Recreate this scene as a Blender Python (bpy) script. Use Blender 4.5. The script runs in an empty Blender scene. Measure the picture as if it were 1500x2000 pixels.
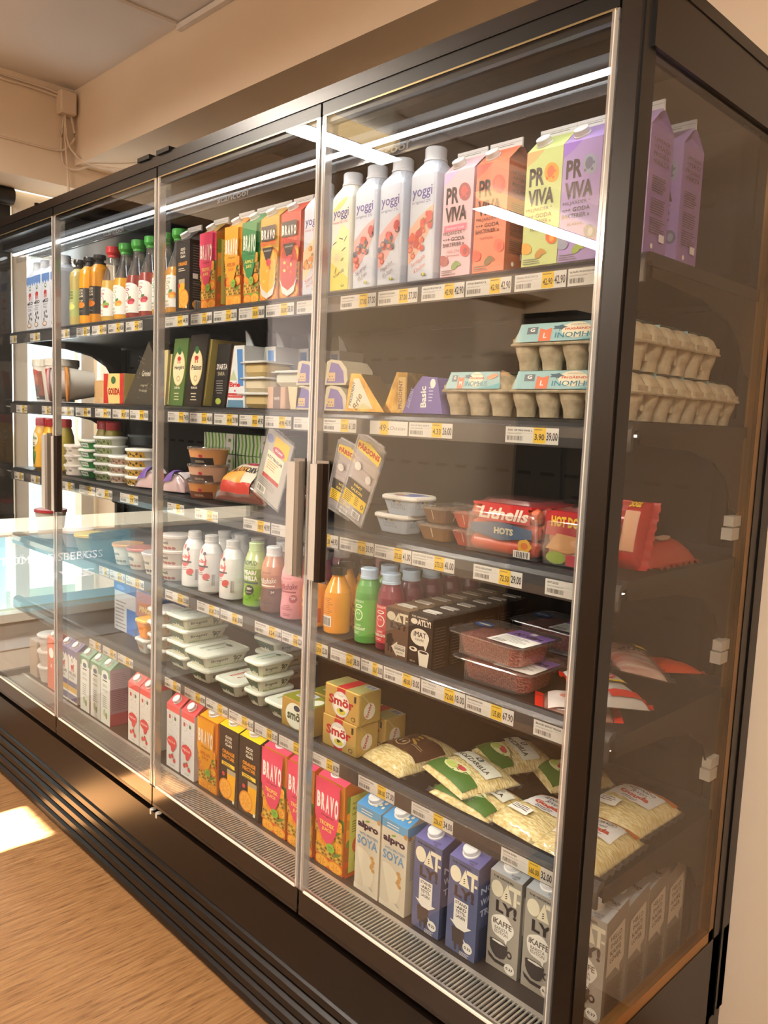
import bpy, bmesh, math, random
from mathutils import Vector, Matrix, Euler
random.seed(7)
SC = bpy.context.scene
COL = SC.collection
PI = math.pi
# ------------------------------------------------------------------ camera
cam_d = bpy.data.cameras.new('camera'); cam = bpy.data.objects.new('camera', cam_d); COL.objects.link(cam)
YAW, PITCH, ROLL, FPX = -0.7921, -0.1152, 0.0411, 1569.07
d = Vector((math.cos(PITCH)*math.sin(YAW), math.cos(PITCH)*math.cos(YAW), math.sin(PITCH)))
rt = d.cross(Vector((0, 0, 1))).normalized(); up = rt.cross(d)
r2 = rt*math.cos(ROLL) + up*math.sin(ROLL); u2 = up*math.cos(ROLL) - rt*math.sin(ROLL)
cam.matrix_world = Matrix(((r2.x, u2.x, -d.x, .6158), (r2.y, u2.y, -d.y, -1.021), (r2.z, u2.z, -d.z, 1.3738), (0, 0, 0, 1)))
cam_d.sensor_fit = 'VERTICAL'; cam_d.sensor_height = 36; cam_d.lens = 36*FPX/2000; cam_d.clip_start = .02
SC.camera = cam
# ------------------------------------------------------------------ light
SC.view_settings.view_transform = 'Standard'; SC.view_settings.look = 'None'
SC.view_settings.exposure = -0.12; SC.view_settings.gamma = 1
SC.cycles.use_denoising = True
SC.cycles.max_bounces = 16; SC.cycles.transparent_max_bounces = 40; SC.cycles.diffuse_bounces = 4
SC.cycles.caustics_reflective = False; SC.cycles.caustics_refractive = False
SC.cycles.sample_clamp_indirect = 4
W = bpy.data.worlds.new('world'); SC.world = W; W.use_nodes = True
bg = W.node_tree.nodes['Background']; bg.inputs[0].default_value = (.86, .93, 1, 1); bg.inputs[1].default_value = 2.6

def light(name, kind, loc, energy, color, size=None, size_y=None, aim=None, **kw):
    l = bpy.data.lights.new(name, kind); l.energy = energy; l.color = color
    if kind == 'AREA':
        l.shape = 'RECTANGLE'; l.size = size; l.size_y = size_y or size
    for k, v in kw.items(): setattr(l, k, v)
    o = bpy.data.objects.new(name, l); COL.objects.link(o); o.location = loc
    if aim: o.rotation_euler = Vector(aim).to_track_quat('-Z', 'Y').to_euler()
    return o
WARM = (1, .90, .78); COOL = (.86, .94, 1.0); LED = (.84, .92, 1.0)
light('sun', 'SUN', (0, -6, 5), 280, (1, .92, .78), aim=(0.0, 1, -.55), angle=.006)
light('ceiling_lamp_near', 'AREA', (-1.9, -1.1, 2.44), 60, WARM, .12, .6, aim=(0, 0, -1))
light('ceiling_lamp_far', 'AREA', (-2.04, -2.8, 2.44), 90, WARM, .12, 1.2, aim=(0, 0, -1))
light('aisle_fill_light', 'AREA', (1.0, -1.5, 2.56), 98, WARM, .2, 1.3, aim=(0, 0, -1))  # added warm fill over the aisle, lights the cabinet front
light('ceiling_lamp_near_upward', 'AREA', (-1.9, -1.1, 2.53), 44, WARM, .12, .6, aim=(0, 0, 1))
light('ceiling_lamp_far_upward', 'AREA', (-2.04, -2.8, 2.53), 50, WARM, .12, 1.2, aim=(0, 0, 1))
light('rear_fill_light', 'AREA', (1.1, -3.75, 1.5), 13, (.92, .96, 1), 2.4, 1.8, aim=(-.25, 1, 0))  # added cool fill from behind the camera; no window stands there
light('window_daylight', 'AREA', (-3.06, .62, 1.55), 13, COOL, 1.3, .6, aim=(1, 0, 0))
light('cabinet_led_light', 'AREA', (-1.24, .091, 1.897), 1.0, LED, 2.38, .006, aim=(0, .02, -1), spread=1.9)

for q_, (z_, e_) in enumerate(((1.362, 1.7), (1.119, 2.3), (.866, 2.2), (.619, 2.2))):  # added fill under the shelf fronts, brightens the goods below
    light('shelf_fill_light', 'AREA', (-1.24, .106, z_), e_, (1, .95, .87), 2.38, .012, aim=(0, .35, -1), spread=2.6)

# ------------------------------------------------------------------ materials
_M = {}
def lin(h):
    h = h.lstrip('#'); c = [int(h[i:i+2], 16)/255 for i in (0, 2, 4)]
    return tuple(x/12.92 if x <= .04045 else ((x+.055)/1.055)**2.4 for x in c) + (1,)
def M(h, rough=.42, metal=0.0, coat=0.0, emit=0.0, spec=.5):
    k = (h, rough, metal, coat, emit, spec)
    if k in _M: return _M[k]
    m = bpy.data.materials.new('surface_' + h.lstrip('#')); m.use_nodes = True
    p = m.node_tree.nodes['Principled BSDF']
    p.inputs['Base Color'].default_value = lin(h); p.inputs['Roughness'].default_value = rough
    p.inputs['Metallic'].default_value = metal; p.inputs['Coat Weight'].default_value = coat; p.inputs['Specular IOR Level'].default_value = spec
    p.inputs['Coat Roughness'].default_value = .08
    if emit:
        p.inputs['Emission Color'].default_value = lin(h); p.inputs['Emission Strength'].default_value = emit
    _M[k] = m; return m
def nodemat(name):
    m = bpy.data.materials.new(name); m.use_nodes = True; nt = m.node_tree
    return m, nt, nt.nodes['Principled BSDF'], nt.nodes['Material Output']
def noisy(name, ca, cb, scale=40, rough=.5, bump=0.0, stretch=(1, 1, 1), metal=0, lo=.35, hi=.65, kind='noise', coat=0, detail=4):
    m, nt, p, o = nodemat(name); N = nt.nodes.new; L = nt.links.new
    tc = N('ShaderNodeTexCoord'); mp = N('ShaderNodeMapping'); mp.inputs['Scale'].default_value = stretch
    L(tc.outputs['Object'], mp.inputs[0])
    if kind == 'noise':
        t = N('ShaderNodeTexNoise'); t.inputs['Scale'].default_value = scale; t.inputs['Detail'].default_value = detail; out = t.outputs['Fac']
    else:
        t = N('ShaderNodeTexVoronoi'); t.inputs['Scale'].default_value = scale; out = t.outputs['Distance']
    L(mp.outputs[0], t.inputs['Vector'])
    r = N('ShaderNodeValToRGB'); r.color_ramp.elements[0].position = lo; r.color_ramp.elements[1].position = hi
    r.color_ramp.elements[0].color = lin(ca); r.color_ramp.elements[1].color = lin(cb)
    L(out, r.inputs[0]); L(r.outputs[0], p.inputs['Base Color'])
    p.inputs['Roughness'].default_value = rough; p.inputs['Metallic'].default_value = metal; p.inputs['Coat Weight'].default_value = coat
    if bump:
        b = N('ShaderNodeBump'); b.inputs['Strength'].default_value = bump; b.inputs['Distance'].default_value = .004
        L(out, b.inputs['Height']); L(b.outputs[0], p.inputs['Normal'])
    return m
def clear(name, f0=.07, tint=(1, 1, 1), rough=0.0, body=0.0, bodycol='#ffffff', gloss=(1, 1, 1)):
    """thin clear sheet: light passes, the surface mirrors by Schlick's law"""
    m, nt, p, o = nodemat(name); N = nt.nodes.new; L = nt.links.new
    nt.nodes.remove(p)
    g = N('ShaderNodeNewGeometry'); dt = N('ShaderNodeVectorMath'); dt.operation = 'DOT_PRODUCT'
    L(g.outputs['Normal'], dt.inputs[0]); L(g.outputs['Incoming'], dt.inputs[1])
    def math_(op, a, b=None):
        n = N('ShaderNodeMath'); n.operation = op
        for i, v in enumerate((a, b)):
            if v is None: continue
            if isinstance(v, (int, float)): n.inputs[i].default_value = v
            else: L(v, n.inputs[i])
        return n.outputs[0]
    c = math_('ABSOLUTE', dt.outputs['Value']); q = math_('SUBTRACT', 1.0, c); q5 = math_('POWER', q, 5.0)
    fac = math_('ADD', math_('MULTIPLY', q5, .9*(1-f0)), f0)
    tr = N('ShaderNodeBsdfTransparent'); tr.inputs[0].default_value = (*tint, 1)
    gl = N('ShaderNodeBsdfGlossy'); gl.inputs['Roughness'].default_value = rough; gl.inputs[0].default_value = (*gloss, 1)
    base = tr.outputs[0]
    if body:
        df = N('ShaderNodeBsdfDiffuse'); df.inputs[0].default_value = lin(bodycol)
        mx = N('ShaderNodeMixShader'); mx.inputs[0].default_value = body; L(base, mx.inputs[1]); L(df.outputs[0], mx.inputs[2]); base = mx.outputs[0]
    ms = N('ShaderNodeMixShader'); L(fac, ms.inputs[0]); L(base, ms.inputs[1]); L(gl.outputs[0], ms.inputs[2]); L(ms.outputs[0], o.inputs[0])
    return m
GLASS = clear('door_glass', .054, (.985, .99, .985))
SIDEGLASS = clear('side_glass', .06, (.90, .90, .89))
EDGE = clear('clear_profile', .34, (.95, .95, .95), .10, .26, '#ded9d4')
FILM = clear('plastic_film', .16, (.97, .97, .97), .12, .03)
CRINKLE = clear('crinkled_film', .22, (.97, .97, .97), .2, .05)
RAILC = clear('clear_rail', .05, (.97, .97, .97), .08, .015)
TUBC = clear('clear_tub', .12, (.92, .92, .92), .1, .10, '#c9c4bd')
BLACK = M('#0e0c0a', .35, spec=.3); CAB = M('#120b07', .33, spec=.28); INNER = M('#17181a', .5); SHELF = M('#12161b', .45); SILVER = M('#b9b4ac', .25, .9)
STEEL = M('#d8d2ca', .22, 1.0)
WHITE = M('#f2f2f0', .38); OFFW = M('#e6e4dc', .45); PAPER = M('#f4f1e8', .6); YEL = M('#ffd21c', .55); INK = M('#26211f', .6); GREY = M('#8d8a86', .6)
GOLD = M('#d0a748', .28, .85)

# ------------------------------------------------------------------ lettering
_T = {}
def glyphs(s, bold=0.0, space=1.0):
    k = (s, bold, space)
    if k not in _T:
        c = bpy.data.curves.new('lettering', 'FONT'); c.body = s; c.size = 1; c.resolution_u = 2; c.offset = bold; c.space_character = space
        o = bpy.data.objects.new('lettering', c); COL.objects.link(o)
        dg = bpy.context.evaluated_depsgraph_get(); me = o.evaluated_get(dg).to_mesh()
        vs = [(v.co.x, v.co.y) for v in me.vertices]; fs = [tuple(p.vertices) for p in me.polygons]
        o.evaluated_get(dg).to_mesh_clear(); bpy.data.objects.remove(o); bpy.data.curves.remove(c)
        if not vs: vs, fs = [(0, 0), (0, 1), (1, 1)], []
        xs = [v[0] for v in vs]; ys = [v[1] for v in vs]
        x0, x1, y0, y1 = min(xs), max(xs), min(ys), max(ys)
        _T[k] = ([((x-x0), (y-y0)) for x, y in vs], fs, x1-x0, y1-y0)
    return _T[k]

class MB:
    """collects shapes and links them as ONE mesh object"""
    def __init__(s): s.v = []; s.f = []; s.m = []; s.mats = []; s.k = 0; s.sm = []
    def mi(s, m):
        if m not in s.mats: s.mats.append(m)
        return s.mats.index(m)
    def add(s, vs, fs, m, smooth=False):
        b = len(s.v); s.v += [tuple(x) for x in vs]; i = s.mi(m)
        for f in fs: s.f.append(tuple(b+j for j in f)); s.m.append(i); s.sm.append(smooth)
    def box(s, x0, x1, y0, y1, z0, z1, m, skip=''):
        vs = [(x, y, z) for z in (z0, z1) for y in (y0, y1) for x in (x0, x1)]
        F = dict(b=(0, 2, 3, 1), t=(4, 5, 7, 6), f=(0, 1, 5, 4), k=(2, 6, 7, 3), l=(0, 4, 6, 2), r=(1, 3, 7, 5))
        s.add(vs, [f for k, f in F.items() if k not in skip], m)
    def prism(s, pts, a0, a1, m, axis='x'):
        n = len(pts); mk = {'x': lambda a, p: (a, p[0], p[1]), 'y': lambda a, p: (p[0], a, p[1]), 'z': lambda a, p: (p[0], p[1], a)}[axis]
        vs = [mk(a0, p) for p in pts] + [mk(a1, p) for p in pts]
        s.add(vs, [tuple(range(n))[::-1], tuple(range(n, 2*n))] + [(i, (i+1) % n, n+(i+1) % n, n+i) for i in range(n)], m)
    def lathe(s, prof, m, n=20, c=(0, 0), T=None, smooth=True, sx=1, sy=1):
        """prof: (radius, z, optional material)"""
        ring = lambda r, z: [(c[0]+r*sx*math.cos(2*PI*i/n), c[1]+r*sy*math.sin(2*PI*i/n), z) for i in range(n)]
        for a, b in zip(prof[:-1], prof[1:]):
            mm = b[2] if len(b) > 2 else m
            vs = ring(a[0], a[1]) + ring(b[0], b[1])
            if T: vs = [tuple(T @ Vector(v)) for v in vs]
            s.add(vs, [(i, (i+1) % n, n+(i+1) % n, n+i) for i in range(n)], mm, smooth and abs(a[0]-b[0]) < 4*abs(a[1]-b[1])+1e-9)
    def loft(s, secs, m, cap=True, k=3, smooth=False, c=(0, 0)):
        """secs: (z, half w, half d, corner r, optional material, optional dx, dy)"""
        rings = []
        for q in secs:
            z, hw, hd, r = q[:4]; dx, dy = (q[5], q[6]) if len(q) > 6 else (0, 0); r = min(r, hw, hd); pts = []
            for cx, cy, a0 in ((hw-r, hd-r, 0), (-hw+r, hd-r, PI/2), (-hw+r, -hd+r, PI), (hw-r, -hd+r, 1.5*PI)):
                for i in range(k+1):
                    a = a0+PI/2*i/k; pts.append((c[0]+dx+cx+r*math.cos(a), c[1]+dy+cy+r*math.sin(a), z))
            rings.append(pts)
        n = len(rings[0])
        for i in range(len(secs)-1):
            mm = secs[i+1][4] if len(secs[i+1]) > 4 and secs[i+1][4] else m
            s.add(rings[i]+rings[i+1], [(j, (j+1) % n, n+(j+1) % n, n+j) for j in range(n)], mm, smooth)
        if cap:
            s.add(rings[0], [tuple(range(n))[::-1]], m); s.add(rings[-1], [tuple(range(n))], (secs[-1][4] if len(secs[-1]) > 4 and secs[-1][4] else m))
    def tube(s, pts, r, m, n=7):
        P = [Vector(p) for p in pts]; R = []
        for i, p in enumerate(P):
            t = (P[min(i+1, len(P)-1)]-P[max(i-1, 0)]).normalized(); a = t.cross(Vector((0, 0, 1)))
            if a.length < .1: a = t.cross(Vector((0, 1, 0)))
            a.normalize(); b = t.cross(a)
            R.append([p+(a*math.cos(2*PI*j/n)+b*math.sin(2*PI*j/n))*r for j in range(n)])
        for A, B in zip(R[:-1], R[1:]): s.add(A+B, [(j, (j+1) % n, n+(j+1) % n, n+j) for j in range(n)], m, True)
        s.add(R[0], [tuple(range(n))], m); s.add(R[-1], [tuple(range(n))[::-1]], m)
    # --- printing on a surface S(u, v, off)
    def o(s): s.k += 1; return .00025+.00006*s.k
    def rect(s, S, u0, v0, u1, v1, m, nu=1, nv=1, off=None):
        off = off or s.o()
        if S.curved: nu = max(nu, int(abs(u1-u0)/.006)+1); nv = max(nv, int(abs(v1-v0)/S.dv)+1)
        vs = [S(u0+(u1-u0)*i/nu, v0+(v1-v0)*j/nv, off) for j in range(nv+1) for i in range(nu+1)]
        s.add(vs, [(j*(nu+1)+i, j*(nu+1)+i+1, (j+1)*(nu+1)+i+1, (j+1)*(nu+1)+i) for j in range(nv) for i in range(nu)], m, S.curved)
    def ell(s, S, cu, cv, ru, rv, m, n=16, rot=0, off=None, wob=0, a0=0, a1=2*PI):
        off = off or s.o(); rings = 3 if S.curved else 1; vs = [S(cu, cv, off)]; cr, sr = math.cos(rot), math.sin(rot)
        full = abs(a1-a0-2*PI) < 1e-6; nn = n if full else n+1
        for q in range(1, rings+1):
            for i in range(nn):
                a = a0+(a1-a0)*i/n; w = 1+wob*math.cos(a*5+cu*900); x, y = ru*q/rings*math.cos(a)*w, rv*q/rings*math.sin(a)*w
                uu, vv = cu+x*cr-y*sr, cv+x*sr+y*cr
                if S.clip: uu = min(max(uu, 0), S.clip[0]); vv = min(max(vv, 0), S.clip[1])
                vs.append(S(uu, vv, off))
        fs = [(0, 1+i, 1+(i+1) % nn) for i in range(n)]
        for q in range(rings-1):
            b = 1+q*nn; fs += [(b+i, b+nn+i, b+nn+(i+1) % nn, b+(i+1) % nn) for i in range(n)]
        s.add(vs, fs, m, S.curved)
    def poly(s, S, pts, m, off=None):
        off = off or s.o(); s.add([S(u, v, off) for u, v in pts], [tuple(range(len(pts)))], m)
    def text(s, S, t, u, v, h, m, al='c', w=None, bold=.0, rot=0, off=None, space=1.0, slant=0):
        if 'M' in t:
            if bold >= .02 and off is None and h > .004: s.text(S, t, u+h*.045, v, h, m, al, w, 0, rot, None, space, slant)
            bold = 0
        vs, fs, tw, th = glyphs(t, bold, space)
        if not fs: return
        off = off or s.o(); k = h/max(th, .2); kx = k if w is None else w/tw; W_ = tw*kx
        x0 = {'c': -W_/2, 'l': 0, 'r': -W_}[al]; cr, sr = math.cos(rot), math.sin(rot)
        P = [(x0+x*kx+slant*y*k, y*k) for x, y in vs]
        s.add([S(u+x*cr-y*sr, v+x*sr+y*cr, off) for x, y in P], fs, m)
    def lines(s, S, u, v, w, n, gap, m, h=None, al='l'):
        h = h or gap*.35
        off = s.o()
        for i in range(n):
            ww = w*random.uniform(.7, 1); uu = u if al == 'l' else u+(w-ww)/2
            s.rect(S, uu, v-i*gap-h, uu+ww, v-i*gap, m, off=off)
    def bars(s, S, u, v, w, h, m, n=12):
        off = s.o()
        for i in range(n):
            a = u+w*i/n; s.rect(S, a, v, a+w/n*random.choice((.35, .5, .7)), v+h, m, off=off)
    def build(s, name, parent=None, loc=None, rot=None):
        me = bpy.data.meshes.new(name); me.from_pydata(s.v, [], s.f); me.polygons.foreach_set('material_index', s.m)
        me.polygons.foreach_set('use_smooth', s.sm)
        for m in s.mats: me.materials.append(m)
        me.update()
        o = bpy.data.objects.new(name, me); COL.objects.link(o); o.parent = parent
        if loc: o.location = loc
        if rot: o.rotation_euler = rot
        return o

def flat(O, U, V, curved=False, dv=.01):
    O, U, V = Vector(O), Vector(U).normalized(), Vector(V).normalized(); N = U.cross(V)
    S = lambda u, v, o=0: O+U*u+V*v+N*o
    f = _S(S); f.curved = curved; f.dv = dv; return f
class _S:
    def __init__(s, fn): s.fn = fn; s.curved = False; s.dv = .01; s.clip = None
    def __call__(s, u, v, o=0): return s.fn(u, v, o)
def cyl(rf, dv=.012, a0=0, c=(0, 0)):
    """surface of a turned body: rf(v) radius, u along the arc, u=0 facing the front"""
    def fn(u, v, o=0):
        r = rf(v)+o+.0003; t = a0+u/max(rf(v), .004); return Vector((c[0]+r*math.sin(t), c[1]-r*math.cos(t), v))
    s = _S(fn); s.curved = True; s.dv = dv; return s
def prof_r(prof):
    def f(v):
        for a, b in zip(prof[:-1], prof[1:]):
            if a[1] <= v <= b[1] and b[1] > a[1]: return a[0]+(b[0]-a[0])*(v-a[1])/(b[1]-a[1])
        return prof[-1][0] if v > prof[-1][1] else prof[0][0]
    return f
def tag(o, label, cat, group=None, kind=None):
    if label: o['label'] = label
    if cat: o['category'] = cat
    if group: o['group'] = group
    if kind: o['kind'] = kind
    return o
def thing(name, label, cat, loc, rot=(0, 0, 0), group=None):
    o = bpy.data.objects.new(name, None); COL.objects.link(o); o.location = loc; o.rotation_euler = rot; o.empty_display_size = .02
    return tag(o, label, cat, group)
def kids(o): return [c for c in bpy.data.objects if c.parent == o]
def dup(root, loc, label=None, rot=None, group=None):
    def cp(o, par):
        c = o.copy(); COL.objects.link(c); c.parent = par
        for ch in KID.get(o.name, []): 
            n = cp(ch, c); KID.setdefault(c.name, []).append(n)
        return c
    KID.clear()
    for o in bpy.data.objects:
        if o.parent: KID.setdefault(o.parent.name, []).append(o)
    r = cp(root, None); r.location = loc
    if rot: r.rotation_euler = rot
    if label: r['label'] = label
    if group: r['group'] = group
    return r
KID = {}
def struct(mb, name, label=None):
    o = mb.build(name); o['kind'] = 'structure'
    if label: o['label'] = label
    return o
# ================================================================== THE ROOM
def wood_floor():
    m, nt, p, o = nodemat('floor_wood_grain'); N = nt.nodes.new; L = nt.links.new
    tc = N('ShaderNodeTexCoord'); mp = N('ShaderNodeMapping'); mp.inputs['Rotation'].default_value = (0, 0, math.radians(0)); mp.inputs['Scale'].default_value = (14, 1, 1)
    L(tc.outputs['Object'], mp.inputs[0])
    t = N('ShaderNodeTexNoise'); t.inputs['Scale'].default_value = 9; t.inputs['Detail'].default_value = 8; t.inputs['Roughness'].default_value = .65; t.inputs['Distortion'].default_value = .35; L(mp.outputs[0], t.inputs['Vector'])
    r = N('ShaderNodeValToRGB'); e = r.color_ramp.elements; e[0].position = .30; e[0].color = lin('#66452a'); e[1].position = .72; e[1].color = lin('#a98258')
    q = e.new(.48); q.color = lin('#8f6741'); L(t.outputs['Fac'], r.inputs[0])
    mp2 = N('ShaderNodeMapping'); mp2.inputs['Scale'].default_value = (60, 5, 1); L(tc.outputs['Object'], mp2.inputs[0])
    t2 = N('ShaderNodeTexNoise'); t2.inputs['Scale'].default_value = 3.3; t2.inputs['Detail'].default_value = 3; L(mp2.outputs[0], t2.inputs['Vector'])
    r2 = N('ShaderNodeValToRGB'); f = r2.color_ramp.elements; f[0].position = .30; f[0].color = (.16, .11, .07, 1); f[1].position = .37; f[1].color = (1, 1, 1, 1); L(t2.outputs['Fac'], r2.inputs[0])
    mx = N('ShaderNodeMix'); mx.data_type = 'RGBA'; mx.blend_type = 'MULTIPLY'; mx.inputs[0].default_value = .55
    L(r.outputs[0], mx.inputs[6]); L(r2.outputs[0], mx.inputs[7]); L(mx.outputs[2], p.inputs['Base Color'])
    p.inputs['Roughness'].default_value = .38
    b = N('ShaderNodeBump'); b.inputs['Strength'].default_value = .12; b.inputs['Distance'].default_value = .002; L(t.outputs['Fac'], b.inputs['Height']); L(b.outputs[0], p.inputs['Normal'])
    return m
PLASTER = noisy('wall_plaster', '#ecd6bb', '#f0dcc4', 3, .8, .04)
CEILM = noisy('ceiling_paint', '#ece3da', '#f0e7de', 2, .85, .03)
XL, XR, YB, YF, ZC = -3.0, 2.6, .68, -3.9, 2.65
b = MB(); b.box(XL-.3, XR, YF, YB, -.05, 0, wood_floor()); struct(b, 'floor')
b = MB(); b.box(XL-.2, XR, YF, YB+.1, ZC, ZC+.1, CEILM); struct(b, 'ceiling')
b = MB(); b.box(XL-.2, XR, YB, YB+.1, 0, ZC, PLASTER); struct(b, 'wall_back')
b = MB(); b.box(XR, XR+.1, YF, YB, 0, ZC, PLASTER); struct(b, 'wall_right')
b = MB()   # wall behind the photographer, with an unseen opening cut to shape the sun patch
for x0, x1, z0, z1 in ((XL-.2, -2.09, 0, ZC), (-1.85, XR, 0, ZC), (-2.09, -1.85, 0, 1.895), (-2.09, -1.85, 2.155, ZC)): b.box(x0, x1, YF-.06, YF, z0, z1, PLASTER)
struct(b, 'wall_front')
b = MB(); b.box(-2.77, XR, .45, YB, 2.356, ZC, PLASTER); struct(b, 'trim_1')          # bulkhead over the cabinet
b = MB(); b.box(XL, -2.77, YF, YB, 2.267, ZC, PLASTER); struct(b, 'trim_2')            # beam over the window
# window wall on the left
FR = M('#eee7dc', .5)
b = MB()
b.box(XL-.14, XL, YF, -1.95, 0, 2.27, PLASTER); b.box(XL-.14, XL, -1.95, -1.62, 0, 2.27, M('#f6f2fa', .5))
b.box(XL-.14, XL, -1.62, YB, 0, .29, FR)
struct(b, 'wall_left')
b = MB(); b.box(XL-.02, XL+.05, -1.62, YB, .425, .462, M('#d9d6cc', .2)); b.box(XL-.05, XL+.004, -1.62, YB, .29, .425, M('#e9ecef', .5))
struct(b, 'trim_3')
b = MB()
b.box(XL-.10, XL-.03, -1.62, YB, .79, .80, FR); b.box(XL-.10, XL-.03, -1.62, YB, 2.20, 2.27, FR)
for y in (-1.60, .32, .62): b.box(XL-.10, XL-.03, y-.03, y+.03, .46, 2.2, FR)
b.box(XL-.10, XL-.03, .28, YB, 2.02, 2.06, FR)
w = struct(b, 'window_1')
b = MB(); b.box(XL-.09, XL-.085, -1.6, YB, .46, 2.2, GLASS); g = b.build('window_glass', w)
m, nt, p, o_ = nodemat('blue_film_glow'); N = nt.nodes.new; L = nt.links.new
p.inputs['Base Color'].default_value = lin('#8fc3d2'); p.inputs['Roughness'].default_value = .4
tc = N('ShaderNodeTexCoord'); mp = N('ShaderNodeMapping'); mp.inputs['Scale'].default_value = (1, 1.2, .35); L(tc.outputs['Object'], mp.inputs[0])
t = N('ShaderNodeTexNoise'); t.inputs['Scale'].default_value = 2.6; L(mp.outputs[0], t.inputs['Vector'])
r = N('ShaderNodeValToRGB'); r.color_ramp.elements[0].position = .38; r.color_ramp.elements[0].color = lin('#c2d3cb'); r.color_ramp.elements[1].position = .6; r.color_ramp.elements[1].color = lin('#7fb2c6'); L(t.outputs['Fac'], r.inputs[0]); L(r.outputs[0], p.inputs['Emission Color'])
p.inputs['Emission Strength'].default_value = 1.6  # daylight behind the film and letters is put in as emission
b = MB(); b.box(XL-.07, XL-.066, -.86, .26, .46, .79, m); b.box(XL-.07, XL-.066, -1.58, -.86, .46, .79, M('#c9cfd2', .5, emit=.5))
S = flat((XL-.066, -.86, .46), (0, 1, 0), (0, 0, 1)); LET = M('#ffffff', .5, emit=3.2)
def mirrored(S, w): return (lambda f: f)(_S(lambda u, v, o=0: S(w-u, v, o)))
SM = mirrored(S, 1.12)
b.text(SM, 'STRÖMMENSBERGS', .70, .195, .045, LET, w=.50, bold=.01); b.text(SM, 'LIVS', .79, .11, .036, LET, w=.24, bold=.01)
b.build('window_film', w)['label'] = 'blue window film glowing as if daylit, with white shop lettering'
b = MB(); b.box(XL-.02, XL-.012, -1.62, .278, .885, 2.2, M('#15120f', .7)); b.box(XL-.024, XL-.006, -1.62, .278, .875, .895, BLACK)
bl = b.build('roller_blind'); tag(bl, 'black roller blind pulled down over the window beyond the cabinet', 'blind')
b = MB(); T = Matrix.Translation((0, .29, 2.225)) @ Matrix.Rotation(PI/2, 4, 'X')
b.lathe([(0, 0), (.035, 0), (.035, 1.9), (0, 1.9)], M('#1b1816', .5), T=Matrix.Translation((XL-.0, .285, 2.235)) @ Matrix.Rotation(PI/2, 4, 'X')); b.build('roller_tube', bl)
# glowing stripes added beyond the window in place of the daylit street
b = MB(); 
for i, (y0, y1, c, e) in enumerate(((-3.2, .36, '#fdf3dc', 2.6), (.36, .44, '#f4d9b0', 1.6), (.44, .56, '#dfe5d4', 1.5), (.56, .70, '#e9efe9', 1.9), (.70, .82, '#c9d6d2', 1.3), (.82, 1.2, '#f4f7f4', 2.0), (1.2, 2.4, '#dbe6e2', 1.5))):
    b.box(-3.95, -3.9, y0, y1, .35, 3.2, M(c, .9, emit=e))
    b.box(-3.95, -3.9, y0, y1, -.4, .35, M('#8f9a86', .9, emit=.8))
tag(b.build('street_backdrop'), 'pale striped hoarding outside the window, glowing in place of the daylit street', 'backdrop', kind='structure')
# cables and junction box at the beam corner
CAB_ = M('#e3ceb8', .5)
b = MB(); b.loft([(0, .022, .028, .006), (.005, .027, .033, .008), (.085, .027, .033, .008), (.09, .022, .028, .006)], CAB_)
tag(b.build('junction_box', loc=(-2.742, .405, 2.535)), 'small white plastic junction box high in the wall corner', 'junction box')
def cable(pts, label, r=.0045):
    b = MB(); P = []
    for a, c in zip(pts[:-1], pts[1:]):
        for i in range(4): P.append(Vector(a).lerp(Vector(c), i/4))
    P.append(Vector(pts[-1]))
    for _ in range(2): P = [P[0]]+[(P[i-1]+P[i]*2+P[i+1])/4 for i in range(1, len(P)-1)]+[P[-1]]
    b.tube(P, r, CAB_); tag(b.build('cable'), label, 'cable', 'cables in the beam corner')
cable([(-2.765, -.6, 2.63), (-2.762, .1, 2.622), (-2.758, .33, 2.622), (-2.745, .385, 2.61)], 'upper white cable along the beam top into the junction box')
cable([(-2.765, -.6, 2.60), (-2.762, .05, 2.606), (-2.76, .30, 2.608), (-2.75, .395, 2.60)], 'lower white cable along the beam top into the junction box')
cable([(-2.745, .40, 2.54), (-2.752, .402, 2.46), (-2.75, .41, 2.36), (-2.755, .42, 2.20), (-2.755, .43, 2.02)], 'white cable hanging straight down from the junction box')
cable([(-2.745, .425, 2.54), (-2.735, .44, 2.45), (-2.755, .40, 2.40), (-2.765, .37, 2.395), (-2.768, .1, 2.394), (-2.768, -.6, 2.392)], 'white cable looping left from the junction box along the seam')
cable([(-2.745, .40, 2.54), (-2.74, .405, 2.42), (-2.70, .46, 2.35), (-2.55, .60, 2.33), (-2.2, .66, 2.30), (-1.4, .665, 2.29)], 'white cable running from the junction box behind the cabinet')
cable([(-2.755, .40, 2.54), (-2.765, .39, 2.42), (-2.758, .395, 2.34), (-2.74, .44, 2.33), (-2.70, .5, 2.36)], 'short white cable hooked under the junction box')
b = MB(); b.box(-1.95, -1.92, -2.6, .425, ZC-.012, ZC-.001, CEILM); struct(b, 'trim_4')
b = MB(); b.box(-1.93, XR, .43, .449, ZC-.022, ZC-.004, CEILM); struct(b, 'trim_5')
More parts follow.
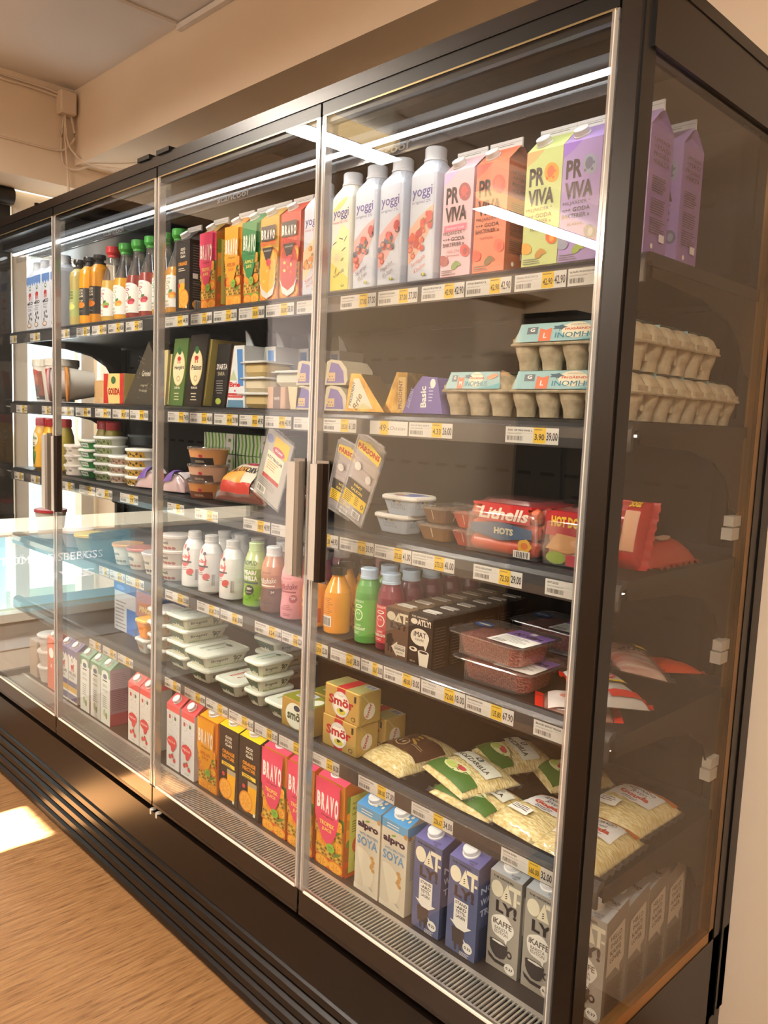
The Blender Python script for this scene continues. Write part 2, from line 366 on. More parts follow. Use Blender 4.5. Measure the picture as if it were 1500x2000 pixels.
# batten lamps: two seen mirrored in the doors, the aisle one added as fill
def lampfix(y0, y1, x, z, label):
    t = thing('ceiling_lamp', label, 'lamp', (x, (y0+y1)/2, z), group='batten lamps under the ceiling'); L_ = (y1-y0)/2
    b = MB(); b.box(-.03, .03, -L_, L_, .02, ZC-z, WHITE); b.build('housing', t)
    b = MB(); n = 8; pts = [(.05*math.cos(PI+PI*i/n), .02+.045*math.sin(PI+PI*i/n)) for i in range(n+1)]
    b.prism(pts, -L_, L_, M('#ffdca0', .5, emit=5.0), 'y'); b.build('diffuser', t)
lampfix(-1.40, -.84, -1.9, 2.5, 'short glowing batten lamp under the ceiling, nearer the cabinet')
lampfix(-3.42, -2.2, -2.04, 2.5, 'long glowing batten lamp under the ceiling, farther from the cabinet')
lampfix(-2.1, -.9, 1.0, 2.6, 'added batten lamp above the aisle, unseen, as fill for the cabinet front')
b = MB(); b.box(-.75, 2.3, -2.6, -.45, .0005, .009, noisy('dimming_mat_rubber', '#12110f', '#1c1a17', 80, .9, .3)); tag(b.build('dimming_mat'), 'added dark mat, unseen, dims the floor mirrored in the doors', 'mat')  # mat added out of view to darken the floor reflection in the glass
# dark stock shelving across the aisle, only mirrored in the glass
t = thing('shop_shelving', 'dark low shop shelving standing across the aisle', 'shelving', (-.2, -3.3, 0)); b = MB()
b.box(-1.9, 1.9, -.02, .02, 0, .95, CAB); 
for z in (.1, .38, .66, .93): b.box(-1.9, 1.9, -.3, .3, z-.02, z, M('#1e1712', .5))
b.build('shelf', t)
t = thing('corner_cabinet', 'tall black cabinet in the far corner across the aisle', 'cabinet', (-2.44, -3.62, 0)); b = MB(); b.box(-.2, .2, -.22, .22, .02, 2.1, BLACK); b.box(-.18, .18, -.2, .2, 0, .02, CAB); b.build('carcass', t); b = MB(); b.box(-.18, .18, .22, .235, .06, 2.06, M('#0d0c0b', .3)); b.build('door', t)
# ================================================================== THE REFRIGERATED CABINET
XA, XB = -2.50, .032
fr = thing('refrigerated_cabinet', 'long dark brown glass-door refrigerated display cabinet full of dairy goods', 'cabinet', (0, 0, 0))
def part(mb, name, parent=fr, label=None):
    o = mb.build(name, parent)
    if label: o['label'] = label
    return o
b = MB()   # base with ribbed bumper
b.box(XA, XB, .012, .60, .10, .285, CAB); b.box(XA, XB, -.002, .014, .187, .303, CAB)
for i in range(5):
    z = .004+i*.037; b.prism([(.02, z), (.004, z+.002), (-.004, z+.008), (-.004, z+.025), (.004, z+.031), (.02, z+.033)], XA, XB, CAB, 'x')
b.box(XA, XB, .018, .55, 0, .19, BLACK)
part(b, 'base_panel')
b = MB(); b.box(XA, XB, .045, .60, .29, .335, BLACK); part(b, 'plinth')
# back, ceiling of the well, floor tray
slot = M('#050505', .8)
b = MB(); b.box(XA+.02, XB-.02, .525, .60, .33, 1.96, INNER)
S = flat((XA+.02, .525, .33), (1, 0, 0), (0, 0, 1))
for rz in range(11):
    for i in range(38): b.rect(S, .05+i*.064, .12+rz*.135, .088+i*.064, .128+rz*.135, slot, off=.001)
part(b, 'back_panel', label='black slotted back panel')
b = MB()
for x in (XA+.03, -1.25, XB-.06): b = MB(); b.box(x-.015, x+.015, .514, .526, .34, 1.94, BLACK); part(b, 'upright')
b = MB(); b.box(XA, XB, .03, .60, 1.935, 1.985, CAB); b.box(XA+.02, XB-.02, .06, .20, 1.915, 1.935, M('#141211', .6, spec=.2)); part(b, 'canopy')
b = MB(); b.box(XA, XB, -.008, .04, 1.962, 1.987, M('#19110c', .3, .1)); b.box(-2.0, -1.99, -.012, .02, 1.985, 1.992, BLACK)
for x in (-1.30, -1.205): b.box(x-.035, x+.025, -.014, .05, 1.985, 1.995, BLACK)
part(b, 'head_rail')
b = MB(); b.box(XA+.04, -.03, .087, .095, 1.900, 1.907, M('#f4faff', .5, emit=7)); part(b, 'led_strip', label='bright white light strip')
b = MB(); b.box(XA+.04, -.03, .10, .103, 1.876, 1.896, RAILC)
S = flat((XA+.04, .0995, 1.868), (1, 0, 0), (0, 0, 1))
for x in (.12, .62, 1.24, 1.76): b.text(S, 'scancool', x+.14, .012, .016, M('#4a4038', .5), w=.13, bold=.02)
part(b, 'light_cover')
b = MB(); b.box(XA+.02, XB-.01, .118, .525, .330, .345, M('#3b3029', .45)); b.box(XA+.02, XB-.01, .034, .118, .316, .330, M('#9a8f84', .35, .8)); part(b, 'deck')
b = MB(); gm = M('#e2dbd2', .30, .7)
b.box(XA+.02, XB-.02, .036, .046, .339, .345, gm); b.box(XA+.02, XB-.02, .108, .118, .339, .345, gm)
n = 270; x0 = XA+.03; st = (XB-.02-x0)/n
for i in range(n): b.box(x0+i*st, x0+i*st+st*.40, .046, .108, .340, .344, gm)
part(b, 'air_grille', label='slotted light metal air grille')
b = MB(); b.box(XA+.02, XB-.02, .014, .034, .335, .352, M('#8d8177', .3, .7)); b.box(XA+.01, XB-.01, .0125, .0145, .335, .360, M('#3a3029', .4)); part(b, 'sill_channel')
# corner posts
b = MB(); b.box(.002, .032, -.006, .022, .19, 1.987, M('#20160e', .33, spec=.35)); b.box(.028, .035, .0, .034, .19, 1.987, BLACK); part(b, 'corner_post', label='brown corner post at the near end')
b = MB(); b.box(XA-.02, XA+.01, -.006, .022, .19, 1.987, BLACK); part(b, 'corner_post')
# glazed end (near) with frame
b = MB(); b.box(.026, .034, .034, .50, .395, 1.885, SIDEGLASS); part(b, 'end_glass', label='clear glass end panel')
b = MB(); DK = M('#160e09', .32, spec=.3)
b.box(.018, .040, .02, .60, 1.885, 1.985, DK); b.box(.018, .036, .522, .60, .19, 1.9, DK); b.box(.018, .036, .034, .60, .19, .372, DK)
b.box(.016, .042, .012, .615, 1.972, 1.99, DK); b.box(.034, .039, .555, .565, .19, 1.9, BLACK)
part(b, 'end_frame')
gl = M('#b58a55', .30, .85)
b = MB(); b.box(.012, .027, .034, .52, .372, .388, gl); b.box(.012, .027, .502, .520, .372, 1.885, gl); b.box(.027, .0345, .034, .52, .372, .395, gl); b.box(.027, .0345, .50, .521, .372, 1.885, M('#8a6a45', .3, .8)); part(b, 'end_spacer', label='golden metal spacer bar round the end glass')
b = MB(); b.box(XA-.005, XA+.003, .03, .50, .36, 1.93, GLASS); b.box(XA-.01, XA+.01, .50, .60, .19, 1.96, DK); b.box(XA-.01, XA+.01, .02, .6, .1, .36, DK); part(b, 'far_end_glass')
for z_, y_ in ((1.20, .475), (.965, .475), (.735, .475)):
    b = MB(); b.box(.006, .024, y_-.012, y_+.022, z_+.003, z_+.022, M('#d6cfc0', .4)); b.box(.004, .024, y_-.014, y_+.018, z_-.022, z_, M('#d6cfc0', .4)); part(b, 'glass_clip', label='small pale clip on the end glass edge')
# shelves
RAILM = M('#26282b', .3); TAGS = {}
def tagb(b, S, u, w, name, unit, price, yel=True, hand=False):
    h = .0265
    b.rect(S, u, 0, u+w, h, PAPER)
    if hand:
        b.rect(S, u+w*.27, 0, u+w*.50, h, YEL); b.text(S, '49:-', u+w*.385, .007, .013, INK, slant=.15); b.text(S, 'Oststav', u+w*.74, .010, .007, GREY, w=w*.4, slant=.2); return
    b.text(S, name, u+w*.04, .0195, .0036, INK, 'l', w=min(w*.5, .0026*len(name)), bold=.03); b.rect(S, u+w*.04, .0165, u+w*.52, .0168, GREY)
    b.bars(S, u+w*.04, .004, w*.30, .0075, INK, 16); b.lines(S, u+w*.04, .0155, w*.35, 1, .002, GREY)
    if unit:
        b.rect(S, u+w*.54, .001, u+w*.77, h, YEL); b.lines(S, u+w*.56, .0235, w*.18, 1, .003, INK)
        b.text(S, unit, u+w*.655, .006, .0105, INK, w=w*.18, bold=.02); b.text(S, price, u+w*.885, .006, .0135, INK, w=w*.20, bold=.02)
def shelf(z, xa, xb, tags, thick=.02, up=0):
    sh = bpy.data.objects.new('shelf', None); COL.objects.link(sh); sh.parent = fr; sh.location = (0, 0, z)
    b = MB(); b.box(xa, xb, .098, .51, -thick, -.0006, SHELF); b.box(xa, xb, .506, .512, -.03, .015, SHELF)
    for x in (xa+.004, xb-.008): b.prism([(.11, -.02), (.50, -.02), (.50, -.16), (.47, -.15), (.44, -.10), (.38, -.065), (.28, -.045), (.11, -.035)], x, x+.004, BLACK, 'x')
    b.build('shelf_plate', sh)
    b = MB(); b.prism([(.099, up-.001), (.090, up-.001), (.081, up-.006), (.077, up-.014), (.078, up-.0445), (.083, up-.0445), (.084, up-.016), (.099, up-.012)], xa, xb, RAILM, 'x')
    b.build('price_rail', sh)
    if .5 < z < 1.5: b = MB(); b.box(xa+.01, xb-.01, .100, .112, -.0245, -.0205, M('#fff3dd', .5, emit=3)); b.build('fill_light_strip', sh)  # glowing strip added for the shelf fill, hidden behind the rail
    b = MB(); b.prism([(q, r+up) for q, r in ((.078, -.012), (.0755, -.014), (.0735, -.030), (.0755, -.046), (.0765, -.046), (.0745, -.030), (.0765, -.014))], xa, xb, RAILC, 'x'); b.build('clear_rail_cover', sh)
    for x0_, x1_, nm, un, pr in tags:
        if not (xa <= (x0_+x1_)/2 < xb): continue
        b = MB(); x1_ = min(x1_, xb-.004); x0_ = max(x0_, xa+.003); S = flat((x0_, .0768, up-.0425), (1, 0, 0), (0, 0, 1)); tagb(b, S, 0, x1_-x0_, nm, un, pr, hand=(nm == 'HAND')); b.build('price_tag', sh)
    return sh
JX = -1.362
T1 = [(-2.464, -2.40, 'EKO MJÖLK', '19', '19'), (-2.277, -2.19, 'YOGHURT', '28', '31'), (-2.024, -1.953, 'JUICE', '32', '32.00'), (-1.9, -1.805, 'APELSIN', '32', '32.00'), (-1.791, -1.695, 'ÄPPLE', '43', '43.00'), (-1.682, -1.586, 'ORANGE', '43', '43.00'), (-1.573, -1.475, 'HALLON', '43', '43.00'),
 (-1.351, -1.235, 'GODMORGON APELSIN', '44.90', '44.90'), (-1.223, -1.125, 'TROPISK JUICE', '38.00', '38.00'), (-1.117, -1.018, 'APELSINJUICE', '32.00', '32.00'), (-1.009, -.908, 'MANGO PASSION SMOOT', '58.00', '58.00'), (-.902, -.80, 'JORDGUBB SMOOTHIE', '58.00', '58.00'), (-.79, -.70, 'MINIYOGHURT', '', ''), (-.647, -.543, 'YOGHURT VANILJ', '37.00', '37.00'), (-.537, -.432, 'YOGHURT SKOGSBÄR', '37.00', '37.00'), (-.422, -.320, 'HALLON FRUKTDRYCK', '42.90', '42.90'), (-.317, -.219, 'NYPON FRUKTDRYCK', '42.90', '42.90'), (-.212, -.113, 'MANGO FRUKTDRYCK', '42.90', '42.90'), (-.11, -.022, 'BLÅBÄR FRUKTDRYCK', '42.90', '42.90')]
T2 = [(-2.412, -2.31, 'KVARG', '45', '22'), (-2.18, -2.1, 'KVARG', '45', '22'), (-2.027, -1.925, 'KVARG', '39', '19'), (-1.909, -1.80, 'GOUDA', '90', '49'), (-1.77, -1.665, 'GREVE', '99', '99.90'), (-1.654, -1.551, 'HERRGÅRD', '93', '93.00'), (-1.546, -1.44, 'PRÄST', '93', '93.00'), (-1.333, -1.227, 'HERRGÅRD 28', '79.90', '74.90'), (-1.222, -1.116, 'SVARTA SARAH', '30.00', '46.00'), (-1.107, -1.004, 'BRIE PRÄSIDENT', '49.90', '29.90'), (-.998, -.902, 'ADELOST', '89.50', '49.90'), (-.896, -.798, 'CREME BLANC', '49.90', '43.90'), (-.79, -.70, 'BLÅ MÖGEL', '', ''), (-.689, -.586, 'BRIE PRESIDENT', '305.00', '61.00'), (-.546, -.442, 'HAND', '', ''), (-.439, -.331, 'ÄGG 6P FRIG INNE M', '4.33', '26.00'), (-.213, -.108, 'ÄGG 10P FRIG INNE L', '3.90', '39.00')]
T3 = [(-2.439, -2.35, 'SENAP', '39', '39'), (-2.284, -2.20, 'MAJO', '35', '35'), (-2.03, -1.92, 'PHILA', '25', '25'), (-1.884, -1.77, 'FÄRSKOST', '27', '27.00'), (-1.763, -1.655, 'DIPP', '30', '30.00'), (-1.604, -1.495, 'HUMMUS', '29', '29.00'), (-1.33, -1.244, 'SKAGEN', '33', '33.00'), (-1.191, -1.083, 'FALUKORV', '49.80', '29.90'), (-.973, -.866, 'MAMMAS KÖTTBULLAR', '108.75', '48.90'), (-.862, -.76, 'BACON TÄRN', '48.00', '41.00'), (-.732, -.629, 'RÖKT KALKON', '374.50', '44.90'), (-.624, -.521, 'LEVERPASTEJ EN BREND', '95.00', '30.90'), (-.519, -.418, 'SALAMI PEPPAR SKIVA', '273.33', '41.00'), (-.416, -.31, 'SALAMI DANSK SKIVAD', '273.33', '41.00'), (-.266, -.161, 'HOTS GRILLKORV', '72.50', '29.00'), (-.115, -.01, 'HOT DOGS', '', '')]
T4 = [(-1.742, -1.676, 'YOGHURT', '40', '12'), (-1.672, -1.573, 'YOGHURT', '60', '13'), (-1.567, -1.458, 'SKYR', '52', '18'), (-1.337, -1.215, 'YALLA YOGHURT', '75.00', '25.00'), (-1.174, -1.068, 'PROPUD VANILJ', '87.88', '29.00'), (-1.064, -.968, 'MILK CHOKL', '87.88', '29.00'), (-.917, -.813, 'FROOSH PARADISE', '124', '31.00'), (-.811, -.735, 'FROOSH MANGO', '129.00', '32.00'), (-.734, -.65, 'FROOSH PERSIKA', '129.00', '32.00'), (-.641, -.548, 'ANTIOXIDANT SMOOTHIE', '126.67', '38.00'), (-.545, -.482, 'ENERGISE', '126.67', '38.00'), (-.479, -.38, 'HAVREDRYCK CHOKLAD', '48.00', '18.00'), (-.377, -.269, 'IMAT ORIGINAL', '72.00', '18.00'), (-.267, -.161, 'BLANDFÄRS 50%', '135.80', '67.90'), (-.12, -.015, 'BACON SKIVAT PIGGIA', '', '')]
T5 = [(-1.811, -1.73, 'FÄRSKOST', '33', '33'), (-1.717, -1.624, 'OST', '42', '42'), (-1.617, -1.52, 'DELI', '39', '39'), (-1.335, -1.251, 'BREGOTT', '95.00', '57.00'), (-1.23, -1.128, 'BREGOTT NORMALSALT', '95.00', '47.00'), (-1.123, -1.024, 'BREGOTT MELLAN', '114.00', '34.00'), (-1.019, -.914, 'BREGOTT GARANT', '106.00', '43.00'), (-.908, -.818, 'SMÖR OSALTAT', '110.00', '55.00'), (-.812, -.712, 'SMÖR EKO 500', '127.00', '63.00'), (-.691, -.60, 'SMÖR NORMALSALT', '120.00', '60.00'), (-.54, -.434, 'GRATÄNGOST RIVEN', '380.00', '57.00'), (-.387, -.281, 'MOZZARELLA RIVEN', '226.67', '34.00'), (-.17, -.063, 'GOUDA RIVEN', '160.00', '32.00')]
for z, T_ in ((1.633, T1), (1.386, T2), (1.143, T3), (.890, T4), (.643, T5)):
    u_ = .013 if z < 1 else 0; shelf(z, XA+.03, JX-.002, T_, up=u_); shelf(z, JX+.002, .018, T_, up=u_)
CRYS = M('#8a8178', .2, .6)
# the four doors
for i, (xl, xr) in enumerate(((-.622, -.002), (-1.247, -.628), (-1.872, -1.253), (-2.497, -1.878))):
    dr = bpy.data.objects.new('door', None); COL.objects.link(dr); dr.parent = fr; dr.location = (xl, 0, 0); w_ = xr-xl
    b = MB(); b.box(.004, w_-.004, -.004, .010, .330, 1.960, GLASS); b.build('glass_pane', dr)
    b = MB(); b.box(.0, w_, -.0055, .0, 1.938, 1.962, BLACK); b.box(.0, w_, .0005, .0115, 1.925, 1.962, BLACK); b.box(.004, w_-.004, -.0052, -.0045, 1.935, 1.938, M('#9c8a66', .3, .8))
    b.build('head_band', dr)
    b = MB(); b.box(0, w_, -.0055, -.0042, .330, .377, M('#1d130c', .12)); b.box(0, w_, -.006, .009, .324, .332, M('#1a110b', .3)); b.box(.012, w_-.012, -.0052, -.0012, .377, .3812, M('#f6e9da', .4)); b.build('foot_band', dr)
    b = MB()
    for x in (0, w_-.011): b.box(x, x+.011, -.005, .012, .381, 1.937, EDGE); b.box(x+.004, x+.0055, -.0058, .013, .381, 1.937, M('#d9d0c6', .3))
    b.build('clear_edge_profile', dr)
    hx = .034 if i in (0, 2) else w_-.034; b = MB()
    sx = 1 if i in (0, 2) else -1
    ex = 0 if i in (0, 2) else .005
    arc = [(hx-.017, -.006)]+[(hx-.017+.0035*(1-math.cos(a)), -.020-.006*math.sin(a)) for a in (0, .5, 1.0, 1.57)]+[(hx+.006+ex, -.026), (hx+.006+ex, -.006)]
    b.prism(arc, 1.052, 1.281, M('#cbc4ba', .42, .55), 'z'); b.prism([(hx+.006+ex, -.006), (hx+.006+ex, -.026), (hx+.013, -.025), (hx+.017, -.020), (hx+.017, -.006)], 1.05, 1.283, M('#2c1f17', .3, .4) if i in (0, 2) else M('#a59c91', .3, .7), 'z')  # dark reflection put into the colour of the side turned to the camera
    b.box(hx-.018, hx+.018, -.0065, -.0045, 1.045, 1.288, CRYS); b.build('handle', dr)['label'] = 'brushed metal handle with a dark reflection coloured on one side'
    b = MB(); b.lathe([(0, 0), (.009, 0), (.009, .012), (0, .012)], M('#cfc8be', .4), c=((.012 if i in (1, 3) else w_-.012), .006), T=Matrix.Translation((0, 0, .292))); b.build('pivot_pin', dr)
# ================================================================== PACKAGES
def fruit(b, S, u, v, r, c, c2=None, leaf=None, hl=True):
    b.ell(S, u, v, r, r*.95, M(c), 14, rot=u*50)
    if c2: b.ell(S, u-r*.1, v, r*.6, r*.55, M(c2), 10)
    if leaf: b.ell(S, u+r*.3, v+r*1.0, r*.5, r*.2, M(leaf), 8, rot=.6)
def carton_body(w, d, h, front, side, artF=None, artR=None, roof=.032, fin=.013, ridge=None, fold=None):
    """gable-top carton; returns mesh builder"""
    b = MB(); hw, hd = w/2, d/2; zr = h+roof; rc = ridge or front
    f, s_ = M(front, .4), M(side, .4)
    b.box(-hw, hw, -hd, hd, 0, h, f, 'trl'); b.add([(hw, -hd, 0), (hw, hd, 0), (hw, hd, h), (hw, -hd, h)], [(0, 1, 2, 3)], s_); b.add([(-hw, -hd, 0), (-hw, hd, 0), (-hw, hd, h), (-hw, -hd, h)], [(3, 2, 1, 0)], s_)
    b.add([(-hw, -hd, h), (hw, -hd, h), (hw, -.002, zr), (-hw, -.002, zr)], [(0, 1, 2, 3)], M(rc, .4))
    b.add([(-hw, hd, h), (hw, hd, h), (hw, .002, zr), (-hw, .002, zr)], [(3, 2, 1, 0)], M(rc, .4))
    ff = M(fold or side, .5)
    for sx in (-1, 1):
        x = sx*hw; xi = sx*(hw-.014)
        b.add([(x, -hd, h), (x, hd, h), (xi, 0, zr-.004), (x, -.002, zr), (x, .002, zr)], [(0, 1, 2), (0, 2, 3), (1, 4, 2)], ff)
    SF = flat((-hw, -hd, 0), (1, 0, 0), (0, 0, 1)); SF.clip = (w, h); SR_ = flat((hw, -hd, 0), (0, 1, 0), (0, 0, 1)); SR_.clip = (d, h)
    if artF: artF(b, SF, w, h)
    if artR: artR(b, SR_, d, h)
    return b
def screw_cap(r, h, m, T, ribs=True, n=18):
    b = MB(); b.lathe([(0, 0), (r*1.12, 0), (r*1.12, h*.22), (r*.98, h*.26), (r, h*.9), (r*.92, h), (0, h)], m, n, T=T)
    return b
def gable(name, label, cat, x, yf, z, w, d, h, front, side, artF, artR=None, cap='#eceae6', roof=.034, fincol='#eceeee', group=None, ridge=None, fold=None, capx=-.012, ry=0):
    t = thing(name, label, cat, (x, yf+d/2, z), (0, 0, ry), group)
    carton_body(w, d, h, front, side, artF, artR, roof, ridge=ridge, fold=fold).build('carton', t)
    b = MB(); hw = w/2; z0 = h+roof-.003; m = M(fincol, .4); b.box(-hw, hw, -.0018, .0018, z0, z0+.016, m)
    S = flat((-hw, -.0018, z0), (1, 0, 0), (0, 0, 1)); b.rect(S, 0, .010, w, .0105, GREY); b.lines(S, .006, .008, w*.8, 1, .003, GREY)
    b.build('top_seal', t)
    if cap:
        T = Matrix.Translation((capx, -d*.27, h+roof*.44)) @ Matrix.Rotation(math.atan2(roof, d/2), 4, 'X')
        screw_cap(.0125, .012, M(cap, .45), T).build('screw_cap', t)
    return t
def brik(name, label, cat, x, yf, z, w, d, h, front, side, top, artF, artR=None, cap='#f3f3f1', rise=.022, group=None, artT=None, rz=0, capr=.0160):
    t = thing(name, label, cat, (x, yf+d/2, z), (0, 0, rz), group); b = MB(); hw, hd = w/2, d/2; h2 = h+rise
    f, s_, tt = M(front, .38), M(side, .38), M(top, .35)
    b.add([(-hw, -hd, 0), (hw, -hd, 0), (hw, -hd, h), (-hw, -hd, h), (-hw, hd, 0), (hw, hd, 0), (hw, hd, h2), (-hw, hd, h2)], [(0, 1, 2, 3), (5, 4, 7, 6), (1, 0, 4, 5)], f)
    b.add([(hw, -hd, 0), (hw, hd, 0), (hw, hd, h2), (hw, -hd, h), (-hw, -hd, 0), (-hw, hd, 0), (-hw, hd, h2), (-hw, -hd, h)], [(0, 1, 2, 3), (7, 6, 5, 4)], s_)
    b.add([(-hw, -hd, h), (hw, -hd, h), (hw, hd, h2), (-hw, hd, h2)], [(0, 1, 2, 3)], tt)
    b.box(-hw, hw, -.0015, .0015, h+rise*.5, h+rise*.5+.003, tt)
    SF = flat((-hw, -hd, 0), (1, 0, 0), (0, 0, 1)); SF.clip = (w, h); SR_ = flat((hw, -hd, 0), (0, 1, 0), (0, 0, 1)); SR_.clip = (d, h)
    if artF: artF(b, SF, w, h)
    if artR: artR(b, SR_, d, h)
    ST = flat((-hw, -hd, h), (1, 0, 0), (0, d, rise))
    if artT: artT(b, ST, w, d)
    b.build('carton', t)
    T = Matrix.Translation((-.004, -hd+d*.36, h+rise*.36)) @ Matrix.Rotation(math.atan2(rise, d), 4, 'X')
    if cap: screw_cap(capr, .013, M(cap, .35), T).build('screw_cap', t)
    return t
# ---- artwork
def a_proviva(bg, name, fc, fc2, leaf, blob, flav2=None, sidecol=None, banner=None):
    ink = M('#4a3b39', .6)
    def F(b, S, w, h):
        b.poly(S, [(0, h), (0, h*.88), (w*.25, h*.93), (w*.45, h*.985), (w*.5, h)], M(blob))
        b.text(S, 'PR', w*.10, h*.70, h*.155, ink, 'l', w=w*.42, bold=.035)
        b.ell(S, w*.72, h*.79, w*.19, h*.09, M(fc), 18, rot=.5)
        if fc2: b.ell(S, w*.69, h*.80, w*.10, h*.05, M(fc2), 12)
        for i in range(7): b.ell(S, w*(.60+.035*i), h*(.745+.017*((i*3) % 5)), .0025, .0025, M(fc2 or fc), 6)
        b.text(S, 'VIVA', w*.10, h*.53, h*.14, ink, 'l', w=w*.72, bold=.035)
        y = .475
        if banner: b.rect(S, w*.08, h*.44, w*.84, h*.50, M('#ee6d8c')); b.text(S, banner, w*.46, h*.457, h*.018, M('#fbe6ea'), w=w*.6); y = .40
        for i, q in enumerate(('MILJARDER *', '•:•+ GODA', 'BAKTERIER x')): b.text(S, q, w*.07, h*(y-.0-.052*i), h*.036, ink, 'l', w=w*.72, bold=.012)
        b.text(S, name, w*.42, h*(y-.165), h*.027, M('#b0544a') if banner or 'NYP' in name else ink, w=w*.4)
        if flav2: b.text(S, flav2, w*.42, h*(y-.205), h*.027, M('#b0544a'), w=w*.45)
        b.ell(S, w*.10, h*.17, w*.13, h*.07, M(fc), 14, rot=1.2)
        b.ell(S, w*.82, h*.24, w*.14, h*.065, M(fc2 or fc), 14, rot=.8); b.ell(S, w*.84, h*.235, w*.07, h*.035, M(fc), 10)
        b.ell(S, w*.5, h*.11, w*.13, h*.035, M(leaf), 8, rot=.7); b.ell(S, w*.6, h*.13, w*.12, h*.02, M(leaf), 8, rot=-.5)
        b.lines(S, w*.06, h*.075, w*.5, 3, .0035, GREY)
    def R(b, S, w, h):
        for i, q in enumerate(('UPPTÄCK', '+MAGI', 'PROVIVA', '•FAKTA')): b.text(S, q, w*.14, h*(.88-.055*i), h*.035, ink, 'l', w=w*.7, bold=.01)
        for v in (.62, .45, .30): b.lines(S, w*.14, h*v, w*.72, 7, .0035, ink)
        b.rect(S, w*.60, h*.13, w*.84, h*.19, M('#e8e0e8'))
        b.ell(S, w*.3, h*.08, .004, .004, PAPER, 8)
    return F, R
def a_yoggi(sub, l1, l2, c1, cs, txt='#d2453c', vanilla=False):
    vio = M('#4b3a8f')
    def F(b, S, w, h):
        if vanilla:
            b.ell(S, w*.45, h*.93, w*.45, h*.03, M('#f7e27a'), 12, rot=.5); b.poly(S, [(0, h*.1), (w, h*.02), (w, h*.62), (w*.6, h*.72), (0, h*.45)], M('#f8eda6'))
            b.poly(S, [(0, 0), (w, 0), (w, h*.12), (w*.6, h*.2), (0, h*.32)], M('#f5d95c')); 
        else: b.poly(S, [(0, h*.16), (w*.25, h*.2), (w*.6, h*.34), (w, h*.52), (w, h*.70), (w*.7, h*.66), (w*.4, h*.6), (0, h*.5)], M(c1))
        b.text(S, 'yoggi', w*.08, h*.765, h*.125, vio, 'l', w=w*.84, bold=.012)
        b.text(S, sub, w*.08, h*.722, h*.036, M('#5a4a86') if 'orig' in sub else M('#c65a78'), 'l', w=w*.80)
        if not vanilla:
            random.seed(len(l1)*3+len(sub))
            for i in range(26):
                u, v = random.uniform(.08, .92), 0; v = .26+.28*u+random.uniform(-.13, .15); c = random.choice(cs)
                fruit(b, S, w*u, h*v, w*random.uniform(.07, .13), c, random.choice((None, '#f08a6a', None)), random.choice(('#5f8a3a', None, None)))
        else:
            for i, (u, v, q) in enumerate(((.2, .52, .4), (.55, .56, -.3), (.8, .55, .9), (.3, .22, 1.3), (.72, .44, .5))): b.ell(S, w*u, h*v, w*.14, h*.006, INK, 8, rot=q)
            for i in range(6): b.ell(S, w*.36+w*.1*math.cos(i*1.05), h*.36+w*.1*math.sin(i*1.05), w*.10, w*.045, M('#f3dfae'), 8, rot=i*1.05)
            b.ell(S, w*.66, h*.33, w*.09, h*.012, M('#86a04e'), 8, rot=.6)
        b.text(S, l1, w*.50, h*.155, h*.045, M(txt), w=w*.62, rot=.42, slant=.15); b.text(S, l2, w*.56, h*.095, h*.036, M(txt), w=w*.5, rot=.42, slant=.15)
        b.ell(S, w*.72, h*.045, w*.10, h*.016, M('#7d9a3c'), 8); b.ell(S, w*.72, h*.05, w*.04, h*.014, M('#f0d060'), 8)
    return F
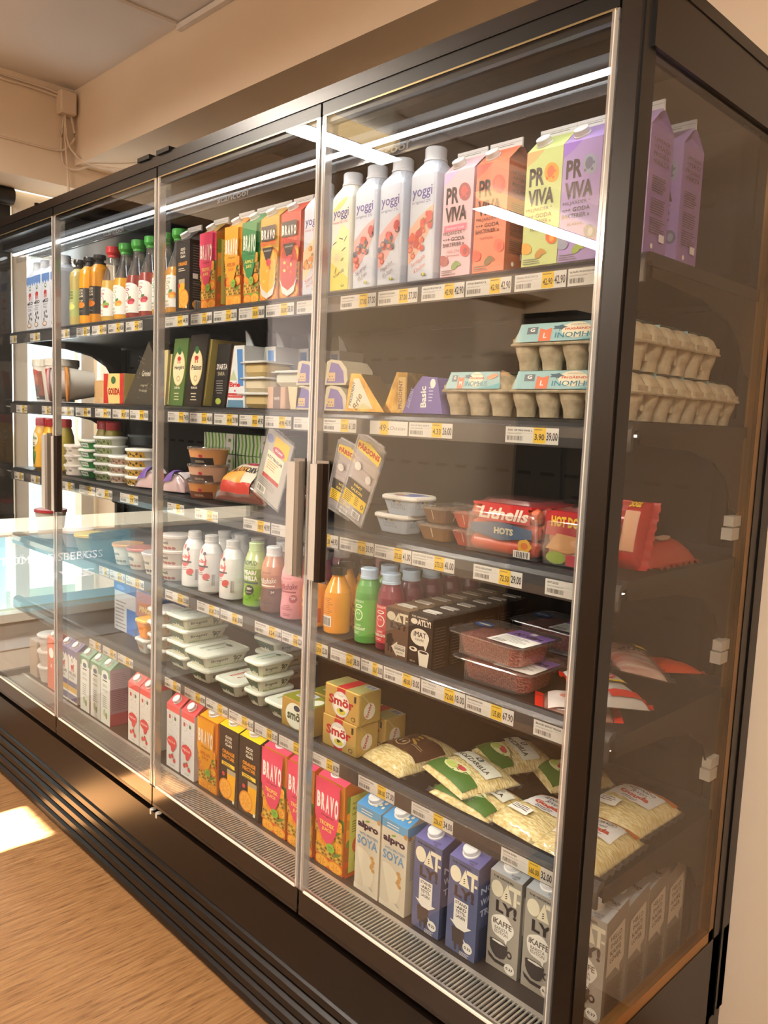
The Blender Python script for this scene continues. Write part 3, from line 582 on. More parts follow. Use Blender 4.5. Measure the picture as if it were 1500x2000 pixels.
def a_bravo(fc, lab, sub1, sub2, cols, smooth=False, word='BRAVO'):
    def F(b, S, w, h):
        rows = len(cols)
        for i, c in enumerate(cols):
            v0 = h*.62*i/rows; v1 = h*.62*(i+1)/rows+.001
            b.rect(S, 0, v0, w, v1, M(c))
        random.seed(int(w*1e4)+len(sub1))
        for i, c in enumerate(cols):
            vm = h*.62*(i+.5)/rows; hh = h*.31/rows; v0 = h*.62*i/rows; v1 = h*.62*(i+1)/rows
            if i % 2 == 0:
                for k in range(2):
                    u = w*(.24+.5*k+.03*i); b.ell(S, u, vm-hh*.1, w*.26, hh*.98, M(random.choice(('#f0941c', '#ec7a1e', '#f5ab2c'))), 16); b.ell(S, u, vm-hh*.1, w*.20, hh*.74, M(random.choice(('#f8b944', '#f6a632'))), 14)
                    for j in range(6): b.ell(S, u+w*.09*math.cos(j*1.05), vm-hh*.25+hh*.4*math.sin(j*1.05), w*.055, hh*.12, M('#e8861a'), 6, rot=j*1.05)
            else:
                b.rect(S, 0, v0, w, v1, M('#d8a83a'))
                for k in range(9):
                    for j in range(3): b.ell(S, w*(.06+.11*k+.055*(j % 2)), v0+(v1-v0)*(.18+.3*j), w*.05, (v1-v0)*.12, M(('#a86a1c', '#e8c45a', '#7a5a1c')[(k+j) % 3]), 6)
                b.ell(S, w*.8, vm+hh*.4, w*.18, hh*.3, M('#6f8a2c'), 8, rot=.5)
        if not smooth:
            b.poly(S, [(0, h), (0, h*.58), (w*.12, h*.45), (w*.30, h*.33), (w*.5, h*.285), (w*.66, h*.33), (w*.80, h*.45), (w*.88, h*.6), (w*.9, h)], M(fc))
            b.rect(S, 0, h*.98, w, h, M(fc))
            for i, q in enumerate(word): b.text(S, q, w*(.13+.165*i), h*(.66-.012*i), h*(.18+.012*i), M('#fbf3e6'), w=w*.13, bold=.05)
            b.text(S, lab, w*.46, h*.585, h*.03, INK, w=w*.45, slant=.3)
            b.text(S, sub1, w*.46, h*.49, h*.047, M('#ffe36a') if fc != '#f6a81c' else M('#c8601a'), w=w*.55, bold=.02); b.text(S, sub2, w*.46, h*.425, h*.045, M('#ffe36a') if fc != '#f6a81c' else M('#c8601a'), w=w*.36, bold=.02)
            b.ell(S, w*.62, h*.27, w*.15, h*.052, M('#8cc044'), 14); b.text(S, '100%', w*.62, h*.268, h*.018, M('#3f6e1c'), w=w*.16, bold=.02); b.text(S, 'FRUKT', w*.62, h*.243, h*.014, M('#3f6e1c'), w=w*.14)
        else:
            b.ell(S, w*.5, h*.36, w*.44, h*.32, M(cols[-1]), 20); b.ell(S, w*.5, h*.33, w*.36, h*.22, M(sub2), 20)
            b.poly(S, [(w*.04, h*.25), (w*.2, h*.15), (w*.5, h*.09), (w*.8, h*.15), (w*.96, h*.25), (w*.8, h*.07), (w*.5, h*.02), (w*.2, h*.07)], M('#e9e4dc'))
            for i in range(9): b.ell(S, w*(.3+.2*((i*7) % 3)/1.2), h*(.24+.03*i), w*.07, w*.05, M(random.choice(('#ffcf6a', '#e8713a', sub2))), 8, rot=i)
            b.poly(S, [(w*.12, h*.90), (w*.88, h*.90), (w*.86, h*.72), (w*.14, h*.72)], M('#3c2e28')); b.poly(S, [(w*.2, h*.64), (w*.8, h*.64), (w*.62, h*.50), (w*.5, h*.47), (w*.38, h*.50)], M('#3c2e28'))
            for i, q in enumerate(word): b.text(S, q, w*(.19+.155*i), h*(.745-.004*i), h*.115, M('#fbf3e6'), w=w*.12, bold=.05)
            b.text(S, 'SMOOTHIE', w*.5, h*.66, h*.052, M('#ff5b46'), w=w*.84, bold=.03); b.text(S, sub1, w*.5, h*.59, h*.022, PAPER, w=w*.4)
            b.ell(S, w*.56, h*.46, w*.13, h*.045, M('#d8434f'), 12); b.ell(S, w*.5, h*.045, .004, .004, PAPER, 8)
    def R(b, S, w, h):
        for i, c in enumerate(cols): b.rect(S, 0, h*.9*i/len(cols), w, h*.9*(i+1)/len(cols), M(c))
        for i in range(8): b.ell(S, w*(.2+.3*(i % 3)), h*(.08+.1*i), w*.2, h*.05, M(cols[(i+1) % len(cols)]), 10)
        if fc == '#e8476a' and not smooth:
            b.rect(S, w*.14, h*.05, w, h*.90, M('#d5d56a')); 
            for i, q in enumerate(('PROVA VÅRA', 'FRUKTIGA', 'NYHETER!')): b.text(S, q, w*.56, h*(.80-.06*i), h*.032, M('#6e5a16'), w=w*.62, bold=.02)
            b.lines(S, w*.24, h*.62, w*.6, 5, .006, M('#8a7a30')); b.ell(S, w*.5, h*.34, w*.22, h*.09, M('#e06a3a')); b.ell(S, w*.6, h*.2, w*.22, h*.08, M('#8fae3a'))
    return F, R
def a_gm(l1='ORANGE', l2=None, yellow=False):
    bgc = '#2a211c'
    def F(b, S, w, h):
        b.rect(S, 0, 0, w, h, M(bgc)); cr = M('#f4ead2')
        for i, q in enumerate(('GOD', 'MOR', 'GoN')): b.text(S, q, w*.5, h*(.855-.05*i), h*.038, cr, w=w*.34, bold=.03)
        oc = M('#f29a1d' if not yellow else '#f0a62a')
        b.text(S, l1, w*.5, h*.645, h*.052, oc, w=w*.64, bold=.03)
        if l2: b.text(S, l2, w*.5, h*.58, h*.052, oc, w=w*.64, bold=.03); b.rect(S, w*.16, h*.485, w*.84, h*.535, M('#f5d13a')); b.lines(S, w*.22, h*.522, w*.5, 2, .005, INK)
        else: b.lines(S, w*.2, h*.61, w*.55, 2, .005, cr)
        u = .66 if l2 else .42
        b.poly(S, [(w*(u-.20), h*.40), (w*(u+.24), h*.40), (w*(u+.20), h*.06), (w*(u-.16), h*.06)], M('#f5b21e')); b.rect(S, w*(u-.2), h*.40, w*(u+.24), h*.46, M('#b9a98e'))
        cu = .38 if l2 else .62
        b.ell(S, w*cu, h*.18, w*.34, h*.135, M('#e88a1c'), 20); b.ell(S, w*cu, h*.18, w*.29, h*.115, M('#f7b54a'), 20)
        for i in range(8): b.rect(S, w*cu-.0004, h*.18-.0004, w*cu+.0004, h*.18+.0004, M('#fbe0a0')); b.ell(S, w*cu+w*.14*math.cos(i*.785), h*.18+h*.055*math.sin(i*.785), w*.09, w*.025, M('#f09a26'), 8, rot=i*.785)
        b.ell(S, w*.28, h*.37, w*.08, h*.03, M('#d8434f'), 8); b.ell(S, w*.82, h*.06, w*.07, w*.04, M('#f4ead2'), 6, rot=.6); b.ell(S, w*.82, h*.06, w*.04, w*.07, M('#f4ead2'), 6, rot=.6)
    def R(b, S, w, h):
        b.lines(S, w*.12, h*.92, w*.7, 16, .0065, M('#8b8075'), h=.0012); b.rect(S, w*.12, h*.46, w*.34, h*.53, PAPER); b.ell(S, w*.62, h*.49, .007, .007, PAPER); b.ell(S, w*.62, h*.49, .005, .005, M(bgc))
        b.lines(S, w*.12, h*.40, w*.7, 7, .006, M('#8b8075'), h=.001); b.ell(S, w*.3, h*.1, w*.2, h*.06, M('#f0a62a')); b.rect(S, w*.2, h*.03, w*.62, h*.16, M('#c9c2b6')); b.bars(S, w*.22, h*.035, w*.38, h*.11, INK, 14)
    return F, R
def a_oat(kind):
    cream = '#e9e0c4'
    def word(b, S, w, h, ink, y=.0, sc=1):
        b.text(S, 'THE ORIGINAL', w*.10, h*.945, h*.022, INK, 'l', w=w*.66, bold=.03)
        c = M(cream); b.ell(S, w*.24, h*.835, w*.19, h*.085, c, 20); b.poly(S, [(w*.36, h*.745), (w*.72, h*.745), (w*.56, h*.93)], c)
        b.poly(S, [(w*.60, h*.93), (w*.97, h*.93), (w*.97, h*.885), (w*.86, h*.885), (w*.86, h*.735), (w*.77, h*.735), (w*.77, h*.885), (w*.60, h*.885)], c); b.rect(S, w*.88, h*.79, w*.97, h*.815, c)
        b.text(S, 'LY!', w*.56, h*.60, h*.125, ink, w=w*.66, bold=.045)
        for k in range(3): b.ell(S, w*.54, h*(.78+.022*k), w*.035, h*.006, ink, 6, rot=.4); 
    def F(b, S, w, h):
        if kind == 'standard':
            ink = M('#4a3a34'); word(b, S, w, h, ink); cr = M('#f1ece0')
            b.poly(S, [(w*.24, h*.575), (w*.72, h*.575), (w*.72, h*.33), (w*.86, h*.33), (w*.50, h*.235), (w*.12, h*.33), (w*.24, h*.33)], cr)
            for i, q in enumerate(('STAND', '-ARD', 'TETTE-', 'LAGEN')): b.text(S, q, w*.48, h*(.525-.047*i), h*.034, INK, w=w*(.40-.03*i), bold=.02)
            b.poly(S, [(w*.20, h*.27), (w*.62, h*.27), (w*.60, h*.10), (w*.54, h*.10), (w*.54, h*.03), (w*.48, h*.03), (w*.46, h*.10), (w*.38, h*.10), (w*.38, h*.03), (w*.32, h*.03), (w*.30, h*.10), (w*.24, h*.10)], ink)
            b.ell(S, w*.76, h*.115, w*.16, h*.055, cr, 16); b.poly(S, [(w*.60, h*.19), (w*.66, h*.13), (w*.72, h*.155)], cr); b.text(S, '0.32', w*.76, h*.10, h*.03, INK, w=w*.22, bold=.03); b.lines(S, w*.5, h*.045, w*.35, 3, .003, cr)
        elif kind == 'barista':
            ink = M('#3a302c'); word(b, S, w, h, ink); cr = M('#f1ece0')
            b.ell(S, w*.47, h*.465, w*.36, h*.125, cr, 40, wob=.04); b.poly(S, [(w*.5, h*.37), (w*.66, h*.37), (w*.62, h*.30)], cr)
            b.text(S, 'iKAFFE', w*.47, h*.47, h*.06, M('#6b5f52'), w=w*.60, bold=.03); b.text(S, 'BARISTA', w*.45, h*.42, h*.034, M('#6b5f52'), w=w*.42, bold=.01); b.text(S, 'EDITION', w*.45, h*.38, h*.034, M('#6b5f52'), w=w*.42, bold=.01)
            b.poly(S, [(w*.10, h*.29), (w*.68, h*.29), (w*.66, h*.20), (w*.58, h*.145), (w*.46, h*.125), (w*.32, h*.125), (w*.20, h*.16), (w*.12, h*.21)], ink)
            b.ell(S, w*.39, h*.29, w*.29, h*.022, ink, 16); b.ell(S, w*.39, h*.292, w*.22, h*.012, cr, 14, wob=.15); b.ell(S, w*.74, h*.22, w*.09, h*.04, ink); b.ell(S, w*.74, h*.22, w*.045, h*.02, M('#a79f92'))
            b.poly(S, [(w*.06, h*.15), (w*.3, h*.10), (w*.66, h*.105), (w*.58, h*.07), (w*.3, h*.065), (w*.1, h*.10)], ink)
            b.ell(S, w*.77, h*.075, w*.16, h*.055, cr, 16); b.text(S, '0.37', w*.77, h*.062, h*.028, INK, w=w*.22, bold=.03)
        elif kind == 'choklad':
            ink = M('#1f1713'); word(b, S, w, h, ink); cr = M('#efe6d2')
            b.ell(S, w*.22, h*.36, w*.16, h*.13, ink, 12, wob=.2); b.rect(S, w*.14, h*.12, w*.20, h*.3, ink); b.rect(S, w*.28, h*.12, w*.34, h*.3, ink)
            b.poly(S, [(w*.30, h*.24), (w*.56, h*.36), (w*.56, h*.31), (w*.92, h*.31), (w*.92, h*.10), (w*.56, h*.10), (w*.56, h*.06)], cr); b.text(S, 'CHOKLAD', w*.66, h*.20, h*.05, INK, w=w*.46, bold=.03); b.text(S, 'HAVREDRYCK', w*.68, h*.265, h*.02, INK, w=w*.38); b.text(S, '250 ML', w*.68, h*.14, h*.03, INK, w=w*.3)
        else:
            cr = M('#efe6d2'); b.text(S, 'THE ORIGINAL', w*.08, h*.94, h*.03, cr, 'l', w=w*.7, bold=.02)
            b.ell(S, w*.20, h*.86, w*.15, h*.055, cr, 18); b.text(S, 'ATLY!', w*.34, h*.80, h*.12, cr, 'l', w=w*.58, bold=.05)
            b.ell(S, w*.47, h*.575, w*.40, h*.165, cr, 22); b.poly(S, [(w*.62, h*.46), (w*.84, h*.5), (w*.74, h*.34)], cr); b.text(S, 'iMAT', w*.47, h*.575, h*.10, INK, w=w*.52, bold=.04); b.text(S, 'HAVRE', w*.47, h*.50, h*.045, INK, w=w*.36)
            b.poly(S, [(w*.42, h*.30), (w*.90, h*.30), (w*.84, h*.03), (w*.50, h*.03)], cr); b.ell(S, w*.66, h*.30, w*.24, h*.04, cr, 14); b.ell(S, w*.66, h*.30, w*.18, h*.025, INK, 14); b.ell(S, w*.22, h*.32, w*.18, h*.045, cr, 14); b.ell(S, w*.2, h*.325, w*.08, h*.02, INK)
            b.text(S, '250 ml', w*.2, h*.07, h*.03, cr, w=w*.22)
    def R(b, S, w, h):
        cr = M(cream)
        if kind == 'standard':
            for i, q in enumerate(('NO', 'WAY', 'TRY')): b.text(S, q, w*.10, h*(.72-.12*i), h*.07, M('#b9c0d6'), 'l', w=w*.55, bold=.03)
            b.lines(S, w*.1, h*.35, w*.75, 18, .004, INK)
        elif kind == 'barista':
            b.poly(S, [(w*.08, h*.85), (w*.82, h*.93), (w*.88, h*.55), (w*.70, h*.5), (w*.72, h*.42), (w*.5, h*.5), (w*.08, h*.46)], M('#d8d0c0'))
            for i, q in enumerate(('HELLO', 'SMARTE', 'KAFFE', 'LOVER')): b.text(S, q, w*.46, h*(.80-.07*i), h*.05, INK, w=w*.5, bold=.02, rot=.1)
            b.lines(S, w*.1, h*.40, w*.78, 18, .0035, INK)
        else: b.lines(S, w*.1, h*.80, w*.8, 14, .006, M('#6a6058'), h=.0012)
    def T(b, S, w, d):
        b.text(S, 'SHAKE', w*.72, d*.08, d*.07, INK, w=w*.26, rot=.1); b.text(S, 'ME!', w*.74, d*.0, d*.06, INK, w=w*.14); b.text(S, 'cool!', w*.74, d*.62, d*.13, INK, w=w*.36, rot=-.3, slant=.2, bold=.02)
    return F, R, T
def a_alpro(b, S, w, h):
    nv = M('#3a2038'); b.rect(S, 0, h*.90, w, h, M('#6aa6cc')); b.lines(S, w*.2, h*.965, w*.55, 2, .006, PAPER)
    b.text(S, 'alpro', w*.5, h*.725, h*.105, nv, w=w*.86, bold=.05); b.ell(S, w*.48, h*.845, w*.10, h*.012, M('#86a83c'), 8, rot=.3)
    b.text(S, 'WITH PROTEIN', w*.54, h*.665, h*.030, M('#5b8fb4'), w=w*.78, bold=.02); b.text(S, 'SOYA', w*.5, h*.545, h*.105, M('#6f9cc4'), w=w*.84, bold=.03)
    b.ell(S, w*.25, h*.26, w*.55, h*.245, M('#ece2c8'), 24, a0=-1.2, a1=1.9); 
    for u, v in ((.72, .45), (.77, .41), (.70, .34), (.78, .31), (.74, .37)): b.ell(S, w*u, h*v, w*.075, w*.06, M('#c99a56'), 10)
    b.ell(S, w*.95, h*.90, w*.08, w*.08, M('#c08f52'), 10)
    b.poly(S, [(0, h*.06), (w*.3, h*.05), (w*.5, h*.09), (w*.62, h*.12), (w*.85, h*.03), (w, h*.02), (w, 0), (0, 0)], M('#e6dcc6')); b.ell(S, w*.72, h*.085, w*.10, h*.012, M('#bdb29a'), 8, rot=-.4)
def a_alproR(b, S, w, h): b.lines(S, w*.15, h*.85, w*.7, 20, .0045, M('#8a97a8')); b.rect(S, 0, h*.90, w, h, M('#5a96c4')); b.ell(S, w*.1, h*.88, w*.07, w*.07, M('#a87e46'))
def a_alproT(b, S, w, d):
    for u, v in ((.72, .3), (.82, .42), (.62, .2), (.86, .24)): b.ell(S, w*u, d*v, w*.06, w*.045, M('#f1e3b4'), 8, rot=u*9)
    b.ell(S, w*.7, d*.68, w*.22, d*.18, M('#5ab2e4'), 12)
def a_milk(stripe, red, l1, wavy=None, cow=True):
    def F(b, S, w, h):
        b.poly(S, [(0, h), (0, h*.86)]+[(w*i/10, h*(.87+.03*math.sin(i*1.9))) for i in range(11)]+[(w, h)], M(wavy or stripe))
        b.ell(S, w*.45, h*.80, w*.09, h*.035, M('#3f7a4a'), 12); b.ell(S, w*.45, h*.80, w*.05, h*.02, PAPER, 10)
        if cow:
            b.ell(S, w*.46, h*.68, w*.17, h*.04, M(red), 10); b.ell(S, w*.62, h*.72, w*.07, h*.022, M(red), 8)
            for u in (.34, .42, .52, .6): b.rect(S, w*u, h*.60, w*(u+.04), h*.67, M(red))
        b.text(S, l1, w*.48, h*.52, h*.06, M('#3a3f4a'), w=w*.74, bold=.03); b.lines(S, w*.15, h*.49, w*.65, 2, .005, GREY)
        b.rect(S, 0, h*.04, w, h*.40, M(stripe)); 
        if stripe != '#4d7fc4': b.rect(S, 0, h*.20, w, h*.30, M('#d9a93c')); b.rect(S, 0, h*.16, w, h*.2, PAPER)
        else: b.ell(S, w*.4, h*.28, w*.22, h*.06, M('#e8e6df'), 14); b.ell(S, w*.4, h*.28, w*.10, h*.03, M('#8a5a3a'), 10)
    return F
def a_eko(b, S, w, h):
    b.poly(S, [(0, h), (0, h*.84)]+[(w*i/10, h*(.85+.03*math.sin(i*1.9+1))) for i in range(11)]+[(w, h)], M('#5f86c4'))
    b.ell(S, w*.5, h*.78, w*.13, h*.045, M('#3f7a4a'), 12); b.ell(S, w*.5, h*.785, w*.07, h*.022, PAPER, 10)
    b.ell(S, w*.48, h*.66, w*.2, h*.04, M('#c83a34'), 10, wob=.2)
    for u in (.32, .44, .6): b.rect(S, w*u, h*.56, w*(u+.07), h*.66, M('#c83a34'))
    b.text(S, 'eKO', w*.5, h*.47, h*.065, INK, w=w*.74, bold=.04); b.text(S, 'MJÖLK', w*.5, h*.42, h*.03, INK, w=w*.6); b.lines(S, w*.2, h*.40, w*.6, 2, .005, GREY)
    for u, v in ((.35, .28), (.6, .30), (.45, .22), (.7, .2), (.3, .16)): b.ell(S, w*u, h*v, w*.10, h*.03, M('#6a6460'), 8, rot=u*5)
    b.ell(S, w*.4, h*.08, w*.3, h*.05, M('#a58a78'), 12); b.ell(S, w*.4, h*.085, w*.2, h*.03, M('#e7dccd'), 12)
def a_straw(b, S, w, h):
    R_ = M('#d9474a'); b.rect(S, 0, h*.90, w, h, M('#e5605c')); random.seed(3)
    for i in range(16): b.ell(S, w*random.uniform(.1, .9), h*random.uniform(.5, .88), w*.03, w*.014, M(random.choice(('#c8494a', '#5a5a5a', '#d98a8a'))), 6, rot=i)
    b.rect(S, w*.2, h*.78, w*.34, h*.84, M('#c8494a')); b.ell(S, w*.7, h*.81, w*.08, h*.03, M('#4a6a4a'))
    b.ell(S, w*.45, h*.42, w*.38, h*.085, R_, 18); b.ell(S, w*.55, h*.36, w*.16, h*.10, R_, 10, rot=-.4); b.text(S, 'MJÖLK', w*.45, h*.395, h*.05, M('#fbe9e6'), w=w*.58, bold=.03)
    for u, v in ((.3, .17), (.5, .2), (.66, .14)): b.ell(S, w*u, h*v, w*.10, h*.035, R_, 10); b.ell(S, w*u, h*(v+.035), w*.05, h*.01, M('#4c7a3a'), 6)
    b.lines(S, w*.35, h*.06, w*.4, 1, .004, GREY)
def a_white_green(b, S, w, h):
    b.rect(S, 0, h*.84, w, h, M('#6d9a78')); b.rect(S, w*.16, h*.10, w*.84, h*.90, M('#e9ebe2')); b.ell(S, w*.5, h*.90, w*.34, h*.06, M('#e9ebe2'), 16)
    b.ell(S, w*.5, h*.85, w*.20, h*.045, M('#4a5c7a'), 14); b.rect(S, w*.28, h*.765, w*.72, h*.785, INK); b.text(S, 'EKO', w*.5, h*.66, h*.05, M('#6a7264'), w=w*.4); b.text(S, 'HAVRE', w*.5, h*.58, h*.04, M('#6a7264'), w=w*.5); b.lines(S, w*.28, h*.5, w*.45, 6, .007, GREY)
    b.ell(S, w*.45, h*.2, w*.12, h*.07, M('#b9c49a'), 10); b.ell(S, w*.65, h*.16, w*.10, h*.06, M('#8a9a5a'), 10)
def a_pinkside(b, S, w, h):
    b.rect(S, 0, 0, w, h*.22, M('#c0455c')); b.lines(S, w*.1, h*.93, w*.8, 20, h*.034, M('#7a4a55'), h=h*.008)
# ---- yogurt bottle-carton with big cap
def capcarton(name, label, x, yf, z, w, h, art, front='#d3d8e4', cap='#e2e4e8', group=None, cat='yoghurt', side=None):
    d = w; t = thing(name, label, cat, (x, yf+d/2, z), group=group); b = MB(); hw = w/2
    b.loft([(0, hw-.002, hw-.002, .004), (.004, hw, hw, .005), (h, hw, hw, .006), (h+.010, hw-.002, hw-.003, .010), (h+.024, .022, .022, .018), (h+.030, .0205, .0205, .0205)], M(front, .4), k=3, smooth=False)
    SF = flat((-hw+.003, -hw, .004), (1, 0, 0), (0, 0, 1)); SF.clip = (w-.006, h-.004); art(b, SF, w-.006, h-.004)
    if side: side(b, flat((hw, -hw+.003, .004), (0, 1, 0), (0, 0, 1)), w-.006, h-.004)
    b.build('carton', t); b = MB(); b.lathe([(0, h+.028), (.0225, h+.028), (.0225, h+.032), (.0208, h+.033), (.0208, h+.052), (.019, h+.054), (0, h+.054)], M(cap, .35), 22); b.build('screw_cap', t); return t
# ---- bottles
def bottle(name, label, cat, x, y, z, prof, fluid, capprof, capm, art=None, group=None, neck=None, turn=0, coat=.6, parts=None):
    """prof: turned body; the part above `neck` is clear plastic/glass"""
    t = thing(name, label, cat, (x, y, z), (0, 0, turn), group); fm = M(fluid, .28, 0, coat) if isinstance(fluid, str) else fluid
    b = MB(); pr = [(0, 0)]+prof
    if neck: pr = [p if p[1] <= neck else (p[0], p[1], CLEARB) for p in pr]
    b.lathe(pr, fm, 22); S = cyl(prof_r([p for p in prof if p[0] > 0]))
    if art: art(b, S)
    b.build('bottle', t); b = MB(); b.lathe(capprof, capm, 20); 
    r = max(p[0] for p in capprof); z0 = capprof[0][1]; 
    b.build('cap', t); return t
CLEARB = clear('clear_bottle', .12, (.93, .93, .92), .06, .05)
def capp(r, z, h): return [(0, z), (r*1.03, z), (r*1.03, z+h*.22), (r*.97, z+h*.26), (r, z+h*.9), (r*.9, z+h), (0, z+h)]
def a_innocent(bc, l1, l2):
    def F(b, S):
        b.rect(S, -.058, .018, .058, .098, M(bc, .35)); w = M('#eef0dc')
        b.text(S, 'innocent', 0, .091, .0065, w, w=.026); b.ell(S, 0, .083, .010, .0038, w, 14); b.ell(S, 0, .083, .0072, .0022, M(bc), 12)
        b.ell(S, 0, .064, .0115, .0125, w, 16); b.ell(S, 0, .064, .0095, .0105, M(bc), 16); b.ell(S, -.003, .067, .001, .003, w, 6); b.ell(S, .003, .067, .001, .003, w, 6)
        b.text(S, 'super smoothie', 0, .047, .003, INK, w=.026); b.text(S, l1, 0, .039, .0045, w, w=.016); b.text(S, l2, 0, .031, .006, w, w=.036, bold=.03); b.lines(S, -.012, .027, .02, 2, .003, w)
    return F
INN = [(.024, .0), (.0285, .004), (.0285, .012), (.029, .10), (.0285, .112), (.025, .127), (.0195, .137), (.0185, .143)]
def innocent(label, x, y, z, fluid, bc, l1, l2, group=None):
    return bottle('smoothie_bottle', label, 'bottle', x, y, z, INN, fluid, capp(.0195, .141, .022), M('#c4dcf0', .35), a_innocent(bc, l1, l2), group)
def a_juiceball(fr1, fr2, txt, ring):
    def F(b, S):
        w = M('#f0eee6'); b.rect(S, -.05, .018, .05, .092, w); b.ell(S, -.0, .092, .036, .012, w, 20)
        b.text(S, 'innocent', 0, .093, .0055, M('#6a8a9a'), w=.026); b.ell(S, 0, .084, .010, .004, M(ring), 14); b.ell(S, 0, .084, .0065, .002, w, 10)
        b.ell(S, -.003, .064, .012, .014, M(ring), 16); b.ell(S, -.003, .064, .0098, .0118, w, 16); b.ell(S, -.006, .067, .001, .003, INK, 6); b.ell(S, 0, .067, .001, .003, INK, 6)
        b.ell(S, .016, .05, .013, .008, M(fr1), 12, rot=.3); b.ell(S, .018, .046, .008, .0045, M(fr2), 10); b.ell(S, .012, .06, .007, .004, M('#4c7a3a'), 8, rot=.5)
        b.text(S, txt, -.004, .032, .005, M(ring), w=.018, bold=.03); b.lines(S, -.018, .026, .03, 2, .003, GREY)
    return F
JUG = [(.030, 0), (.036, .005), (.037, .02), (.037, .10), (.034, .125), (.024, .155), (.0165, .178), (.0155, .197)]
def jugbottle(label, x, y, z, fluid, cap, fr1, fr2, txt, ring):
    t = bottle('juice_bottle', label, 'bottle', x, y, z, JUG, fluid, [(0, .197), (.017, .197), (.017, .203), (.020, .206), (.0225, .211), (.0225, .226), (.021, .229), (0, .229)], M(cap, .35), a_juiceball(fr1, fr2, txt, ring), 'round juice bottles on the top shelf', neck=.140)
    return t
def a_gmbottle(orange, txt):
    def F(b, S):
        b.rect(S, -.04, .030, .04, .115, M('#2a241e') if orange else M('#a5b06a'))
        for i, q in enumerate(('GOD', 'MOR', 'GoN')): b.text(S, q, .004, .104-.009*i, .007, M('#f4ead2') if orange else INK, w=.020, bold=.03)
        b.ell(S, .004, .062, .017, .010, M('#f0861c' if orange else '#d8dc7a'), 14); b.text(S, txt, .002, .072, .006, M('#f4ead2'), w=.026); b.lines(S, -.014, .045, .028, 2, .004, GREY); b.ell(S, -.018, .05, .012, .004, M('#4f7a2c'), 8, rot=.4)
    return F
def a_yalla(b, S):
    R_ = M('#d8504c'); b.ell(S, -.006, .082, .017, .024, R_, 18); b.ell(S, -.006, .088, .013, .018, M('#eeeae6'), 16)
    b.text(S, 'yalla!', -.004, .078, .013, R_, w=.032, bold=.05); b.rect(S, -.022, .070, .016, .074, INK); b.lines(S, -.02, .068, .03, 1, .003, GREY)
    b.ell(S, .012, .045, .011, .009, M('#d2413a'), 12, rot=.5); b.ell(S, .016, .036, .005, .002, M('#5c7c32'), 8); b.ell(S, -.008, .113, .004, .007, R_, 8); b.ell(S, .004, .107, .005, .005, M('#564a5a'), 8)
    b.lines(S, -.014, .056, .02, 2, .005, M('#b45a55')); b.rect(S, .026, .02, .037, .055, M('#e9e2de')); b.bars(S, .027, .022, .009, .03, INK, 8)
YAL = [(.030, 0), (.0345, .004), (.035, .03), (.0335, .075), (.033, .09), (.0305, .108), (.024, .124), (.0185, .131), (.0175, .136)]
MILKS = [(.026, 0), (.031, .004), (.0315, .03), (.0285, .055), (.0295, .075), (.032, .095), (.0295, .115), (.022, .135), (.0195, .14)]
def a_shake(kind):
    def F(b, S):
        if kind == 'pear':
            b.rect(S, -.05, .004, .05, .052, M('#7db22e')); b.rect(S, -.05, .052, .05, .098, M('#8aa83a')); b.text(S, 'PROPUD', 0, .107, .012, M('#5a6a4a'), w=.044, bold=.03); b.text(S, 'MILKSHAKE', 0, .100, .004, M('#7a8a6a'), w=.036)
            b.text(S, 'PEAR/', .004, .083, .012, PAPER, w=.036, bold=.04); b.text(S, 'VANILLA', 0, .068, .0125, PAPER, w=.046, bold=.04); b.rect(S, -.024, .060, .024, .065, M('#3f5c66')); b.ell(S, .002, .044, .013, .013, M('#2a332c'), 16); b.text(S, '20g', .002, .043, .008, PAPER, w=.015, bold=.03); b.text(S, 'PROTEIN', .002, .037, .003, PAPER, w=.015)
            for i in range(8): b.ell(S, -.03+.009*i, .02+.006*(i % 3), .005, .003, M(random.choice(('#cfe26a', '#5d9a22', '#a6d04a'))), 6, rot=i)
        else:
            c1, c2 = ('#5e4238', '#6b4a3e') if kind == 'choc' else ('#b24a52', '#dd8a92'); w = PAPER if kind == 'choc' else M('#a83240')
            b.rect(S, -.045, .004, .045, .062, M('#705047' if kind == 'choc' else '#e59aa2')); b.text(S, 'Barebells', 0, .098, .005, M('#5a3a32') if kind == 'choc' else M('#c2434a'), w=.024, slant=.2)
            b.rect(S, -.024, .066, .022, .0695, w); b.text(S, 'Milkshake', 0, .073, .014, w, w=.050, bold=.04, slant=.25, rot=.12)
            b.ell(S, .016, .052, .010, .010, M(c1), 14); b.text(S, '24', .016, .050, .006, M('#e8d8d0'), w=.009, bold=.03); b.lines(S, -.012, .036, .024, 2, .004, M(c1), al='c')
            b.text(S, 'CHOCOLATE' if kind == 'choc' else 'STRAWBERRY', 0, .024, .005, M(c1) if kind != 'choc' else M('#3c2822'), w=.032, bold=.02, space=1.2); b.lines(S, -.010, .016, .022, 2, .004, M(c1), al='c')
    return F
FRO = [(.026, 0), (.030, .004), (.0305, .08), (.029, .095), (.020, .115), (.0145, .128), (.0145, .134)]
def a_froosh(txt, back=False):
    def F(b, S):
        if back: b.rect(S, -.022, .014, .02, .085, M('#ef9a2e')); b.lines(S, -.018, .082, .034, 9, .0042, M('#a8601a')); b.rect(S, -.018, .018, .012, .042, PAPER); b.bars(S, -.016, .020, .026, .018, INK, 14); return
        b.rect(S, -.04, .046, .04, .072, M('#f4a928')); b.rect(S, -.04, .012, .04, .046, M('#c2581e')); b.text(S, txt, 0, .053, .013, M('#7a2c14'), w=.042, bold=.04); b.ell(S, .0, .069, .004, .0015, INK, 6); b.text(S, 'PARADISE', 0, .038, .005, M('#f4c86a'), w=.032); b.lines(S, -.012, .03, .026, 3, .005, M('#e08a4a'))
    return F
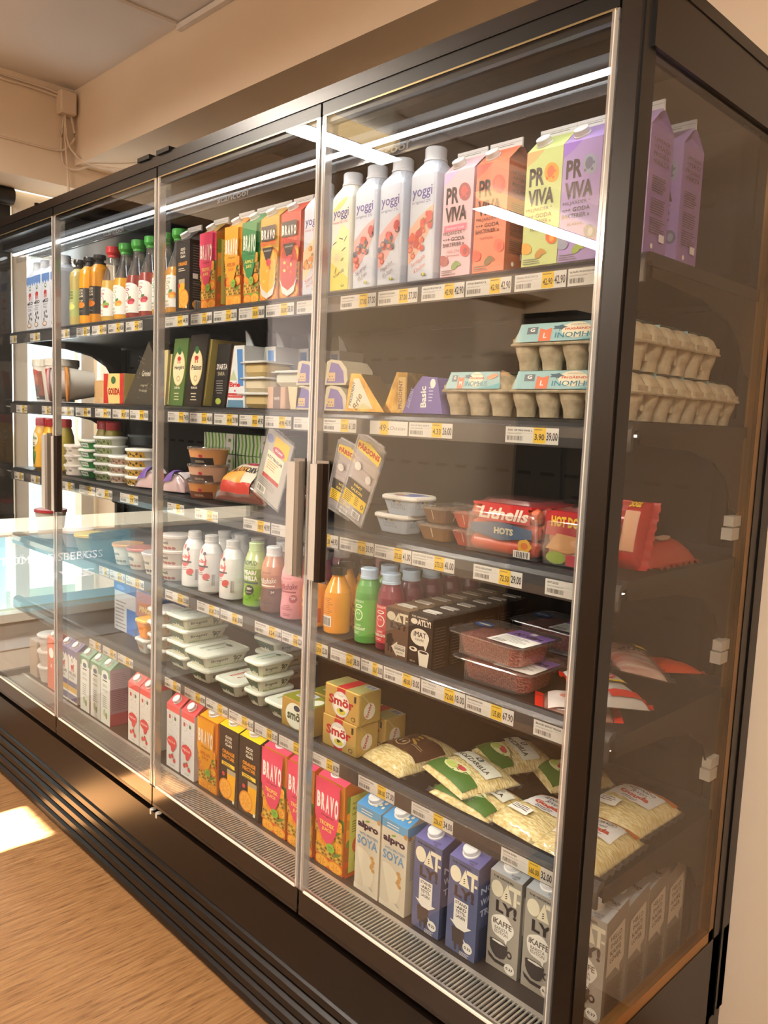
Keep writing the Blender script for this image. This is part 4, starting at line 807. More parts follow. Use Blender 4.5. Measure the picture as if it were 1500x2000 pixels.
def rnd_tub(name, label, cat, x, y, z, r1, r2, h, body, lid, art=None, lidart=None, group=None, turn=0, rot=None, lidh=.006, clearwall=False):
    """round pot: r1 foot, r2 rim"""
    t = thing(name, label, cat, (x, y, z), rot or (0, 0, turn), group); b = MB()
    b.lathe([(0, 0), (r1, 0), (r2, h-.004)], body if not isinstance(body, str) else M(body, .4), 24)
    if art: art(b, cyl(prof_r([(r1, 0), (r2, h)])), r2, h)
    b.build('pot', t); b = MB(); lm = lid if not isinstance(lid, str) else M(lid, .38)
    b.lathe([(r2-.001, h-.005), (r2+.003, h-.005), (r2+.003, h+lidh-.005), (r2+.001, h+lidh-.003), (0, h+lidh-.004)], lm, 24)
    if lidart: lidart(b, flat((0, 0, h+lidh-.004), (1, 0, 0), (0, 1, 0)), r2)
    b.build('lid', t); return t
def box_tub(name, label, cat, x, yf, z, w, d, h, body, lid, artF=None, artR=None, artT=None, group=None, rz=0, taper=.010, rim=.004, r=.014):
    t = thing(name, label, cat, (x, yf+d/2, z), (0, 0, rz), group); b = MB(); hw, hd = w/2-rim, d/2-rim
    bm_ = M(body, .4) if isinstance(body, str) else body
    b.loft([(0, hw-taper, hd-taper, r*.8), (.002, hw-taper+.001, hd-taper+.001, r*.8), (h-.007, hw, hd, r)], bm_, k=4)
    def side(p00, p10, p01, p11, W_, H_):
        A, B, C, D = map(Vector, (p00, p10, p01, p11)); n = (B-A).cross(C-A).normalized()
        return _S(lambda u, v, o=0: (A.lerp(B, u/W_)).lerp(C.lerp(D, u/W_), v/H_)+n*o)
    a, c_ = hw-taper-r*.5, hw-r*.6; e, g_ = hd-taper-r*.5, hd-r*.6; H_ = h-.008
    if artF: artF(b, side((-a, -hd+taper, .001), (a, -hd+taper, .001), (-c_, -hd, H_), (c_, -hd, H_), 2*c_, H_), 2*c_, H_)
    if artR: artR(b, side((hw-taper, -e, .001), (hw-taper, e, .001), (hw, -g_, H_), (hw, g_, H_), 2*g_, H_), 2*g_, H_)
    b.build('tub', t); b = MB(); lm = M(lid, .35) if isinstance(lid, str) else lid
    b.loft([(h-.009, hw+rim-.001, hd+rim-.001, r+.003), (h-.006, hw+rim, hd+rim, r+.004), (h-.002, hw+rim-.001, hd+rim-.001, r+.003), (h, hw-.001, hd-.001, r), (h-.0015, hw-.005, hd-.005, r-.002)], lm, k=4)
    if artT: artT(b, flat((-hw+.006, -hd+.006, h-.0012), (1, 0, 0), (0, 1, 0)), 2*hw-.012, 2*hd-.012)
    b.build('lid', t); return t
def a_breg(col, front='#24503a'):
    def F(b, S, w, h):
        b.rect(S, w*.02, 0, w*.98, h, M(front)); b.ell(S, w*.42, h*.3, w*.04, h*.13, PAPER, 8); b.ell(S, w*.58, h*.3, w*.04, h*.13, PAPER, 8); b.lines(S, w*.2, h*.8, w*.5, 1, .004, M('#7fa08a'))
    def R(b, S, w, h):
        g = M('#7f9a5a')
        for i in range(30): b.poly(S, [(w*i/30, 0), (w*(i+.9)/30, 0), (w*(i+.5)/30, h*random.uniform(.12, .3))], g)
        b.text(S, 'Bregott', w*.30, h*.45, h*.34, M('#2c2f2a'), w=w*.44, slant=.05, bold=.01); b.lines(S, w*.2, h*.38, w*.2, 1, .003, GREY)
        b.ell(S, w*.78, h*.60, w*.10, h*.18, M('#3c5a3a'), 12, rot=.2, wob=.15); b.ell(S, w*.68, h*.78, w*.04, h*.1, M('#3c5a3a'), 8); b.rect(S, w*.73, h*.2, w*.755, h*.5, M('#3c5a3a')); b.rect(S, w*.82, h*.2, w*.845, h*.5, M('#3c5a3a')); b.ell(S, w*.8, h*.62, w*.03, h*.08, PAPER, 8)
    def T(b, S, w, d):
        c = M(col); b.text(S, 'Bregott', w*.62, d*.46, w*.14, c, w=d*.42, rot=PI/2)
        for i in range(14): b.poly(S, [(w*.18, d*(.2+.045*i)), (w*.18, d*(.235+.045*i)), (w*(.36), d*(.22+.045*i))], c)
        b.ell(S, w*.5, d*.78, w*.16, d*.05, c, 10, wob=.2)
    return F, R, T
def butter(label, x, yf, z, kind='red', w=.113, d=.066, h=.071, group=None, rz=0):
    t = thing('butter_pack', label, 'butter', (x, yf+d/2, z), (0, 0, rz), group); g = M('#d9b868', .28, .5); b = MB(); hw, hd = w/2, d/2
    b.loft([(0, hw-.001, hd-.001, .003), (.002, hw, hd, .003), (h-.002, hw, hd, .003), (h, hw-.001, hd-.001, .003)], g, k=2)
    S = flat((-hw, -hd, 0), (1, 0, 0), (0, 0, 1)); ST = flat((-hw, -hd, h), (1, 0, 0), (0, 1, 0)); SR = flat((hw, -hd, 0), (0, 1, 0), (0, 0, 1))
    if kind == 'red':
        rd = M('#b81f2c'); b.rect(S, w*.36, h*.02, w*.60, h*.99, rd); b.rect(ST, w*.36, .002, w*.60, d-.002, rd)
        b.rect(ST, w*.02, .004, w*.34, d-.004, M('#b5b070', .35, .3)); b.rect(ST, w*.62, .004, w*.98, d-.004, M('#b5b070', .35, .3)); b.rect(ST, w*.70, d*.68, w*.97, d*.94, M('#c9d2e2')); b.bars(ST, w*.72, d*.70, w*.22, d*.2, INK, 14)
        b.ell(S, w*.48, h*.48, w*.25, h*.40, M('#d9d6cc'), 26); b.ell(S, w*.48, h*.48, w*.20, h*.32, M('#efeade'), 24); b.text(S, 'SVENSKT', w*.48, h*.72, h*.06, GREY, w=w*.18)
        b.ell(S, w*.50, h*.26, w*.13, h*.10, M('#cbbf3a'), 14); b.ell(S, w*.50, h*.30, w*.06, h*.05, INK, 8, wob=.3)
        b.text(S, 'Smör', w*.49, h*.42, h*.30, M('#b3202a'), w=w*.72, bold=.04); b.rect(S, w*.86, h*.70, w*.91, h*.9, INK); b.ell(S, w*.85, h*.16, w*.06, h*.07, INK, 10); b.ell(S, w*.85, h*.16, w*.045, h*.05, g, 10)
        b.poly(SR, [(d*.05, 0), (d*.9, h*.5), (d*.95, h*.52), (d*.12, 0)], M('#e6cf86', .3, .6)); b.poly(SR, [(d*.05, h), (d*.5, h*.55), (d*.55, h*.6), (d*.12, h)], M('#e6cf86', .3, .6)); b.ell(SR, d*.45, h*.42, d*.26, h*.26, M('#d9d0b8'), 16); b.text(SR, 'Smör', d*.48, h*.42, h*.12, M('#b3202a'), w=d*.5, bold=.03, rot=1.2)
    else:
        b.rect(ST, 0, 0, w, d, M('#8c8f2c', .4)); b.rect(S, 0, 0, w, h*.98, M('#c9a654', .35, .4)); b.ell(S, w*.42, h*.46, w*.30, h*.44, M('#e9ecd8'), 26); b.ell(S, w*.48, h*.74, w*.10, h*.10, M('#2a3348'), 14)
        b.text(S, 'smör', w*.44, h*.30, h*.30, M('#2c4a22'), w=w*.52, bold=.04); b.rect(ST, w*.18, d*.35, w*.6, d*.9, M('#d8dce6')); b.bars(ST, w*.2, d*.4, w*.36, d*.42, M('#4a5aa0'), 16); b.ell(ST, w*.82, d*.4, w*.14, d*.3, M('#e9ecd8'), 14)
        b.rect(SR, d*.55, 0, d, h, M('#a5b23c'))
    o = b.build('wrapped_block', t); return t
def egg_box(label, x, yf, z, w=.235, n=5, size='L', d=.097, top=True, group=None, rz=0):
    t = thing('egg_carton', label, 'egg carton', (x, yf+d/2, z), (0, 0, rz), group); PULP = PULP_; hw, hd = w/2, d/2
    b = MB(); b.loft([(.041, hw+.003, hd+.003, .012), (.0435, hw+.004, hd+.004, .012), (.046, hw+.002, hd+.002, .012)], PULP)
    for i in range(n):
        for j in (-1, 1):
            cx = -hw+w*(i+.5)/n; cy = j*hd*.5; q = w/n/2
            b.loft([(0, q*.60, hd*.30, .010), (.014, q*.68, hd*.36, .014), (.030, q*.92, hd*.46, .018), (.041, q*.99, hd*.49, .018)], PULP, smooth=True, c=(cx, cy), k=4)
    b.box(-hw+.01, hw-.01, -.004, .004, .016, .042, PULP); b.build('tray', t)
    b = MB()
    for j in (-1, 1):
        b.loft([(.044, hw, hd*.5, .010), (.055, hw-.002, hd*.49, .012), (.068, hw-.008, hd*.43, .014), (.074, hw-.016, hd*.34, .012), (.075, hw-.02, hd*.28, .01)], PULP, c=(0, j*hd*.5), k=4, smooth=True)
    for j in (-1, 1):
        for sx in (-1, 1): b.box(sx*(hw-.004)-.006, sx*(hw-.004)+.006, j*hd*.5-.016, j*hd*.5+.016, .046, .054, PULP)
    b.build('lid', t)
    b = MB(); sl = hw-.012; A = (-sl, -hd+.0005, .047); 
    lb = M('#9fc4c4', .55); p0 = Vector((-sl, -hd-.0045, .0465)); p1 = Vector((-sl+.008, -hd+.003, .0770)); 
    S = flat(p0, (1, 0, 0), p1-p0-Vector((.008, 0, 0))); H_ = (p1-p0-Vector((.008, 0, 0))).length; W_ = 2*sl
    b.poly(S, [(0, .0), (W_, .0), (W_-.006, H_), (.006, H_)], lb, off=.0001)
    b.add([(-sl+.006, -hd+.002, .0772), (sl-.006, -hd+.002, .0772), (sl-.006, hd*.55, .0772), (-sl+.006, hd*.55, .0772)], [(0, 1, 2, 3)], M('#a9cdcf', .5)); b.rect(flat((-sl, 0, .0774), (1, 0, 0), (0, 1, 0)), .006, -.01, W_-.006, .03, M('#3f96c0', .5))
    S.k = 0; b.poly(S, [(W_*.55, 0), (W_, 0), (W_, H_*.35), (W_*.8, H_*.16)], M('#4f9fa6')); 
    b.rect(S, W_*.10, H_*.42, W_*.20, H_*.80, M('#5c6468')); b.text(S, 'G', W_*.15, H_*.55, H_*.2, PAPER, w=W_*.045, bold=.04)
    b.poly(S, [(W_*.22, H_*.02), (W_*.33, H_*.02), (W_*.33, H_*.72), (W_*.275, H_*.62), (W_*.22, H_*.72)], M('#e06a35')); b.text(S, size, W_*.275, H_*.18, H_*.28, PAPER, w=W_*(.03 if size == 'L' else .05), bold=.03)
    b.ell(S, W_*.55, H_*.55, W_*.13, H_*.42, M('#ecdfc0'), 18); b.ell(S, W_*.40, H_*.72, W_*.06, H_*.12, M('#3f5a66'), 10, wob=.3); b.rect(S, W_*.40, H_*.50, W_*.405, H_*.65, M('#3f5a66'))
    b.text(S, 'SVENSKA ÄGG', W_*.57, H_*.80, H_*.07, M('#5c6468'), w=W_*.15); b.text(S, 'FRIGÅENDE', W_*.57, H_*.55, H_*.15, M('#d2552c'), w=W_*.24, bold=.03); b.text(S, 'INOMHUS', W_*.57, H_*.16, H_*.28, M('#2f7f92'), w=W_*.40, bold=.04)
    b.ell(S, W_*.84, H_*.70, W_*.10, H_*.14, M('#e08a5a'), 12, rot=.25)
    b.build('printed_sleeve', t); return t
PULP_ = noisy('egg_box_pulp', '#a8987c', '#c2b294', 60, .9, .5)
def bag(name, label, cat, x, y, z, w, d, h, body, art=None, rot=(0, 0, 0), group=None, seed=1, edge=None, part_name='bag', body2=None, wr=.0008):
    """soft pillow pack lying flat: filled inside, crimped film edge all round"""
    t = thing(name, label, cat, (x, y, z), rot, group); rr = random.Random(seed); NX, NY = 26, 18; ph = [rr.uniform(0, 6) for _ in range(6)]
    def H(u, v):
        a = max(0, 1-abs(2*u/w)**3.2)*max(0, 1-abs(2*v/d)**3.2)
        return h*a**.55*(1+.07*math.sin(u*55+ph[0])*math.sin(v*45+ph[1])+.03*math.sin((u+v)*90+ph[2]))+wr*math.sin(u*260+ph[3]+3*math.sin(v*90))*math.cos(v*200+ph[4])*(a+.2)
    b = MB(); mt = M(body, .35, 0, .3) if isinstance(body, str) else body
    def grid(sx, f, m, mm=None):
        vs = [(-w/2*sx+w*sx*i/NX, -d/2*sx+d*sx*j/NY, 0) for j in range(NY+1) for i in range(NX+1)]; vs = [(a, c, f(a, c)) for a, c, _ in vs]
        b.add(vs, [(j*(NX+1)+i, j*(NX+1)+i+1, (j+1)*(NX+1)+i+1, (j+1)*(NX+1)+i) for j in range(NY) for i in range(NX)], m, True)
    if body2: # see-through pack: contents under film
        grid(.93, lambda u, v: H(u/.93, v/.93)*.86+.001, body2); grid(.93, lambda u, v: .0005, body2); grid(1.0, lambda u, v: H(u, v)+.0022, mt); grid(1.0, lambda u, v: 0, mt)
    else: grid(1.0, lambda u, v: H(u, v)+.001, mt); grid(1.0, lambda u, v: 0, mt)
    S = _S(lambda u, v, o=0: Vector((u, v, H(u, v)+.0030+o*7))); S.curved = True; S.dv = .008
    if art: art(b, S, w, d)
    b.build(part_name, t)
    e = MB(); em = edge or CRINKLE
    for k, (x0, x1, y0, y1) in enumerate(((-w/2-.012, -w/2+.003, -d/2, d/2), (w/2-.003, w/2+.012, -d/2, d/2))):
        n = 24; vs = []
        for j in range(n+1):
            yy = y0+(y1-y0)*j/n; vs += [(x0, yy, .004*math.sin(j*1.9+ph[0])*(1 if k == 0 else .15)+.003), (x1, yy, .004*math.sin(j*1.9+ph[0])*(.15 if k == 0 else 1)+.003)]
        e.add(vs, [(2*j, 2*j+1, 2*j+3, 2*j+2) for j in range(n)], em, True)
    e.build('crimped_seam', t); return t
def slab(name, label, cat, x, yf, z, w, d, h, mat, art=None, rot=(0, 0, 0), group=None, artR=None, part='pack', r=.004, artT=None):
    t = thing(name, label, cat, (x, yf+d/2, z), rot, group); b = MB(); hw, hd = w/2, d/2; m = M(mat, .4) if isinstance(mat, str) else mat
    b.loft([(0, hw-.001, hd-.001, r), (.0015, hw, hd, r), (h-.0015, hw, hd, r), (h, hw-.001, hd-.001, r)], m, k=2)
    if art: art(b, flat((-hw, -hd, 0), (1, 0, 0), (0, 0, 1)), w, h)
    if artR: artR(b, flat((hw, -hd, 0), (0, 1, 0), (0, 0, 1)), d, h)
    if artT: artT(b, flat((-hw, -hd, h), (1, 0, 0), (0, 1, 0)), w, d)
    b.build(part, t); return t
# ================================================================== GOODS, SHELF BY SHELF
Z1, Z2, Z3, Z4, Z5, Z6 = 1.634, 1.387, 1.144, .891, .644, .346
# ---------- top shelf: fruit drinks, yoghurts, smoothies, juices
G_FR = 'fruit drink cartons at the near end of the top shelf'
def pv(label, x, yf, front, side, F, R, cap='#dedad6', **k): return gable('fruit_drink_carton', label, 'drink carton', x, yf, Z1, .070, .070, .187, front, side, F, R, cap=cap, roof=.030, group=G_FR, **k)
F, R = a_proviva('#e9bcc6', 'HALLON', '#a84a4a', '#d8504a', '#7d9a4a', '#dcb2dd', 'BJÖRNBÄR', banner='UTAN TILLSATT SOCKER')
pv('pink raspberry blackberry fruit drink carton beside the white yoghurts', -.374, .11, '#e7bcc4', '#d3a4b2', F, R)
F, R = a_proviva('#f07a52', 'NYPON', '#e2543a', '#f0694a', '#8a6a3a', '#ef5a46')
pv('orange-red rosehip fruit drink carton, its brown side turned to the right', -.298, .11, '#ef7f58', '#b0604a', F, R, fold='#9a5a48')
F, R = a_proviva('#c9d27a', 'MANGO', '#e8a02a', '#e2662a', '#c0882a', '#f2b070')
pv('lime green mango fruit drink carton', -.191, .11, '#c8d283', '#aeb86a', F, R)
F, R = a_proviva('#a98ac0', 'BLÅBÄR', '#9a9cb0', '#6a6c84', '#9aae3a', '#9a6fcb')
t = pv('purple blueberry fruit drink carton next to the lime green one', -.120, .11, '#a98cc4', '#8a6ca8', F, R)
dup(t, (-.040, .145, Z1), 'purple blueberry fruit drink carton at the corner post, front one')
dup(t, (-.040, .250, Z1), 'purple blueberry fruit drink carton at the corner post, rear one')
G_Y = 'white yoghurt cartons with big screw caps'
RD = ('#d2453c', '#c03034', '#e0563c')
F = a_yoggi('original 2%', 'Jordgubb', '& Smultron', '#f0b9a0', RD); capcarton('yoghurt_carton', 'white yoghurt carton with strawberries and wild strawberries, tallest of its row', -.463, .11, Z1, .066, .196, F, group=G_Y)
F = a_yoggi('original 2%', 'Skogsbär', '8% Frukt', '#e3a7a4', RD+('#4a4a62', '#5a4a6a'), '#6e4038')
t = capcarton('yoghurt_carton', 'white forest berry yoghurt carton, right one of the pair', -.548, .11, Z1, .064, .192, F, group=G_Y)
dup(t, (-.622, .143, Z1), 'white forest berry yoghurt carton, left one of the pair')
F = a_yoggi('mini 0,1%', 'Vanilj', '', '#f5d95c', RD, '#3a2f2a', vanilla=True); capcarton('yoghurt_carton', 'yellow and white vanilla yoghurt carton', -.693, .11, Z1, .062, .190, F, group=G_Y, front='#efeadb')
F = a_yoggi('mini 0,1%', 'Smak', 'Persika', '#f3cfa4', ('#e8912a', '#f0a84a', '#c8742a'), '#d2622c'); capcarton('yoghurt_carton', 'white peach yoghurt carton beside the red smoothie carton', -.786, .11, Z1, .064, .186, F, group=G_Y)
G_J = 'juice and smoothie cartons on the top shelf'
def jc(label, x, front, side, FR, w=.070, roof=.028, **k): return gable('juice_carton', label, 'juice carton', x, .11, Z1, w, .070, .186, front, side, FR[0], FR[1], cap='#e4e0d8', roof=roof, group=G_J, fincol='#dcd8d2', **k)
jc('red strawberry smoothie carton', -.862, '#d2503c', '#b03f34', a_bravo('#d2503c', '', 'JORDGUBB', '#c8413a', ['#b8503a', '#d86a4a', '#c8483a'], smooth=True), ridge='#d2503c')
jc('yellow mango passion smoothie carton', -.940, '#d8a43c', '#c8862c', a_bravo('#d8a43c', '', 'MANGO', '#f0b63a', ['#caa24a', '#e0b04a', '#f0bd4a'], smooth=True), ridge='#c89a4a')
jc('green apple juice carton between smoothie and orange juice', -1.008, '#2f8a4a', '#2a6e3c', a_bravo('#2f8a4a', 'Original', 'ÄPPLE', 'JUICE', ['#7fb03a', '#3f8a3c', '#a9c87a', '#cfd9b8', '#5f9a3a']), w=.062, ridge='#3f8a52')
jc('yellow-orange orange juice carton on the top shelf', -1.083, '#f6a81c', '#c8681c', a_bravo('#f6a81c', 'Original', 'APELSIN', 'JUICE', ['#f0a02a', '#e2601e', '#f0861c', '#d85a18', '#f09a26']), w=.064, ridge='#d2882c')
jc('pink-red tropical juice carton on the top shelf', -1.196, '#e8476a', '#b0702a', a_bravo('#e8476a', 'Original', 'TROPISK', 'JUICE', ['#e0641e', '#b06a1c', '#f0a02a', '#c8b04a', '#6a8a2c']), w=.066, ridge='#a8822c')
F, R = a_gm('ORANGE'); gable('juice_carton', 'black orange juice carton with lettered side panel', 'juice carton', -1.322, .11, Z1, .068, .070, .184, '#2a211c', '#241c18', F, R, cap='#cfc9c2', roof=.028, group=G_J, fincol='#bdb6ae', ridge='#3a302a', fold='#6a625a')
J = (('#c9a24a', '#c8262c', '#8fae4a', '#c83a3a', 'ÄPPLE', '#c23a3a', 'pale apple juice bottle with a red cap'), ('#d99a1c', '#3fa03a', '#f0921e', '#f6b84a', 'ORANGE', '#8a9a4a', 'yellow orange juice bottle with a green cap, second from the red-capped one'),
     ('#8a2f24', '#3fa03a', '#b02438', '#d8505a', 'HALLON', '#b03a4a', 'dark red juice bottle with a green cap, left one of two'), ('#93352a', '#3fa03a', '#b02438', '#d8505a', 'KÖRSBÄR', '#b03a4a', 'dark red juice bottle with a green cap, right one of two'),
     ('#d9a21c', '#3fa03a', '#f0c23a', '#f6dc6a', 'ANANAS', '#4a8a4a', 'golden pineapple juice bottle with a green cap'), ('#c98a22', '#3fa03a', '#f0921e', '#f6b84a', 'MANGO', '#8a9a4a', 'amber juice bottle behind the door seam, beside the black carton'))
for (fl, cp_, f1, f2, tx, rg, lb), x in zip(J, (-1.800, -1.718, -1.638, -1.560, -1.482, -1.405)): jugbottle(lb, x, .150, Z1, fl, cp_, f1, f2, tx, rg)
GMP = [(.026, 0), (.031, .005), (.0315, .02), (.0315, .160), (.029, .172), (.020, .182), (.018, .185)]
for x, fl, org, tx, lb in ((-1.885, '#f0a010', True, 'apelsin', 'orange juice bottle with a black label and black cap, right one'), (-1.958, '#f0a010', True, 'orange', 'orange juice bottle with a black label and black cap, middle one'), (-2.032, '#b8a860', False, 'lemon', 'pale green lemonade bottle with a black cap')):
    bottle('juice_bottle', lb, 'bottle', x, .145, Z1, GMP, fl, [(0, .185), (.0195, .185), (.0195, .190), (.013, .192), (.013, .199), (.019, .201), (.0195, .206), (.0185, .214), (0, .214)], M('#1f1c1a', .35), a_gmbottle(org, tx), 'black-capped bottles on the top shelf')
t = capcarton('milk_carton', 'white and blue organic milk carton with cap, nearest the juice bottles', -2.150, .11, Z1, .070, .188, a_eko, group='blue topped milk cartons at the far end', cat='milk', cap='#e8ecf4')
dup(t, (-2.225, .145, Z1), 'white and blue organic milk carton with cap, second from the juice bottles')
dup(t, (-2.300, .145, Z1), 'white and blue organic milk carton with cap, third from the juice bottles')
dup(t, (-2.374, .150, Z1), 'white and blue organic milk carton with cap, farthest from the juice bottles')
# ---------- second shelf
def egg(label, x, y, z, **k): return egg_box(label, x, y, z, **k)
G_E = 'long grey egg cartons at the near end'
t = egg('long egg carton with pale blue sleeve, front one of the lower layer', -.117, .105, Z2, group=G_E)
for i, (y, lz, nm) in enumerate(((.203, 0, 'second row of the lower layer'), (.301, 0, 'third row of the lower layer'), (.399, 0, 'rear one of the lower layer'), (.105, .0755, 'front one of the upper layer'), (.203, .0755, 'second row of the upper layer'), (.301, .0755, 'rear one of the upper layer'))):
    dup(t, (-.117, y+.049, Z2+lz*1.025), 'long egg carton with pale blue sleeve, '+nm)
t = egg_box('short six-pack egg carton with the letter M, beside the long cartons', -.312, .105, Z2, w=.148, n=3, size='M')
b = MB(); EG = M('#d9b48a', .5); b.lathe([(0, -.022), (.012, -.02), (.020, -.010), (.0215, 0), (.019, .014), (.012, .024), (0, .028)], EG, 16, c=(.048, -.028), T=Matrix.Translation((0, 0, .052))); b.build('egg', t)
def wedge(name, label, cat, x, y, z, pts, dep, mat, art=None, rot=(0, 0, 0), group=None, sidem=None, part='wrapped_wedge', film=None, inner=None):
    """prism with polygon pts in x-z, dep deep"""
    t = thing(name, label, cat, (x, y, z), rot, group); b = MB(); m = M(mat, .4) if isinstance(mat, str) else mat
    b.prism(pts, 0, dep, m, 'y')
    if art: art(b, flat((0, 0, 0), (1, 0, 0), (0, 0, 1)))
    b.build(part, t)
    return t
GOLDF = noisy('gold_foil', '#b98a3a', '#e2bf6a', 30, .22, .5, metal=.85)
def a_pres(b, S):
    b.poly(S, [(.010, .006), (.024, .068), (.040, .068), (.085, .006)], M('#e8dfc8')); b.text(S, 'Brie', .044, .016, .016, M('#8a6a3a'), rot=1.1, bold=.02, slant=.2); b.text(S, 'PRESIDENT', .024, .036, .008, M('#3a3a4a'), w=.05, rot=1.32, bold=.02); b.poly(S, [(.030, .006), (.055, .018), (.085, .006)], M('#d9cf9a'))
wedge('brie_wedge', 'gold foil brie wedge lying on its side, left one of two', 'cheese', -.665, .115, Z2, [(0, 0), (.118, 0), (.045, .077), (.014, .079)], .055, GOLDF, a_pres)
wedge('brie_wedge', 'gold foil brie wedge standing with its narrow edge forward', 'cheese', -.562, .125, Z2, [(.0, 0), (.066, 0), (.066, .079), (.036, .080)], .06, GOLDF, lambda b, S: (b.rect(S, .042, .006, .062, .07, M('#cfae6a', .4)), b.text(S, 'PRESIDENT', .054, .036, .010, M('#7a3a2a'), w=.056, rot=PI/2, bold=.02)))
PUR = '#6f62a8'
def a_bas(b, S): b.text(S, 'Basic', .062, .032, .015, PAPER, w=.040, rot=PI/2+.05, bold=.03); b.lines(S, .068, .05, .012, 5, .006, M('#c9c4e2')); b.text(S, 'ÄDELOST', .024, .028, .009, M('#a9a2d2'), w=.04, rot=1.3, bold=.02); b.ell(S, .078, .057, .007, .009, PAPER, 10)
wedge('blue_cheese_wedge', 'purple wrapped blue cheese wedge beside the six-pack of eggs', 'cheese', -.496, .115, Z2, [(0, 0), (.105, 0), (.088, .068), (.050, .071), (.018, .038)], .07, PUR, a_bas)
wedge('blue_cheese_wedge', 'purple wrapped blue cheese wedge half behind the gold foil brie', 'cheese', -.56, .20, Z2, [(0, 0), (.09, 0), (.085, .060), (.02, .062)], .07, '#6a5ea2')
def a_gorg(b, S): 
    b.poly(S, [(.006, .004), (.064, .004), (.060, .028), (.044, .044), (.020, .048)], M('#7468a8')); b.rect(S, .010, .008, .034, .026, M('#d9b98a')); 
    for i in range(5): b.ell(S, .013+.004*i, .012+.006*(i % 2), .002, .0015, M('#5a6a7a'), 6)
GP = [(0, 0), (.068, 0), (.074, .010), (.070, .034), (.052, .050), (.020, .054), (.006, .050)]
for i, (x, z, nm) in enumerate(((-.738, Z2, 'lower one by the second door seam'), (-.738, Z2+.055, 'upper one by the second door seam'), (-.838, Z2, 'lower one left of the seam'), (-.838, Z2+.055, 'upper one left of the seam'))):
    wedge('blue_cheese_pack', 'cream edged blue cheese pack with purple label, '+nm, 'cheese', x, .118, z, GP, .075, '#cfc6ae', a_gorg, group='round-topped blue cheese packs')
slab('cream_cheese_pack', 'clear crinkled cheese pack lying far back behind the gold brie', 'cheese', -.68, .30, Z2, .13, .08, .07, TUBC, part='pack')
# tall wedge cheeses
def lean(name, label, x, w, h, col, art, shear, d=.11, cheese='#c9bb6a', yf=.112):
    t = thing(name, label, 'cheese', (x, yf, Z2)); b = MB(); 
    b.prism([(0, 0), (w, 0), (w+shear, h), (shear, h)], 0, .006, M(col, .35), 'y'); S = flat((0, 0, 0), (1, 0, 0), (0, 0, 1)); art(b, S); b.build('printed_front', t)
    b = MB(); b.prism([(w*.5, .002), (w+.006, .002), (w+shear*.9+.012, h*.93), (w*.6+shear, h*.93)], .0065, d, M(cheese, .5, 0, .4), 'y'); b.build('cheese', t)
    return t
def a_oval(t1, l2, bgc, sh, w):
    def F(b, S):
        cx = w*.5+sh*.55; b.ell(S, cx, .100, .030, .048, M('#d2b45a'), 26, rot=-.2); b.ell(S, cx, .100, .028, .046, M('#efe3b8'), 26, rot=-.2); b.ell(S, cx+.004, .145, .010, .010, M('#2f6a3a'), 12)
        b.ell(S, cx+.002, .125, .010, .006, M('#c8302a'), 8); b.rect(S, cx-.006, .112, cx-.002, .121, M('#c8302a')); b.rect(S, cx+.004, .112, cx+.008, .121, M('#c8302a'))
        b.text(S, t1, cx, .094, .013, INK, w=.048, slant=.35, bold=.02); b.ell(S, cx-.002, .072, .009, .008, M('#c9a86a'), 10); b.ell(S, cx-.002, .072, .006, .005, M('#efe3b8'), 10)
        b.text(S, l2, cx-.008, .045, .006, M('#e8e2c8'), w=.03, bold=.02); b.lines(S, cx-.026, .034, .03, 3, .008, M('#c9c2a0'), al='c')
    return F
lean('cheese_pack', 'tall green fronted cheese pack with an oval cream label', -1.392, .072, .178, '#55713a', a_oval('Herrgård', '28%', '', .03, .072), .030)
lean('cheese_pack', 'tall black fronted cheese pack with an oval cream label', -1.312, .084, .184, '#2c2620', a_oval('Prästost', 'MELLANLAGRAD', '', .032, .084), .034, cheese='#b5a85e')
lean('cheese_pack', 'tall black cheese pack lettered in white, left of the brie', -1.176, .058, .156, '#1d1c1a', lambda b, S: (b.text(S, 'SVARTA', .045, .093, .014, PAPER, w=.048, bold=.02, slant=.1), b.text(S, 'SARA', .042, .078, .010, M('#c9c2a0'), w=.03), b.lines(S, .018, .066, .034, 6, .006, GREY, al='c'), b.ell(S, .03, .014, .013, .008, M('#a8b84a'), 10)), .026, cheese='#c98a5a')
lean('cheese_pack', 'pale cheese wedge in clear wrap behind the black cheese pack', -1.462, .05, .15, '#c9bd86', lambda b, S: b.lines(S, .012, .1, .02, 2, .01, M('#ddd4a8')), .016, cheese='#c9bd86')
